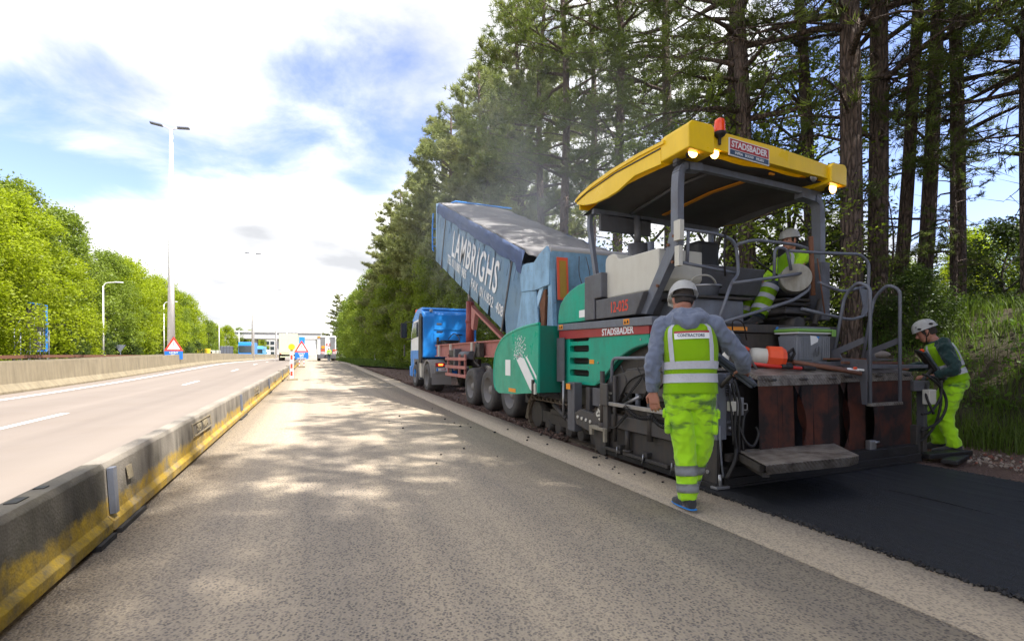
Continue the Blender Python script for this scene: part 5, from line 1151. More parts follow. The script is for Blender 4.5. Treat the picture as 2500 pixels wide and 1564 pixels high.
kp('roof_lamp', MB().lathe([(0, .02), (.07, 0), (.06, -.08)], (4.35, 18.75, 3.0), (0, -1, 0)), M['steel'])
kp('cab_steps', MB().box((4.0, 20.3, .35), (4.3, 20.95, .75), .02).box((3.97, 20.2, .45), (4.2, 20.5, 1.15), .02), M['trblue'])
kp('front_bumper', MB().box((3.98, 20.9, .35), (6.22, 21.3, .80), .04), M['trblue'])
kp('wheel_arch', MB().prism([(20.2, .75), (20.25, 1.15), (19.3, 1.15), (19.2, .6), (19.1, .3), (19.3, .3), (19.45, .8), (19.7, 1.02), (20.0, .95)], 'x', 3.97, 4.3), M['grey'])
kp('fuel_tank', MB().box((4.0, 17.95, .35), (4.55, 18.9, .95), .08), M['rimgrey']); kp('battery_box', MB().box((3.98, 18.92, .38), (4.3, 19.25, 1.1), .03), M['cream'])
kp('frame', MB().box((4.6, 16.4, .85), (4.72, 20.5, 1.12)).box((5.5, 16.4, .85), (5.62, 20.5, 1.12)), M['dark'])
w = wheel(4.12, 20.05, .50, .30, TK); wheel(6.05, 20.05, .50, .30, TK)
wheel(4.14, 17.4, .52, .55, TK); wheel(5.98, 17.4, .52, .55, TK)
kp('mudguard', MB().prism([(y, z) for y, z in [(17.4+.60*math.cos(a), .44+.60*math.sin(a)) for a in [R(-5+13*i) for i in range(15)]]]+[(17.4+.66*math.cos(a), .44+.66*math.sin(a)) for a in [R(-5+13*i) for i in range(15)]][::-1], 'x', 3.88, 4.45), M['rimgrey'])
kp('mud_flap', MB().box((3.90, 16.72, .22), (4.6, 16.745, .62)), M['rimgrey']); kp('tail_carrier', MB().box((4.0, 16.69, .62), (4.62, 16.76, 1.0), .01), M['rimgrey'])
h = kp('tail_lamp', MB().box((4.02, 16.66, .86), (4.36, 16.688, .98), .006), M['signred']); MB().box((4.12, 16.652, .89), (4.28, 16.659, .95)).build('tail_lens', plain('lit_tail_lens', (1, .12, .02), .3, 0, 1.2), h)
kp('number_plate', MB().box((4.05, 16.67, .70), (4.5, 16.688, .80)), M['white'])
kp('plate_band', MB().box((4.05, 16.664, .70), (4.11, 16.669, .80)), M['trblue']); text('plate_lettering', '1-LVE', .085, M['signred'], TK, frame((4.3, 16.668, .75), (1, 0, 0), (0, 0, 1)), .003, .001)
kp('fifth_wheel', MB().box((4.7, 17.0, 1.1), (5.5, 17.9, 1.19), .02), M['black'])
kp('air_lines', MB().tube(smoothpath([(5.0, 18.6, 1.9), (5.15, 18.3, 2.1), (5.3, 18.1, 1.9), (5.2, 17.9, 1.65)], 6), .02, 5).tube(smoothpath([(4.5, 18.6, 1.5), (4.6, 18.3, 1.8), (4.8, 18.1, 1.7)], 6), .02, 5).box((4.6, 18.3, 1.2), (4.9, 18.5, 1.75), .01).cyl((4.5, 18.3, 1.6), (4.5, 18.3, 1.95), .05), M['dark'])
# ---------------------------------------------------------------- people
from mathutils import noise as mn
def ringloft(b, rings, n=24, caps=True):
    """rings: (centre, axis, xdir, rx, ry)"""
    R_ = []
    for c, ax, xd, rx, ry in rings:
        c = Vector(c); ax = Vector(ax).normalized(); x = Vector(xd); x = (x-ax*x.dot(ax)).normalized(); y = ax.cross(x)
        R_.append([b.verts.new(c+x*rx*math.copysign(abs(math.cos(2*PI*j/n))**.85, math.cos(2*PI*j/n))+y*ry*math.copysign(abs(math.sin(2*PI*j/n))**.85, math.sin(2*PI*j/n))) for j in range(n)])
    for A_, B_ in zip(R_, R_[1:]):
        for j in range(n): b.faces.new((A_[j], A_[(j+1) % n], B_[(j+1) % n], B_[j])).smooth = True
    if caps: b.faces.new(R_[0][::-1]); b.faces.new(R_[-1])
def interp(rings, k=5):
    out = []
    V = [(Vector(c), Vector(a), Vector(x), rx, ry) for c, a, x, rx, ry in rings]
    for i in range(len(V)-1):
        p0, p1, p2, p3 = V[max(0, i-1)], V[i], V[i+1], V[min(len(V)-1, i+2)]
        for s in range(k):
            t = s/k; f = lambda a, b, c, d: .5*((2*b)+(c-a)*t+(2*a-5*b+4*c-d)*t*t+(3*b-a-3*c+d)*t**3)
            out.append(tuple(f(p0[m], p1[m], p2[m], p3[m]) for m in range(5)))
    out.append(V[-1]); return out
def remeshed(b, name, m, par, voxel, amp=0, fr=(9, 9, 5), sm=3):
    me = bpy.data.meshes.new(name); b.to_mesh(me); b.free()
    o = bpy.data.objects.new(name, me); C.objects.link(o)
    md = o.modifiers.new('r', 'REMESH'); md.mode = 'VOXEL'; md.voxel_size = voxel; md.use_smooth_shade = True
    if sm: s = o.modifiers.new('s', 'SMOOTH'); s.iterations = sm; s.factor = .5
    m2 = evalmesh(o); o.modifiers.clear(); o.data = m2; bpy.data.meshes.remove(me); m2.name = name
    if amp:
        nrm = [v.normal.copy() for v in m2.vertices]
        for v, nn in zip(m2.vertices, nrm):
            p = Vector((v.co.x*fr[0], v.co.y*fr[1], v.co.z*fr[2])); w = mn.noise(p)+.5*mn.noise(p*2.3+Vector((3, 1, 7)))
            v.co += nn*amp*(1-abs(w)*2.2)
    m2.materials.clear(); m2.materials.append(m)
    for p in m2.polygons: p.use_smooth = True
    o.parent = par; return o
def tubeb(b, pts, rad, n=12):
    q_ = MB.__new__(MB); q_.b = b; P = smoothpath(pts, 5); k = len(P); L = []
    for i in range(k):
        f = i/(k-1)*(len(rad)-1); j = min(len(rad)-2, int(f)); L.append(rad[j]+(rad[j+1]-rad[j])*(f-j))
    q_.tube(P, L, n)
def handgeo(b, wr, d, nrm, side, curl=.5, sc_=1.0):
    """palm, four fingers and a thumb; d = along the hand, nrm = out of the back of the hand, side=+1 thumb towards d x nrm"""
    wr = Vector(wr); d = Vector(d).normalized(); nrm = Vector(nrm); nrm = (nrm-d*nrm.dot(d)).normalized(); s = d.cross(nrm)*side
    k = sc_
    ringloft(b, interp([(wr-d*.03, d, s, .027*k, .022*k), (wr+d*.02, d, s, .032*k, .020*k), (wr+d*.055, d, s, .042*k, .017*k), (wr+d*.095, d, s, .043*k, .014*k), (wr+d*.103, d, s, .038*k, .008*k)], 3), 14)
    for i, (off, ln) in enumerate(((.034, .070), (.0125, .080), (-.009, .074), (-.031, .058))):
        o = wr+d*.092*k+s*off*k; pts = [o-d*.02]; a = 0; p = o.copy(); dd = (d+s*off*2.2).normalized()
        for seg, l in enumerate((.45, .32, .25)):
            a += curl*(.75+.1*i)*(1 if seg else .55); v = dd*math.cos(a)-nrm*math.sin(a); p = p+v*ln*l*k*1.1; pts.append(p.copy())
        tubeb(b, pts, [.0095*k, .0092*k, .0085*k, .0068*k], 8)
    o = wr+d*.025*k+s*.028*k; t1 = o+(s*.8+d*.6-nrm*.25).normalized()*.042*k; t2 = t1+(d*.95+s*.25-nrm*.35).normalized()*.034*k; t3 = t2+(d*.95-nrm*.35*curl-s*.05).normalized()*.024*k
    tubeb(b, [o-s*.01, o, t1, t2, t3], [.013*k, .014*k, .0115*k, .010*k, .0075*k], 8)
def headgeo(b, c, fw, up):
    c = Vector(c); fw = Vector(fw).normalized(); up = Vector(up); up = (up-fw*up.dot(fw)).normalized(); sd = fw.cross(up)
    L = lambda x, y, z: c+sd*x+fw*y+up*z
    ringloft(b, interp([(L(0, .035, -.125), up, sd, .022, .020), (L(0, .030, -.112), up, sd, .042, .050), (L(0, .012, -.08), up, sd, .060, .078), (L(0, .003, -.04), up, sd, .068, .088), (L(0, 0, 0), up, sd, .073, .094), (L(0, -.004, .045), up, sd, .076, .097), (L(0, -.006, .085), up, sd, .066, .084), (L(0, -.006, .115), up, sd, .036, .048), (L(0, -.006, .122), up, sd, .01, .014)], 3), 20)
    tubeb(b, [L(0, .090, .020), L(0, .100, -.005), L(0, .112, -.030), L(0, .094, -.042)], [.008, .010, .015, .009], 8)
    tubeb(b, [L(-.03, .082, .028), L(0, .093, .030), L(.03, .082, .028)], [.007, .009, .007], 6)
    tubeb(b, [L(-.024, .080, -.070), L(0, .090, -.068), L(.024, .080, -.070)], [.006, .008, .006], 6); tubeb(b, [L(-.02, .080, -.082), L(0, .088, -.083), L(.02, .080, -.082)], [.006, .008, .006], 6)
    for s in (-1, 1): ringloft(b, interp([(L(s*.070, -.005, -.045), up, fw, .010, .008), (L(s*.078, -.008, -.02), up, fw, .017, .008), (L(s*.080, -.012, .012), up, fw, .019, .008), (L(s*.076, -.008, .026), up, fw, .008, .006)], 3), 8)
    return L
M['skin'] = NT('skin'); _t = M['skin']; _n = _t.noise(20, 5); _t.p.inputs['Subsurface Weight'].default_value = .08; M['skin'] = _t.set(_t.mix(_n, (.34, .135, .085), (.46, .22, .155)), .5)
M['hair'] = paint('dark_hair', (.03, .022, .018), .8, .3, (.06, .05, .04), scale=30, bump=.6)
M['helmet'] = paint('white_helmet', (.72, .72, .70), .32, .2, (.35, .32, .28), scale=9)
def cloth(name, c, dirt=.3, dcol=(.03, .05, .03), wv=300, sheen=.2, lo=.48, hi=.68, zone=None):
    t = NT(name); n = t.noise(3, 7, .65); f = t.noise(wv, 2); b = t.noise(9, 5, .6, t.vec((1, 1, .5)))
    msk = t.ramp(n, [(lo, 0), (hi, 1)])
    if zone: msk = t.math('MULTIPLY', t.ramp(t.noise(4.5, 6, .6, t.vec((1, 1, 2.6), rot=(0, .5, 0))), [(lo, 0), (hi, 1)]), t.ramp(t.sep()[2], zone))
    col = t.mix(t.math('MULTIPLY', msk, dirt), c, dcol); col = t.mix(t.math('MULTIPLY', b, .22), col, sc(c, .62))
    t.set(col, .85); t.p.inputs['Sheen Weight'].default_value = sheen; t.bump(t.math('ADD', b, t.math('MULTIPLY', f, .2)), .7, .02); return t.m
M['hivis'] = cloth('fluorescent_yellow_vest', (.46, .82, .005), .14, (.22, .35, .02)); M['hivist'] = cloth('fluorescent_yellow_trousers', (.40, .78, .005), .85, (.02, .08, .045), lo=.50, hi=.60, zone=[(.55, .05), (.72, 1), (.93, 1), (.97, .2)])
M['hoodie'] = cloth('slate_blue_hoodie', (.155, .185, .26), .15, (.06, .08, .12)); M['jacket'] = cloth('dark_green_jacket', (.006, .035, .032), .2, (.02, .03, .03))
M['navy'] = cloth('navy_trousers', (.014, .03, .05), .3, (.05, .05, .045)); M['reflex'] = cloth('reflective_tape', (.52, .53, .57), .25, (.2, .19, .2), 120, .0)
M['boot'] = cloth('boot_leather', (.03, .03, .033), .4, (.09, .08, .07)); M['sole'] = plain('blue_sole_band', (.02, .22, .62), .5)
def person(label, loc, az, J, top, trous, kind='safety', hood=False, bands=True, group=None, legwrap=False):
    """J: joint dictionary in local coordinates, facing +Y. One continuous body; clothes are its children."""
    root = thing('person', label, 'person', loc, group)
    V = {k: Vector(v) for k, v in J.items() if hasattr(v, "__len__") and len(v) == 3 and not hasattr(v[0], "__len__")}
    up = (V['neck']-V['pelvis']).normalized(); sx = (V['shR']-V['shL']).normalized(); fwd = V.get('face', Vector((0, 1, 0))).normalized(); hup = V.get('hup', Vector((0, 0, 1)))
    # body
    b = bmesh.new(); L = headgeo(b, V['head'], fwd, hup)
    tubeb(b, [V['neck']-up*.06, V['neck']+up*.01, V['head']-hup.normalized()*.06-fwd*.01], [.066, .058, .056], 14)
    ch = V['chest']; pe = V['pelvis']; hx = (V['hipR']-V['hipL']).normalized()
    ringloft(b, interp([(pe-up*.08, up, hx, .13, .09), (pe, up, hx, .155, .105), (pe.lerp(ch, .45), up, sx, .135, .095), (ch, up, sx, .155, .105), (ch.lerp(V['neck'], .6), up, sx, .15, .09), (V['neck'], up, sx, .06, .06)], 4), 20)
    for s, k in (('L', -1), ('R', 1)):
        tubeb(b, [V['sh'+s]-sx*k*.03, V['sh'+s], V['el'+s], V['wr'+s]], [.05, .052, .040, .026], 12)
        handgeo(b, V['wr'+s], V.get('hd'+s, V['wr'+s]-V['el'+s]), V.get('hn'+s, Vector((k, 0, 0))), J.get('ts'+s, 1), J.get('cu'+s, .5), 1.08)
        tubeb(b, [V['hip'+s]+Vector((0, 0, .02)), V['kn'+s], V['an'+s], V['an'+s]+(V['toe'+s]-V['an'+s])*.3-Vector((0, 0, .04)), V['toe'+s]], [.085, .055, .040, .035, .03], 12)
    body = remeshed(b, 'body', M['skin'], root, .0058, sm=2)
    # trousers
    b = bmesh.new(); ringloft(b, interp([(pe-up*.13, up, hx, .10, .09), (pe-up*.05, up, hx, .175, .135), (pe+up*.04, up, hx, .178, .13), (pe+up*.13, up, hx, .165, .12)], 4), 24)
    for s in 'LR':
        an = V['an'+s]; tubeb(b, [V['hip'+s]+(V['hip'+s]-V['kn'+s])*.05, V['hip'+s].lerp(V['kn'+s], .5), V['kn'+s], V['kn'+s].lerp(an, .55), an+(V['kn'+s]-an)*.04-Vector((0, 0, .02))], [.105, .096, .080, .074, .072], 16)
    tr = remeshed(b, 'trousers', trous, body, .010, .012, (9, 9, 7))
    if J.get('pocket'):
        for s in ((-1, 1)):
            h = V['hipL' if s < 0 else 'hipR'].lerp(V['knL' if s < 0 else 'knR'], .5); bb = MB(); bb.box(h+Vector((s*.075, -.07, -.10)), h+Vector((s*.125, .07, .09)), .02).box(h+Vector((s*.115, -.075, .03)), h+Vector((s*.14, .075, .10)), .012)
            me = bpy.data.meshes.new('cargo_pocket'); bb.b.to_mesh(me); bb.b.free(); o = mkobj('cargo_pocket', me, trous); o.parent = tr; smooth(o, 50)
    if bands:
        for s in 'LR':
            a, c = V['kn'+s], V['an'+s]; l = (a-c).length
            for z0, z1 in J.get('bandz', ((.12, .20), (.28, .37))):
                p0 = c+(a-c)*(z0/l*1.0); p1 = c+(a-c)*(z1/l); bb = bmesh.new(); ax = (p1-p0)
                ringloft(bb, [(p0, ax, (1, 0, 0), .086, .086), (p0.lerp(p1, .5), ax, (1, 0, 0), .087, .087), (p1, ax, (1, 0, 0), .088, .088)], 28, False); bmesh.ops.solidify(bb, geom=bb.faces[:], thickness=.004)
                me = bpy.data.meshes.new('reflective_band'); bb.to_mesh(me); bb.free(); o = mkobj('reflective_band', me, M['reflex']); o.parent = tr
    # jacket or hoodie
    b = bmesh.new(); ringloft(b, interp([(pe+up*.03, up, hx, .17, .13), (pe.lerp(ch, .5), up, sx, .165, .13), (ch, up, sx, .185, .14), (ch.lerp(V['neck'], .55), up, sx, .185, .125), (V['neck']-up*.03, up, sx, .10, .09), (V['neck']+up*.015, up, sx, .075, .075)], 4), 24)
    for s, k in (('L', -1), ('R', 1)):
        w = V['el'+s].lerp(V['wr'+s], J.get('cuff', .93)); tubeb(b, [V['sh'+s]-sx*k*.06, V['sh'+s]+up*.01, V['sh'+s].lerp(V['el'+s], .5), V['el'+s], V['el'+s].lerp(w, .6), w], [.072, .076, .066, .058, .052, .042], 14)
        tubeb(b, [w, V['el'+s].lerp(V['wr'+s], min(1, J.get('cuff', .93)+.06))], [.042, .038], 12)
    if hood:
        n_ = V['neck']; ringloft(b, interp([(n_+Vector((0, -.02, -.07)), (0, -.2, 1), (1, 0, 0), .10, .10), (n_+Vector((0, -.035, -.01)), (0, -.2, 1), (1, 0, 0), .150, .125), (n_+Vector((0, -.02, .05)), (0, -.1, 1), (1, 0, 0), .135, .115), (n_+Vector((0, -.005, .09)), (0, 0, 1), (1, 0, 0), .095, .09)], 4), 24)
        tubeb(b, [n_+Vector((-.12, .0, .0)), n_+Vector((-.07, -.10, -.0)), n_+Vector((.01, -.135, -.035)), n_+Vector((.08, -.10, .0)), n_+Vector((.13, 0, .0))], [.05, .055, .05, .055, .05], 12)
    jk = remeshed(b, 'hoodie' if hood else 'jacket', top, body, .010, .014, (10, 10, 9))
    # vest: a loose shell over the torso with arm holes left by the sleeves
    vr = interp([(pe-up*.02, up, hx, .205, .158), (pe+up*.12, up, sx, .200, .156), (pe.lerp(ch, .6), up, sx, .203, .158), (ch, up, sx, .212, .160), (ch.lerp(V['neck'], .45), up, sx, .212, .158), (ch.lerp(V['neck'], .72), up, sx, .198, .150), (V['neck']-up*.04, up, sx, .145, .132), (V['neck']-up*.005, up, sx, .10, .105)], 6)
    b = bmesh.new(); ringloft(b, vr, 40, False)
    for v in b.verts:
        w = mn.noise(Vector((v.co.x*7, v.co.y*7, v.co.z*4))); v.co += Vector((v.co.x, v.co.y-pe.y, 0)).normalized()*w*.010
    bmesh.ops.solidify(b, geom=b.faces[:], thickness=.005); me = bpy.data.meshes.new('vest'); b.to_mesh(me); b.free(); vs = mkobj('vest', me, M['hivis']); vs.parent = body
    tot = len(vr)-1
    def band(f0, f1, a0=0, a1=2*PI, off=.006, name='reflective_band', m=None):
        bb = bmesh.new(); rows = []; k = 5; n = max(3, int(40*(a1-a0)/(2*PI)))
        for i in range(k+1):
            f = (f0+(f1-f0)*i/k)*tot; j = min(tot-1, int(f)); t = f-j; c, ax, x, rx, ry = [vr[j][q2]+(vr[j+1][q2]-vr[j][q2])*t for q2 in range(5)]
            ax = ax.normalized(); x = (x-ax*x.dot(ax)).normalized(); y = ax.cross(x); row = []
            for s in range(n+1):
                a = a0+(a1-a0)*s/n; ca, sa = math.cos(a), math.sin(a)
                p = c+x*rx*math.copysign(abs(ca)**.85, ca)+y*ry*math.copysign(abs(sa)**.85, sa); dr = Vector((p.x, p.y-pe.y, 0)).normalized(); w = mn.noise(Vector((p.x*7, p.y*7, p.z*4))); row.append(bb.verts.new(p+dr*(w*.010+off)))
            rows.append(row)
        for i in range(k):
            for s in range(n): bb.faces.new((rows[i][s], rows[i][s+1], rows[i+1][s+1], rows[i+1][s])).smooth = True
        me = bpy.data.meshes.new(name); bb.to_mesh(me); bb.free(); o = mkobj(name, me, m or M['reflex']); o.parent = vs; return o
    for f in J.get('vband', ((.09, .17), (.25, .335))): band(*f)
    # y axis of the rings points forward, so the back is around 3*pi/2
    for a in (1.5*PI-.78, 1.5*PI+.62): band(.335, .93, a, a+.22, .0065)
    for a in (.5*PI-.78, .5*PI+.52): band(.335, .93, a, a+.22, .0065)
    if J.get('patch'):
        band(.53, .622, 1.5*PI-.46, 1.5*PI+.64, .010, 'back_patch', M['whitedecal']); band(.600, .630, 1.5*PI-.46, 1.5*PI+.64, .0115, 'patch_header', M['signred'])
        f = .618*tot; j = int(f); c, ax, x, rx, ry = vr[j]; p = c+Vector((.017, -ry-.004, 0)); 
        me_o = text('patch_lettering', 'CONTRACTORS', .033, M['signblue'], None, frame(p+Vector((0, -.014, -.004)), (1, .02, 0), (0, .28, 1)), .0006, .0008, sx=.82); me_o.parent = vs
        for v in me_o.data.vertices:
            a = (v.co.x)/rx; v.co.y = p.y-.016+ry*(1-math.sqrt(max(0, 1-a*a)))*.9+(v.co.z-p.z)*.25
    # boots
    for s, k in (('L', -1), ('R', 1)):
        an, to = V['an'+s], V['toe'+s]; d = Vector((to.x-an.x, to.y-an.y, to.z-an.z+.05)); b = bmesh.new(); xx = d.cross(Vector((0, 0, 1))).normalized(); dn = d.normalized(); upn = xx.cross(dn)
        he = an-dn*.075-Vector((0, 0, .05)); P = lambda t, h: he+dn*t+upn*h
        ringloft(b, interp([(P(0, .015), dn, xx, .025, .03), (P(.02, .03), dn, xx, .04, .055), (P(.10, .03), dn, xx, .043, .058), (P(.18, .012), dn, xx, .050, .038), (P(.25, .005), dn, xx, .050, .030), (P(.295, -.0), dn, xx, .032, .020)], 4), 18); tubeb(b, [an+(V['kn'+s]-an).normalized()*.08, an, an-Vector((0, 0, .04))], [.052, .050, .045], 14)
        bt = remeshed(b, 'boot', M['boot'], body, .008, sm=2); bb = bmesh.new(); ringloft(bb, interp([(P(-.005, -.022), dn, xx, .028, .006), (P(.03, -.022), dn, xx, .045, .007), (P(.2, -.020), dn, xx, .0525, .007), (P(.30, -.018), dn, xx, .034, .006)], 3), 14); me = bpy.data.meshes.new('sole'); bb.to_mesh(me); bb.free(); o = mkobj('sole', me, M['sole'] if J.get('blue') else M['boot']); o.parent = bt
    # helmet, hair, chin strap
    o_ = L(0, -.005, .045); sd = fwd.cross(hup).normalized(); hu = (hup-fwd*hup.dot(fwd)).normalized(); b = MB(); rr = []
    for i, (r_, h_) in enumerate([(1.17, -.012), (1.13, .0), (1.08, .03), (.96, .068), (.74, .098), (.42, .118), (.05, .126)]): rr.append((o_+hu*h_, hu, sd, .098*r_, .120*r_))
    ringloft(b.b, interp(rr, 3), 30, False)
    if kind == 'safety':
        b.prism([], 'x', 0, 0) if 0 else None
        pk = [b.b.verts.new(o_+sd*x+fwd*y+hu*z) for x, y, z in ((-.095, .075, -.006), (-.07, .155, -.020), (0, .178, -.024), (.07, .155, -.020), (.095, .075, -.006), (0, .08, .02))]
        for a_, c_ in zip(pk[:4], pk[1:5]): b.b.faces.new((a_, c_, pk[5]))
        b.tube([o_+fwd*.11+hu*.05, o_+fwd*.05+hu*.112, o_-fwd*.05+hu*.115, o_-fwd*.12+hu*.04], .010, 6)
    bmesh.ops.solidify(b.b, geom=b.b.faces[:], thickness=.003); me = bpy.data.meshes.new('helmet'); b.b.to_mesh(me); b.b.free(); he = mkobj('helmet', me, M['helmet']); he.parent = body
    if kind != 'safety':
        b = MB()
        for s in (-1, 1):
            for k in range(5): b.ball(o_+sd*s*(.088-.008*k*.3)+fwd*(.075-.035*k)+hu*(.052+.008*math.sin(k)), .010, 8, (.6, 1.2, .5))
            b.ball(o_+sd*s*.108+fwd*.055+hu*.016, .016, 8, (.5, 1.3, .8)); b.ball(o_+sd*s*.106-fwd*.075+hu*.03, .018, 8, (.5, 1.3, .8))
        me = bpy.data.meshes.new('vents'); b.b.to_mesh(me); b.b.free(); o = mkobj('vents', me, M['black']); o.parent = he
        b = MB()
        for s in (-1, 1): b.tube([o_+sd*s*.085+fwd*.045, L(s*.078, .02, -.05), L(s*.035, .055, -.125)], .006, 5).tube([o_+sd*s*.085-fwd*.06, L(s*.080, .012, -.055)], .006, 5)
        me = bpy.data.meshes.new('chin_strap'); b.b.to_mesh(me); b.b.free(); o = mkobj('chin_strap', me, M['black']); o.parent = he
    else:
        b = MB(); b.tube([L(-.092, -.02, .02), L(-.07, -.085, -.005), L(0, -.112, -.015), L(.07, -.085, -.005), L(.092, -.02, .02)], .014, 6); me = bpy.data.meshes.new('helmet_harness'); b.b.to_mesh(me); b.b.free(); o = mkobj('helmet_harness', me, M['black']); o.parent = he
    b = bmesh.new(); ringloft(b, interp([(L(0, -.020, -.055), hu, sd, .060, .082), (L(0, -.016, -.02), hu, sd, .076, .094), (L(0, -.014, .04), hu, sd, .081, .098), (L(0, -.012, .07), hu, sd, .078, .094)], 3), 24); me = bpy.data.meshes.new('hair'); b.to_mesh(me); b.free(); o = mkobj('hair', me, M['hair']); o.parent = body; smooth(o)
    b = MB()
    for s in (-1, 1): b.ball(L(s*.031, .080, .008), .0125, 10)
    me = bpy.data.meshes.new('eyes'); b.b.to_mesh(me); b.b.free(); o = mkobj('eyes', me, M['glass']); o.parent = body
    root.rotation_euler = (0, 0, -az); return root
W1 = dict(pelvis=(.02, 0, .96), chest=(.02, .02, 1.28), neck=(.0, .05, 1.535), head=(-.035, .10, 1.70), face=(-.35, .85, -.38), hup=(0, .35, 1),
          shL=(-.185, .02, 1.475), elL=(-.265, -.04, 1.17), wrL=(-.262, .0, .955), hdL=(.10, .10, -1), hnL=(-.45, -1, 0), tsL=1, cuL=.45,
          shR=(.205, .04, 1.475), elR=(.415, .16, 1.235), wrR=(.455, .375, 1.125), hdR=(.05, 1, -.35), hnR=(.1, .3, 1), tsR=-1, cuR=.35,
          hipL=(-.075, 0, .93), knL=(-.02, .045, .50), anL=(.01, .0, .10), toeL=(-.085, .175, .035), hipR=(.105, .02, .93), knR=(.11, .14, .50), anR=(.005, .27, .13), toeR=(-.03, .46, .06), pocket=1, patch=1, blue=1, cuff=.96, bandz=((.055, .125), (.185, .265)))
person('worker seen from behind in yellow vest, blue hoodie and white helmet, walking beside the paver', (2.79, 3.05, .0), R(42), W1, M['hoodie'], M['hivist'], hood=True)
W2 = dict(pelvis=(0, -.03, .91), chest=(0, .06, 1.20), neck=(0, .145, 1.40), head=(0, .235, 1.53), face=(0, .93, -.42), hup=(0, .4, 1),
          shL=(-.195, .08, 1.36), elL=(-.30, -.02, 1.06), wrL=(-.215, .20, .965), hdL=(.3, 1, -.1), hnL=(-.5, 0, 1), tsL=1, cuL=.7,
          shR=(.195, .11, 1.355), elR=(.25, .22, 1.10), wrR=(.12, .46, 1.05), hdR=(-.4, 1, .0), hnR=(.3, 0, 1), tsR=-1, cuR=.7,
          hipL=(-.095, -.03, .87), knL=(-.12, .06, .47), anL=(-.12, -.03, .10), toeL=(-.13, .15, .03), hipR=(.095, -.03, .87), knR=(.13, .14, .47), anR=(.12, .10, .10), toeR=(.13, .28, .03), cuff=.72, bandz=())
person('stooping worker in vest, dark green jacket and vented white helmet beside the screed', (7.46, 3.52, .02), R(-30), W2, M['jacket'], M['hivist'], kind='climb', bands=False)
W3 = dict(pelvis=(0, 0, 2.20), chest=(0, -.06, 2.48), neck=(0, -.06, 2.70), head=(0, 0, 2.86), face=(-.15, 1, -.08), hup=(0, .05, 1),
          shL=(-.19, -.05, 2.62), elL=(-.25, .12, 2.38), wrL=(-.14, .34, 2.27), hdL=(.2, 1, -.1), hnL=(-.3, 0, 1), tsL=1, cuL=.7,
          shR=(.19, -.05, 2.62), elR=(.24, .14, 2.40), wrR=(.10, .34, 2.30), hdR=(-.2, 1, -.1), hnR=(.3, 0, 1), tsR=-1, cuR=.7,
          hipL=(-.10, .02, 2.16), knL=(-.15, .43, 2.20), anL=(-.16, .62, 1.80), toeL=(-.17, .80, 1.72), hipR=(.10, .02, 2.16), knR=(.14, .44, 2.22), anR=(.14, .60, 1.80), toeR=(.15, .78, 1.72), cuff=.9, bandz=((.06, .13), (.22, .29)))
op = person('paver operator sitting on the machine in yellow jacket and white helmet', (6.0, 4.62, -.06), R(-78), W3, M['hivis'], M['navy'], bands=False)
bd = op.children[0]
for s, k in (('L', -1), ('R', 1)):      # hi-vis leg wraps below the knee
    a, c = Vector(W3['kn'+s]), Vector(W3['an'+s]); bb = bmesh.new(); ax = a-c
    ringloft(bb, [(c+ax*.08, ax, (1, 0, 0), .105, .105), (c+ax*.4, ax, (1, 0, 0), .103, .103), (c+ax*.8, ax, (1, 0, 0), .105, .105), (c+ax*1.02, ax, (1, 0, 0), .108, .108)], 20, False); bmesh.ops.solidify(bb, geom=bb.faces[:], thickness=.005)
    me = bpy.data.meshes.new('leg_wrap'); bb.to_mesh(me); bb.free(); o = mkobj('leg_wrap', me, M['hivis']); o.parent = bd
    for z in (.22, .58, .9):
        bb = bmesh.new(); ringloft(bb, [(c+ax*z, ax, (1, 0, 0), .111, .111), (c+ax*(z+.14), ax, (1, 0, 0), .111, .111)], 20, False); me = bpy.data.meshes.new('reflective_band'); bb.to_mesh(me); bb.free(); q2 = mkobj('reflective_band', me, M['reflex']); q2.parent = bd
# the distant worker behind the striped truck
WF = dict(W1); WF.update(wrR=(.26, .10, .93), elR=(.27, .0, 1.17), hdR=(0, .1, -1), patch=0, anR=(.10, .05, .10), toeR=(.11, .2, .03), knR=(.11, .06, .5), anL=(-.1, 0, .1), toeL=(-.11, .15, .03), knL=(-.1, .03, .5))
person('tiny distant worker in yellow vest and blue trousers behind the striped truck', (2.3, 73.0, .45), R(5), WF, M['hivis'], M['navy'], bands=False)
# ---------------------------------------------------------------- loose things on and around the paver
t = thing('control_panel', 'blue-grey screed control panel on an arm under the worker\'s right hand', 'control panel', (3.42, 3.16, 1.1))
c = Vector((3.42, 3.17, 1.12)); fm = frame(c, (.42, -.20, -.36), (.55, .70, .22))
def locbox(pts, name, m, par, fm_, bev=.01):
    b = MB()
    for a_, b_ in pts: b.box(a_, b_, bev)
    bmesh.ops.transform(b.b, matrix=fm_, verts=b.b.verts); return b.build(name, m, par)
M['panelblue'] = paint('panel_blue_grey', (.05, .065, .085), .45, .3, (.1, .09, .08))
locbox([((-.20, -.085, -.03), (.20, .085, .0))], 'panel_body', M['panelblue'], t, fm, .02)
locbox([((-.20, .06, .0), (.20, .09, .035)), ((-.20, -.09, .0), (.20, -.06, .035)), ((.17, -.09, .0), (.205, .09, .035)), ((-.205, -.09, .0), (-.17, .09, .035))], 'panel_frame', M['panelblue'], t, fm, .008)
locbox([((-.14, -.05, .001), (.10, .05, .006))], 'panel_face', M['steel'], t, fm, .002)
for i in range(6): locbox([((-.12+.04*i, -.03, .007), (-.10+.04*i, -.01, .018))], 'button', M['black'] if i % 2 else M['orange'], t, fm, .002)
MB().tube([(3.44, 3.2, 1.08), (3.50, 3.35, 1.0), (3.55, 3.45, .95)], .02, 7).build('panel_arm', M['dark'], t)
t = thing('control_panel', 'dark tilted control panel held by the stooping worker on the right', 'control panel', (7.2, 3.6, 1.15))
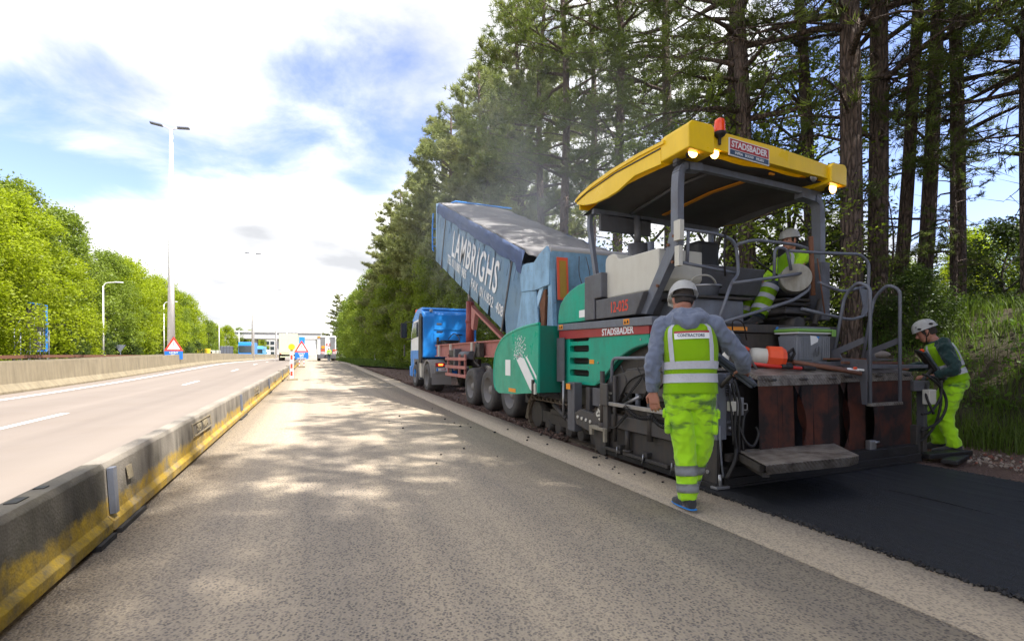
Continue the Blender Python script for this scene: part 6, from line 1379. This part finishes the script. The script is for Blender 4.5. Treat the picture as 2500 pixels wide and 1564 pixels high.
fm = frame((7.17, 3.58, 1.13), (.22, -.08, -.30), (.5, .75, .25))
locbox([((-.24, -.08, -.035), (.24, .08, .0))], 'panel_body', M['black'], t, fm, .02); locbox([((-.22, .05, .0), (.22, .08, .03)), ((-.22, -.08, .0), (.22, -.05, .03)), ((-.05, -.05, .0), (-.02, .05, .02))], 'panel_frame', M['panelblue'], t, fm, .008)
locbox([((-.235, -.02, .0), (-.20, .02, .03))], 'warning_knob', M['beacon'], t, fm, .005)
MB().tube([(7.15, 3.56, 1.08), (7.0, 3.56, .98), (6.93, 3.56, .92)], .02, 7).build('panel_arm', M['dark'], t)
# cooler box
t = thing('cooler_box', 'grey cooler box with green-rimmed lid standing on the screed deck', 'cooler', (5.15, 3.85, 1.125))
M['coolgrey'] = paint('cooler_grey', (.20, .215, .24), .5, .2, (.1, .09, .08)); M['coolgreen'] = paint('cooler_lid_green', (.17, .36, .06), .5, .25, (.12, .1, .06))
b = bmesh.new(); x0, x1, y0, y1 = 4.93, 5.50, 3.70, 3.97
for zz, k in ((1.126, .035), (1.40, 0)): pass
v = [b.verts.new(p) for p in ((x0+.03, y0+.03, 1.126), (x1-.03, y0+.03, 1.126), (x1-.03, y1-.03, 1.126), (x0+.03, y1-.03, 1.126), (x0, y0, 1.49), (x1, y0, 1.49), (x1, y1, 1.49), (x0, y1, 1.49))]
for f in ((3, 2, 1, 0), (4, 5, 6, 7), (0, 1, 5, 4), (1, 2, 6, 5), (2, 3, 7, 6), (3, 0, 4, 7)): b.faces.new([v[i] for i in f])
bmesh.ops.bevel(b, geom=b.edges[:], offset=.03, segments=3, affect='EDGES'); me = bpy.data.meshes.new('tub'); b.to_mesh(me); b.free(); smooth(mkobj('tub', me, M['coolgrey'], t))
MB().box((x0-.012, y0-.012, 1.490), (x1+.012, y1+.012, 1.505), .006).build('lid_seal', M['whitedecal'], t)
MB().box((x0-.02, y0-.02, 1.506), (x1+.02, y1+.02, 1.545), .016).build('lid_rim', M['coolgreen'], t); MB().box((x0+.01, y0+.01, 1.545), (x1-.01, y1-.01, 1.565), .01).build('lid_top', M['coolgrey'], t)
MB().box((x1-.05, y0-.035, 1.46), (x1+.02, y0-.02, 1.54), .008).build('catch', M['coolgreen'], t)
b = MB()
for i in range(8): b.box((4.97+.026*i, 3.692+.0, 1.20), (4.98+.026*i, 3.712, 1.46), .003)
for i in range(4): b.box((5.34+.032*i, 3.692, 1.20), (5.352+.032*i, 3.712, 1.46), .003)
b.build('ribs', M['coolgrey'], t)
b = MB()
for i in range(3): b.tube(rounded([(5.14+.05*i, 3.700, 1.24), (5.14+.05*i, 3.694, 1.36-.02*(i % 2)), (5.175+.05*i, 3.694, 1.36-.02*(i % 2)), (5.175+.05*i, 3.700, 1.26)], .02), .006, 5)
b.build('moulded_logo', M['coolgrey'], t)
MB().prism([(5.12, 1.47), (5.26, 1.46), (5.24, 1.40), (5.13, 1.36)], 'y', 3.690, 3.6915).build('sticker', M['whitedecal'], t); MB().prism([(5.215, 1.465), (5.265, 1.46), (5.25, 1.43)], 'y', 3.687, 3.6895).build('sticker_corner', M['trblue'], t)
# canister with orange cap, cable reel, long tool, rods, gloves, bucket, bottle
t = thing('canister', 'orange and cream canister lying on its side with a black handle', 'canister', (4.5, 3.8, 1.2)); M['brightorange'] = paint('bright_orange', (.85, .09, .02), .45, .15)
MB().lathe([(0, -.16), (.085, -.155), (.095, -.1), (.095, .02)], (4.56, 3.80, 1.23), (.75, -.5, -.08), 20).build('drum', M['cream'], t)
MB().lathe([(.095, .0), (.122, .015), (.128, .14), (.095, .19), (.04, .21), (0, .21)], (4.56, 3.80, 1.235), (.75, -.5, -.08), 10, False).build('orange_cap', M['brightorange'], t)
MB().tube([(4.70, 3.70, 1.20), (4.74, 3.66, 1.28), (4.78, 3.64, 1.32), (4.80, 3.64, 1.27), (4.74, 3.64, 1.19)], .016, 7).cyl((4.68, 3.7, 1.22), (4.75, 3.66, 1.22), .04).build('handle', M['black'], t)
t = thing('orange_helmet_bag', 'red-orange bundle behind the canister', 'bundle', (4.5, 4.05, 1.15)); b = MB(); b.ball((4.45, 4.0, 1.30), .09, 12, (1.1, .8, .6)); smooth(b.build('bundle', M['brightorange'], t))
t = thing('cable_reel', 'dark grey round cable reel standing beside the canister', 'reel', (4.24, 3.95, 1.115))
MB().cyl((4.28, 3.92, 1.30), (4.27, 3.94, 1.30), .185, n=32).build('flange', M['panelblue'], t); MB().cyl((4.25, 4.0, 1.30), (4.24, 4.02, 1.30), .185, n=32).build('flange', M['panelblue'], t); MB().cyl((4.27, 3.94, 1.30), (4.25, 4.0, 1.30), .12, n=24).build('coiled_cable', M['black'], t)
b = MB()
for k in range(6): a = k*PI/3; b.bar((4.283+.04*math.cos(a), 3.915, 1.30+.04*math.sin(a)), (4.283+.17*math.cos(a), 3.915, 1.30+.17*math.sin(a)), .008)
b.build('spokes', M['dark'], t); MB().tube(smoothpath([(4.25, 3.95, 1.48), (4.2, 3.9, 1.62), (4.32, 3.88, 1.60), (4.42, 3.92, 1.42)], 6), .008, 5).build('loose_cable', M['black'], t)
t = thing('spray_bottle', 'cream spray bottle standing at the left end of the screed deck', 'bottle', (3.88, 3.7, 1.112)); MB().lathe([(0, 0), (.035, .002), (.037, .12), (.03, .15), (.012, .17), (.012, .20), (0, .2)], (3.88, 3.70, 1.113), (0, 0, 1), 16).build('bottle', M['cream'], t)
MB().box((3.865, 3.67, 1.31), (3.895, 3.73, 1.34), .005).build('spray_head', M['black'], t)
t = thing('lever_stand', 'steel lever leaning on the screed deck beside the cable reel', 'lever', (4.1, 3.65, 1.1)); MB().cyl((4.22, 3.62, 1.11), (3.98, 3.72, 1.50), .013).build('lever', M['steel'], t); MB().box((4.02, 3.66, 1.113), (4.14, 3.78, 1.30), .01).box((3.98, 3.68, 1.3), (4.06, 3.76, 1.36), .01).build('bracket', M['dark'], t)
t = thing('bolt_cutter', 'red long-handled tool with black grips lying on the tread plate', 'tool', (4.6, 3.55, 1.11)); MB().tube([(4.14, 3.66, 1.17), (4.45, 3.58, 1.135), (4.72, 3.50, 1.115)], .018, 8).tube([(4.2, 3.70, 1.15), (4.72, 3.56, 1.125)], .015, 8).build('shaft', M['redbright'] if 'redbright' in M else paint('bright_red', (.62, .03, .02), .4, .1), t)
MB().tube([(4.50, 3.56, 1.135), (4.62, 3.53, 1.128)], .023, 8).tube([(4.74, 3.50, 1.118), (4.88, 3.47, 1.11)], .022, 8).tube([(4.70, 3.565, 1.13), (4.9, 3.53, 1.12)], .02, 8).build('grips', M['black'], t)
for (a, c2, r, lab) in (((4.62, 3.72, 1.21), (5.30, 3.42, 1.10), .020, 'upper brown wooden handle lying across the tread plate'), ((4.75, 3.62, 1.18), (5.42, 3.34, 1.055), .022, 'lower brown wooden handle reaching past the tread plate edge')):
    o = MB().cyl(a, c2, r, n=10).build('wooden_handle', M['wood'], None, a); tag(o, lab, 'tool handle', 'wooden handles on the screed deck')
for (a, c2, w, h, lab, mt) in (((5.3, 3.62, 1.21), (6.75, 3.85, 1.20), .10, .02, 'flat rusty bar lying across the right half of the screed', 'rust'), ((5.36, 3.50, 1.17), (6.85, 3.72, 1.155), .03, .03, 'long brown rod in front of the flat rusty bar', 'wood'), ((5.5, 3.42, 1.145), (6.82, 3.60, 1.125), .03, .02, 'grey steel bar below the brown rod', 'grey')):
    b = MB(); b.bar(a, c2, w, h, bev=.004); o = b.build('long_bar', M[mt], None, a); tag(o, lab, 'bar', 'bars lying over the screed')
b = MB(); b.ball((6.5, 3.8, 1.26), .1, 12, (2.2, .7, .5)); b.ball((6.35, 3.82, 1.245), .07, 10, (1.5, 1, .5)); o = smooth(b.build('sack', paint('dusty_sack', (.25, .21, .18), .9, .4), None, (6.45, 3.8, 1.2))); tag(o, 'dusty grey-brown sack lying on the bars near the stooping worker', 'sack')
t = thing('work_gloves', 'pale work gloves lying on the tread plate by the ladder', 'gloves', (5.35, 3.42, 1.08)); b = MB()
b.ball((5.34, 3.42, 1.095), .05, 10, (1.1, .8, .45)); b.ball((5.42, 3.40, 1.09), .045, 10, (1.2, .7, .5))
for k in range(4): b.tube([(5.42, 3.40, 1.10), (5.50, 3.36+.02*k, 1.09)], .012, 6)
smooth(b.build('glove_pair', M['whitedecal'], t)); MB().box((5.37, 3.37, 1.10), (5.41, 3.39, 1.125), .004).build('orange_cuff', M['brightorange'], t)
t = thing('bucket', 'grey bucket with a curved white handle on the paver tank', 'bucket', (4.35, 4.5, 1.93)); MB().lathe([(0, 0), (.17, .0), (.20, .13), (.21, .14), (.19, .14), (.16, .02)], (4.35, 4.5, 1.932), (0, 0, 1), 24).build('pail', M['lgrey'], t)
MB().lathe([(.215, .13), (.22, .15), (0, .165)], (4.35, 4.5, 1.932), (0, 0, 1), 24).build('lid', M['steel'], t); MB().tube(smoothpath([(4.14, 4.5, 2.07), (4.18, 4.45, 2.17), (4.35, 4.42, 2.20), (4.50, 4.45, 2.14), (4.56, 4.5, 2.03)], 6), .012, 6).build('bail', M['cream'], t)
# ---------------------------------------------------------------- signs, posts and traffic on the motorway
def trisign(x, y, z, s, lab, legs=True, loc_='work'):
    t = thing('warning_sign', lab, 'road sign', (x, y, z)); zb = z+1.22; h = .87*s
    MB().prism([(x-.5*s, zb), (x+.5*s, zb), (x, zb+h)], 'y', y, y+.03, .02).build('triangle_rim', paint('sign_rim_red', (.66, .05, .03), .4, .1), t)
    MB().prism([(x-.33*s, zb+.10*s), (x+.33*s, zb+.10*s), (x, zb+.67*s)], 'y', y-.006, y-.002).build('triangle_field', M['white'], t)
    MB().prism([(x-.012, zb+.28*s), (x+.012, zb+.28*s), (x+.022, zb+.52*s), (x-.022, zb+.52*s)], 'y', y-.011, y-.0075).cyl((x, y-.011, zb+.22*s), (x, y-.0075, zb+.22*s), .022, n=10).build('exclamation_mark', M['black'], t)
    MB().box((x-.46*s, y, zb-.50*s), (x+.46*s, y+.03, zb-.01), .01).build('text_board', paint('sign_blue', (.01, .15, .55), .4, .1), t)
    text('board_lettering', 'UITRIT', .15*s, M['white'], t, frame((x, y-.004, zb-.10*s), (1, 0, 0), (0, 0, 1)), .003, .001); text('board_lettering', '75 m', .13*s, M['white'], t, frame((x, y-.004, zb-.36*s), (1, 0, 0), (0, 0, 1)), .003, .001); text('board_lettering', 'WERFVERKEER', .09*s, M['white'], t, frame((x, y-.004, zb-.455*s), (1, 0, 0), (0, 0, 1)), .002, .001)
    MB().box((x-.14*s, y-.005, zb-.27*s), (x+.06*s, y-.002, zb-.19*s)).box((x+.07*s, y-.005, zb-.27*s), (x+.15*s, y-.002, zb-.21*s)).build('lorry_symbol', M['white'], t)
    for k in (-.17, .17):
        MB().box((x+k-.03, y+.04, z), (x+k+.03, y+.09, zb), .004).build('leg', M['white'], t)
        if legs:
            b = MB()
            for j in range(3): b.box((x+k-.032, y+.036, z+.25+.3*j), (x+k+.032, y+.0395, z+.38+.3*j))
            b.build('red_bands', M['signred'], t)
    MB().box((x-.26, y-.25, z), (x+.26, y+.4, z+.12), .02).build('foot_block', M['median'], t)
    return t
trisign(-.72, 42.5, g(42.5), 1.1, 'red-rimmed triangular warning sign with blue board at the far end of the barrier')
trisign(-9.55, 43.3, .35, 1.25, 'red-rimmed triangular warning sign with blue board on the median at the tall lamp post', False)
t = thing('beacon_post', 'red and white banded post with a round yellow lamp beside the barrier', 'traffic post', (-.88, 26.0, .04))
MB().box((-.97, 25.97, .1), (-.81, 26.03, 1.42), .01).build('post', M['white'], t)
for z in (.25, .62, 1.05): MB().box((-.94, 25.962, z), (-.84, 25.968, z+.22)).build('red_band', paint('red_film', (.7, .06, .03), .4, .1), t)
MB().cyl((-.89, 25.95, 1.66), (-.89, 26.05, 1.66), .15, n=24).build('lamp', paint('yellow_lens', (.85, .55, .01), .3, .1), t); MB().box((-.95, 25.94, 1.46), (-.83, 26.06, 1.52), .01).build('lamp_bracket', M['black'], t)
MB().box((-1.08, 25.7, .0), (-.60, 26.3, .12), .03).build('foot_block', M['median'], t)
# cream box truck
def boxtruck(x0, x1, y, lab, m, h):
    z = g(y); t = thing('box_truck', lab, 'truck', ((x0+x1)/2, y, z))
    MB().box((x0, y, z+1.15), (x1, y+9, z+h), .03).build('cargo_box', m, t); MB().box((x0+.04, y-.012, z+1.25), ((x0+x1)/2-.01, y-.002, z+h-.08), .004).box(((x0+x1)/2+.01, y-.012, z+1.25), (x1-.04, y-.002, z+h-.08), .004).build('rear_doors', m, t)
    MB().box((x0+.05, y+.05, z+.85), (x1-.05, y+9, z+1.15)).build('frame', M['dark'], t); MB().box((x0+.1, y-.02, z+.95), (x1-.1, y+.04, z+1.12), .01).build('rear_bar', m, t); MB().box((x0+.15, y, z+.5), (x1-.15, y+.1, z+.65), .01).build('underrun_bar', m, t)
    for xx in (x0+.12, x1-.32): MB().box((xx, y-.03, z+.98), (xx+.2, y-.021, z+1.08)).build('tail_lamp', M['signred'], t)
    for yy in (y+1.2, y+2.5, y+7.4):
        for xx in (x0+.2, x1-.2): wheel(xx, yy, .5, .5, t, z=z+.5)
    MB().box((x0+.1, y+9.3, z+.5), (x1-.1, y+11.2, z+3.0), .1).build('cab', M['white'], t); return t
boxtruck(-4.35, -1.85, 78, 'cream box truck driving away in the right-hand lane of the motorway', paint('cream_truck', (.62, .64, .44), .4, .15), 3.95)
z = g(75); t = thing('service_truck', 'white service truck with red and white rear chevrons parked on the work lane', 'truck', (3.8, 74, z))
MB().box((2.55, 74.2, z+.9), (5.05, 82, z+3.5), .06).build('body', M['white'], t)
for x0 in (3.0, 4.3): MB().box((x0, 74.1, z+1.2), (x0+.6, 74.19, z+3.4), .02).build('rear_hatch', M['steel'], t)
for x0 in (2.95, 4.25): MB().box((x0, 74.05, z+3.35), (x0+.72, 74.25, z+3.62), .03).build('roof_unit', M['white'], t)
MB().box((2.56, 74.1, z+3.3), (2.95, 74.19, z+3.5)).build('orange_lamp', M['orange'], t); MB().box((3.1, 74.0, z+1.75), (3.5, 74.05, z+2.15), .01).build('orange_board', M['orange'], t)
for x0 in (3.05, 4.6): MB().box((x0, 74.02, z+1.45), (x0+.5, 74.09, z+1.62)).build('amber_lamp', M['brightorange'], t)
for x0, s in ((3.0, 1), (4.55, -1)):
    MB().box((x0, 74.08, z+1.0), (x0+.55, 74.15, z+1.4)).build('chevron_board', M['white'], t)
    for k in range(3): MB().prism([(x0+.05+.17*k, z+1.02), (x0+.13+.17*k, z+1.02), (x0+.13+.17*k+.04*s, z+1.38), (x0+.05+.17*k+.04*s, z+1.38)], 'y', 74.065, 74.075).build('chevron', M['signred'], t)
MB().box((2.6, 73.6, z+.35), (5.0, 74.3, z+.9), .05).build('rear_deck', M['grey'], t)
for xx in (2.8, 4.85):
    for yy in (75.4, 76.8, 81): wheel(xx, yy, .5, .4, t, z=z+.5)
MB().box((2.6, 82.2, z+.6), (5.0, 84.2, z+3.1), .1).build('cab', M['white'], t)
text('company_mark', 'KS', .6, M['signred'], t, frame((4.0, 74.18, z+2.3), (1, 0, 0), (0, 0, 1)), .01, .002); t.location.x -= 1.75
# vehicles on the opposite carriageway
def frontbus(x, y, w, h, lab, m, nm, cat):
    z = g(y); t = thing(nm, lab, cat, (x, y, z))
    MB().prism([(y, z+.35), (y-.05, z+1.4), (y+.15, z+h-.1), (y+.4, z+h), (y+11, z+h), (y+11, z+.35)], 'x', x-w/2, x+w/2, .06).build('body', m, t)
    MB().box((x-w/2+.1, y-.07, z+1.35), (x+w/2-.1, y+.02, z+h-.75), .03, rot=(-.03, 0, 0)).build('windscreen', M['glass'], t); MB().box((x-w/2+.1, y-.1, z+.4), (x+w/2-.1, y, z+.7), .03).build('bumper', m, t)
    for s in (-1, 1):
        MB().box((x+s*w*.36-.15, y-.08, z+.75), (x+s*w*.36+.15, y, z+.95), .03).build('headlight', M['white'], t); MB().box((x+s*(w/2+.2)-.08, y-.1, z+2.0), (x+s*(w/2+.2)+.08, y, z+2.5), .03).build('mirror', M['black'], t); wheel(x+s*(w/2-.2), y+2, .48, .3, t, z=z+.48)
    return t
frontbus(-12.9, 116, 2.55, 3.6, 'dark blue coach coming towards the camera on the far carriageway', M['trblue'], 'coach', 'coach')
frontbus(-13.0, 143, 2.5, 3.2, 'light blue lorry following the dark blue coach', paint('pale_blue_cab', (.10, .38, .62), .4, .1), 'lorry', 'lorry')
frontbus(-13.9, 172, 2.2, 2.6, 'small white van behind the light blue lorry', M['white'], 'van', 'van')
frontbus(-7.2, 190, 1.8, 1.5, 'small dark car far ahead beside the median', M['dark'], 'car', 'car')
# tall lamp posts on the median
def mast(x, y, h, lab):
    t = thing('lamp_post', lab, 'lamp post', (x, y, g(y)), 'tall twin-headed lamp posts on the median'); z = g(y)
    MB().cyl((x, y, z), (x, y, z+h), .26, .11, 14).build('pole', M['pole'], t); MB().tube([(x-.6, y-.3, z+h+.12), (x-.3, y-.2, z+h+.04), (x, y, z+h-.05), (x+.3, y-.2, z+h+.02), (x+.6, y-.3, z+h+.04)], .05, 6).build('bracket', M['pole'], t)
    for s in (-1, 1): MB().box((x+s*(.85-.40*s*s), y-.50, z+h+.03), (x+s*1.25, y-.15, z+h+.17), .05, rot=(0, -.12*s, 0)).build('lamp_head', M['lgrey'], t)
M['pole'] = paint('pale_galvanised_pole', (.80, .78, .76), .5, .08, (.4, .38, .35), scale=1)
for i, y in enumerate((43.6, 93, 142, 190, 238, 290)): mast(-9.78+.012*(y-43), y, 18.0, ['tallest and nearest lamp post, behind the warning sign on the median', 'second tall lamp post along the median', 'third tall lamp post along the median', 'fourth tall lamp post along the median', 'fifth lamp post, beyond the bridge', 'farthest lamp post, a thin line beyond the bridge'][i])
def arm(x, y, h, lab, s=1):
    t = thing('street_lamp', lab, 'street lamp', (x, y, 0), 'single-armed lamps beyond the far guard rail'); z = g(y)
    MB().cyl((x, y, z), (x, y, z+h), .12, .06, 10).build('pole', M['pole'], t); MB().tube(smoothpath([(x, y, z+h-.1), (x+.3*s, y, z+h+.35), (x+1.2*s, y, z+h+.5)], 5), .05, 6).build('arm', M['pole'], t); MB().box((x+1.1*s, y-.12, z+h+.44), (x+1.95*s, y+.12, z+h+.58), .04).build('lamp_head', M['white'], t)
arm(-23, 72.2, 9.1, 'single-armed street lamp in front of the left trees'); arm(-23, 98, 9.4, 'second single-armed lamp, left of the tall median post'); arm(-23, 151, 9.6, 'distant single-armed lamp at the end of the left trees'); arm(-23, 190, 9.6, 'farthest single-armed lamp above the left trees')
t = thing('yield_sign', 'grey back of a triangular give-way sign beyond the guard rail', 'road sign', (-22.9, 77.5, .3)); MB().prism([(-23.5, 2.6), (-22.3, 2.6), (-22.9, 1.6)], 'y', 77.4, 77.44).build('triangle', M['lgrey'], t); MB().cyl((-22.9, 77.5, .3), (-22.9, 77.5, 2.4), .05).build('post', M['lgrey'], t)
# big blue-framed billboard seen from behind, with its lattice supports
t = thing('billboard', 'blue-edged billboard seen from behind among the left trees on a lattice frame', 'billboard', (-24, 57, 0)); BB = t
MB().box((-23.4, 56.2, 1.7), (-23.3, 59.4, 5.9), .05).build('panel', M['dark'], t); MB().box((-23.42, 59.4, 1.6), (-23.2, 59.55, 6.0), .03).box((-23.42, 56.2, 1.6), (-23.2, 59.5, 1.7), .02).box((-23.42, 56.2, 5.9), (-23.2, 59.5, 6.0), .02).build('rim', M['trblue'], t)
for y in (53.8, 55.3, 57, 58.6):
    b = MB(); b.cyl((-23.15, y, 0), (-23.15, y, 5.8 if y > 56 else 3.5), .04, n=6); b.cyl((-22.75, y, 0), (-22.75, y, 3.6 if y > 56 else 3.2), .04, n=6)
    for k in range(5): b.cyl((-23.15, y, .3+.8*k), (-22.75, y, 1.1+.8*k), .025, n=5)
    b.build('lattice', M['lgrey'], t)
# grey sign back, yellow works boxes, km sign, delineators, speed board
t = thing('sign_board', 'large light grey gridded back of a sign board beyond the median', 'sign board', (-22, 155, .4)); MB().box((-23.4, 155, 1.4), (-20.2, 155.1, 3.8), .03).build('board', M['lgrey'], t)
b = MB()
for k in range(5): b.box((-23.3+.75*k, 154.93, 1.4), (-23.22+.75*k, 154.995, 3.8))
for k in range(4): b.box((-23.4, 154.9, 1.6+.6*k), (-20.2, 154.925, 1.66+.6*k))
b.build('grid_frame', M['grey'], t); MB().box((-23, 155.1, .3), (-22.8, 155.3, 1.6)).box((-21, 155.1, .3), (-20.8, 155.3, 1.6)).build('posts', M['grey'], t)
M['boxyellow'] = paint('works_yellow', (.85, .55, .02), .5, .1)
for i, (x, y, w, h, lab) in enumerate(((-25.6, 140, 1.0, 2.4, 'left of two narrow yellow pillars beyond the median'), (-24.1, 140.5, 1.0, 2.5, 'right of two narrow yellow pillars beyond the median'), (-24.6, 152, 3.0, 2.2, 'yellow and cream works cabin beside the grey sign back'))):
    t = thing('works_cabin' if w > 2 else 'yellow_pillar', lab, 'cabin' if w > 2 else 'pillar', (x, y, .4)); MB().box((x-w/2, y, .4), (x+w/2, y+2, .4+h), .05).build('body', M['boxyellow'] if w < 2 else M['cream'], t)
    if w > 2: MB().box((x-w/2, y-.03, .4), (x+w/2, y-.005, 1.2)).build('lower_band', M['boxyellow'], t); MB().box((x-1, y-.03, 1.6), (x-.2, y-.005, 2.3)).build('window', M['glass'], t)
t = thing('kilometre_sign', 'small green and white kilometre sign in the verge grass', 'road sign', (8.3, 52, g(52))); z = g(52)
MB().box((8.0, 52, z+1.0), (8.55, 52.03, z+1.45), .01).build('plate', M['green'], t); MB().box((8.0, 51.99, z+1.28), (8.55, 51.997, z+1.46)).build('plate_top', M['white'], t); MB().cyl((8.28, 52.05, z), (8.28, 52.05, z+1.4), .03).build('post', M['grey'], t)
for (x, y, lab) in ((8.1, 37, 'white reflector post with a red mark in the grass beside the milled strip'), (7.3, 62, 'far reflector post with an orange mark on the verge')):
    t = thing('marker_post', lab, 'marker post', (x, y, g(y)), 'reflector posts on the verge'); z = g(y); MB().prism([(x-.06, z), (x+.06, z), (x+.06, z+.85), (x-.06, z+.95)], 'y', y, y+.08).build('post', M['white'], t); MB().box((x-.035, y-.006, z+.62), (x+.035, y-.002, z+.78)).build('reflector', M['brightorange'], t)
t = thing('speed_board', 'white board with a red speed ring standing left of the service truck', 'road sign', (2.9, 92, g(92))); z = g(92)
MB().box((1.6, 92, z+1.0), (3.3, 92.06, z+3.1), .02).build('board', M['white'], t); b = MB(); b.lathe([(.36, 0), (.5, 0), (.5, .02), (.36, .02)], (2.55, 91.985, z+2.4), (0, -1, 0), 24); b.build('speed_ring', M['signred'], t); MB().box((1.7, 92.06, z), (1.8, 92.12, z+1.2)).box((3.1, 92.06, z), (3.2, 92.12, z+1.2)).build('posts', M['grey'], t)
t = thing('lane_sign', 'blue sign behind the cream truck at the work lane end', 'road sign', (-1.6, 88, g(88))); MB().box((-1.9, 88, 3.1), (-1.0, 88.05, 4.3), .02).build('plate', M['trblue'], t); MB().cyl((-1.45, 88.1, .45), (-1.45, 88.1, 4.2), .05).build('post', M['grey'], t)
# bridge across the motorway with columns, and the office block behind it
t = thing('road_bridge', 'white concrete bridge crossing the motorway in the distance', 'bridge', (-15, 230, 0)); z = 8.2
MB().box((-47, 230, z), (4, 240, z+2.6), .1).box((-48, 229.6, z+2.6), (5, 230, z+3.4), .05).build('deck', M['bconc'], t)
for x in (-40, -31, -22, -13.2, -9.6, -6, 2.2):
    for y in (232, 238): MB().box((x-.45, y, 0), (x+.45, y+.9, z-.004)).build('column', M['bconc'], t)
t = thing('office_block', 'pale office block with rows of windows seen under the bridge', 'building', (-22, 300, 0)); MB().box((-42, 300, 0), (-6, 315, 9.8), .1).build('wall', M['bconc'], t)
for r_ in range(3):
    for k in range(14):
        x = -41+2.5*k; f = MB().box((x, 299.9, 1.4+2.9*r_), (x+1.9, 299.98, 3.2+2.9*r_)).build('window', M['glass'], t)
# wind turbines
def turbine(x, y, h, a, lab):
    t = thing('wind_turbine', lab, 'wind turbine', (x, y, 0), 'wind turbines on the horizon'); MB().cyl((x, y, 0), (x, y, h), 2.0, 1.2, 10).build('tower', M['pole'], t); MB().box((x-1.6, y-5, h-1.5), (x+1.6, y+4, h+1.8), .5).build('nacelle', M['pole'], t)
    for k in range(3):
        r_ = a+k*2*PI/3; d = Vector((math.cos(r_), 0, math.sin(r_))); p = Vector((x, y-6, h)); b = MB(); b.tube([p, p+d*8, p+d*42], [1.0, 1.6, .3], 6); b.build('blade', M['pole'], t)
    MB().ball((x, y-6, h), 2, 10).build('hub', M['pole'], t)
turbine(-300, 1900, 95, 1.0, 'left wind turbine above the far trees'); turbine(-92, 1500, 92, .6, 'middle wind turbine behind the cream truck'); turbine(-150, 2200, 80, .2, 'small wind turbine between the two larger ones')
# ---------------------------------------------------------------- smoke drifting off the hot asphalt
def smoke():
    m = bpy.data.materials.new('thin_blue_smoke'); m.use_nodes = True; nt = m.node_tree; nt.nodes.clear(); N = nt.nodes.new
    out = N('ShaderNodeOutputMaterial'); pv = N('ShaderNodeVolumePrincipled'); nt.links.new(pv.outputs[0], out.inputs['Volume']); pv.inputs['Color'].default_value = (.90, .95, 1, 1); pv.inputs['Anisotropy'].default_value = .3
    tc = N('ShaderNodeTexCoord'); no = N('ShaderNodeTexNoise'); no.inputs['Scale'].default_value = .55; no.inputs['Detail'].default_value = 3; nt.links.new(tc.outputs['Object'], no.inputs['Vector'])
    gr = N('ShaderNodeTexGradient'); gr.gradient_type = 'SPHERICAL'; mp = N('ShaderNodeMapping'); mp.vector_type = 'POINT'; mp.inputs['Scale'].default_value = (1/3.6, 1/4.8, 1/3.4); nt.links.new(tc.outputs['Object'], mp.inputs[0]); nt.links.new(mp.outputs[0], gr.inputs[0])
    r = N('ShaderNodeMapRange'); r.inputs[1].default_value = .38; r.inputs[2].default_value = .68; r.inputs[3].default_value = .15; r.inputs[4].default_value = 1; nt.links.new(no.outputs[0], r.inputs[0])
    mu = N('ShaderNodeMath'); mu.operation = 'MULTIPLY'; nt.links.new(r.outputs[0], mu.inputs[0]); nt.links.new(gr.outputs[0], mu.inputs[1]); m2 = N('ShaderNodeMath'); m2.operation = 'MULTIPLY'; m2.inputs[1].default_value = .12; nt.links.new(mu.outputs[0], m2.inputs[0]); nt.links.new(m2.outputs[0], pv.inputs['Density'])
    b = MB(); b.ball((0, 0, 0), 1, 20, (3.6, 4.8, 3.4)); o = b.build('smoke', m); o.location = (5.2, 10.6, 4.6); o['kind'] = 'stuff'; o['label'] = 'thin blue smoke drifting up from the hot asphalt between paver and tipper'
smoke()
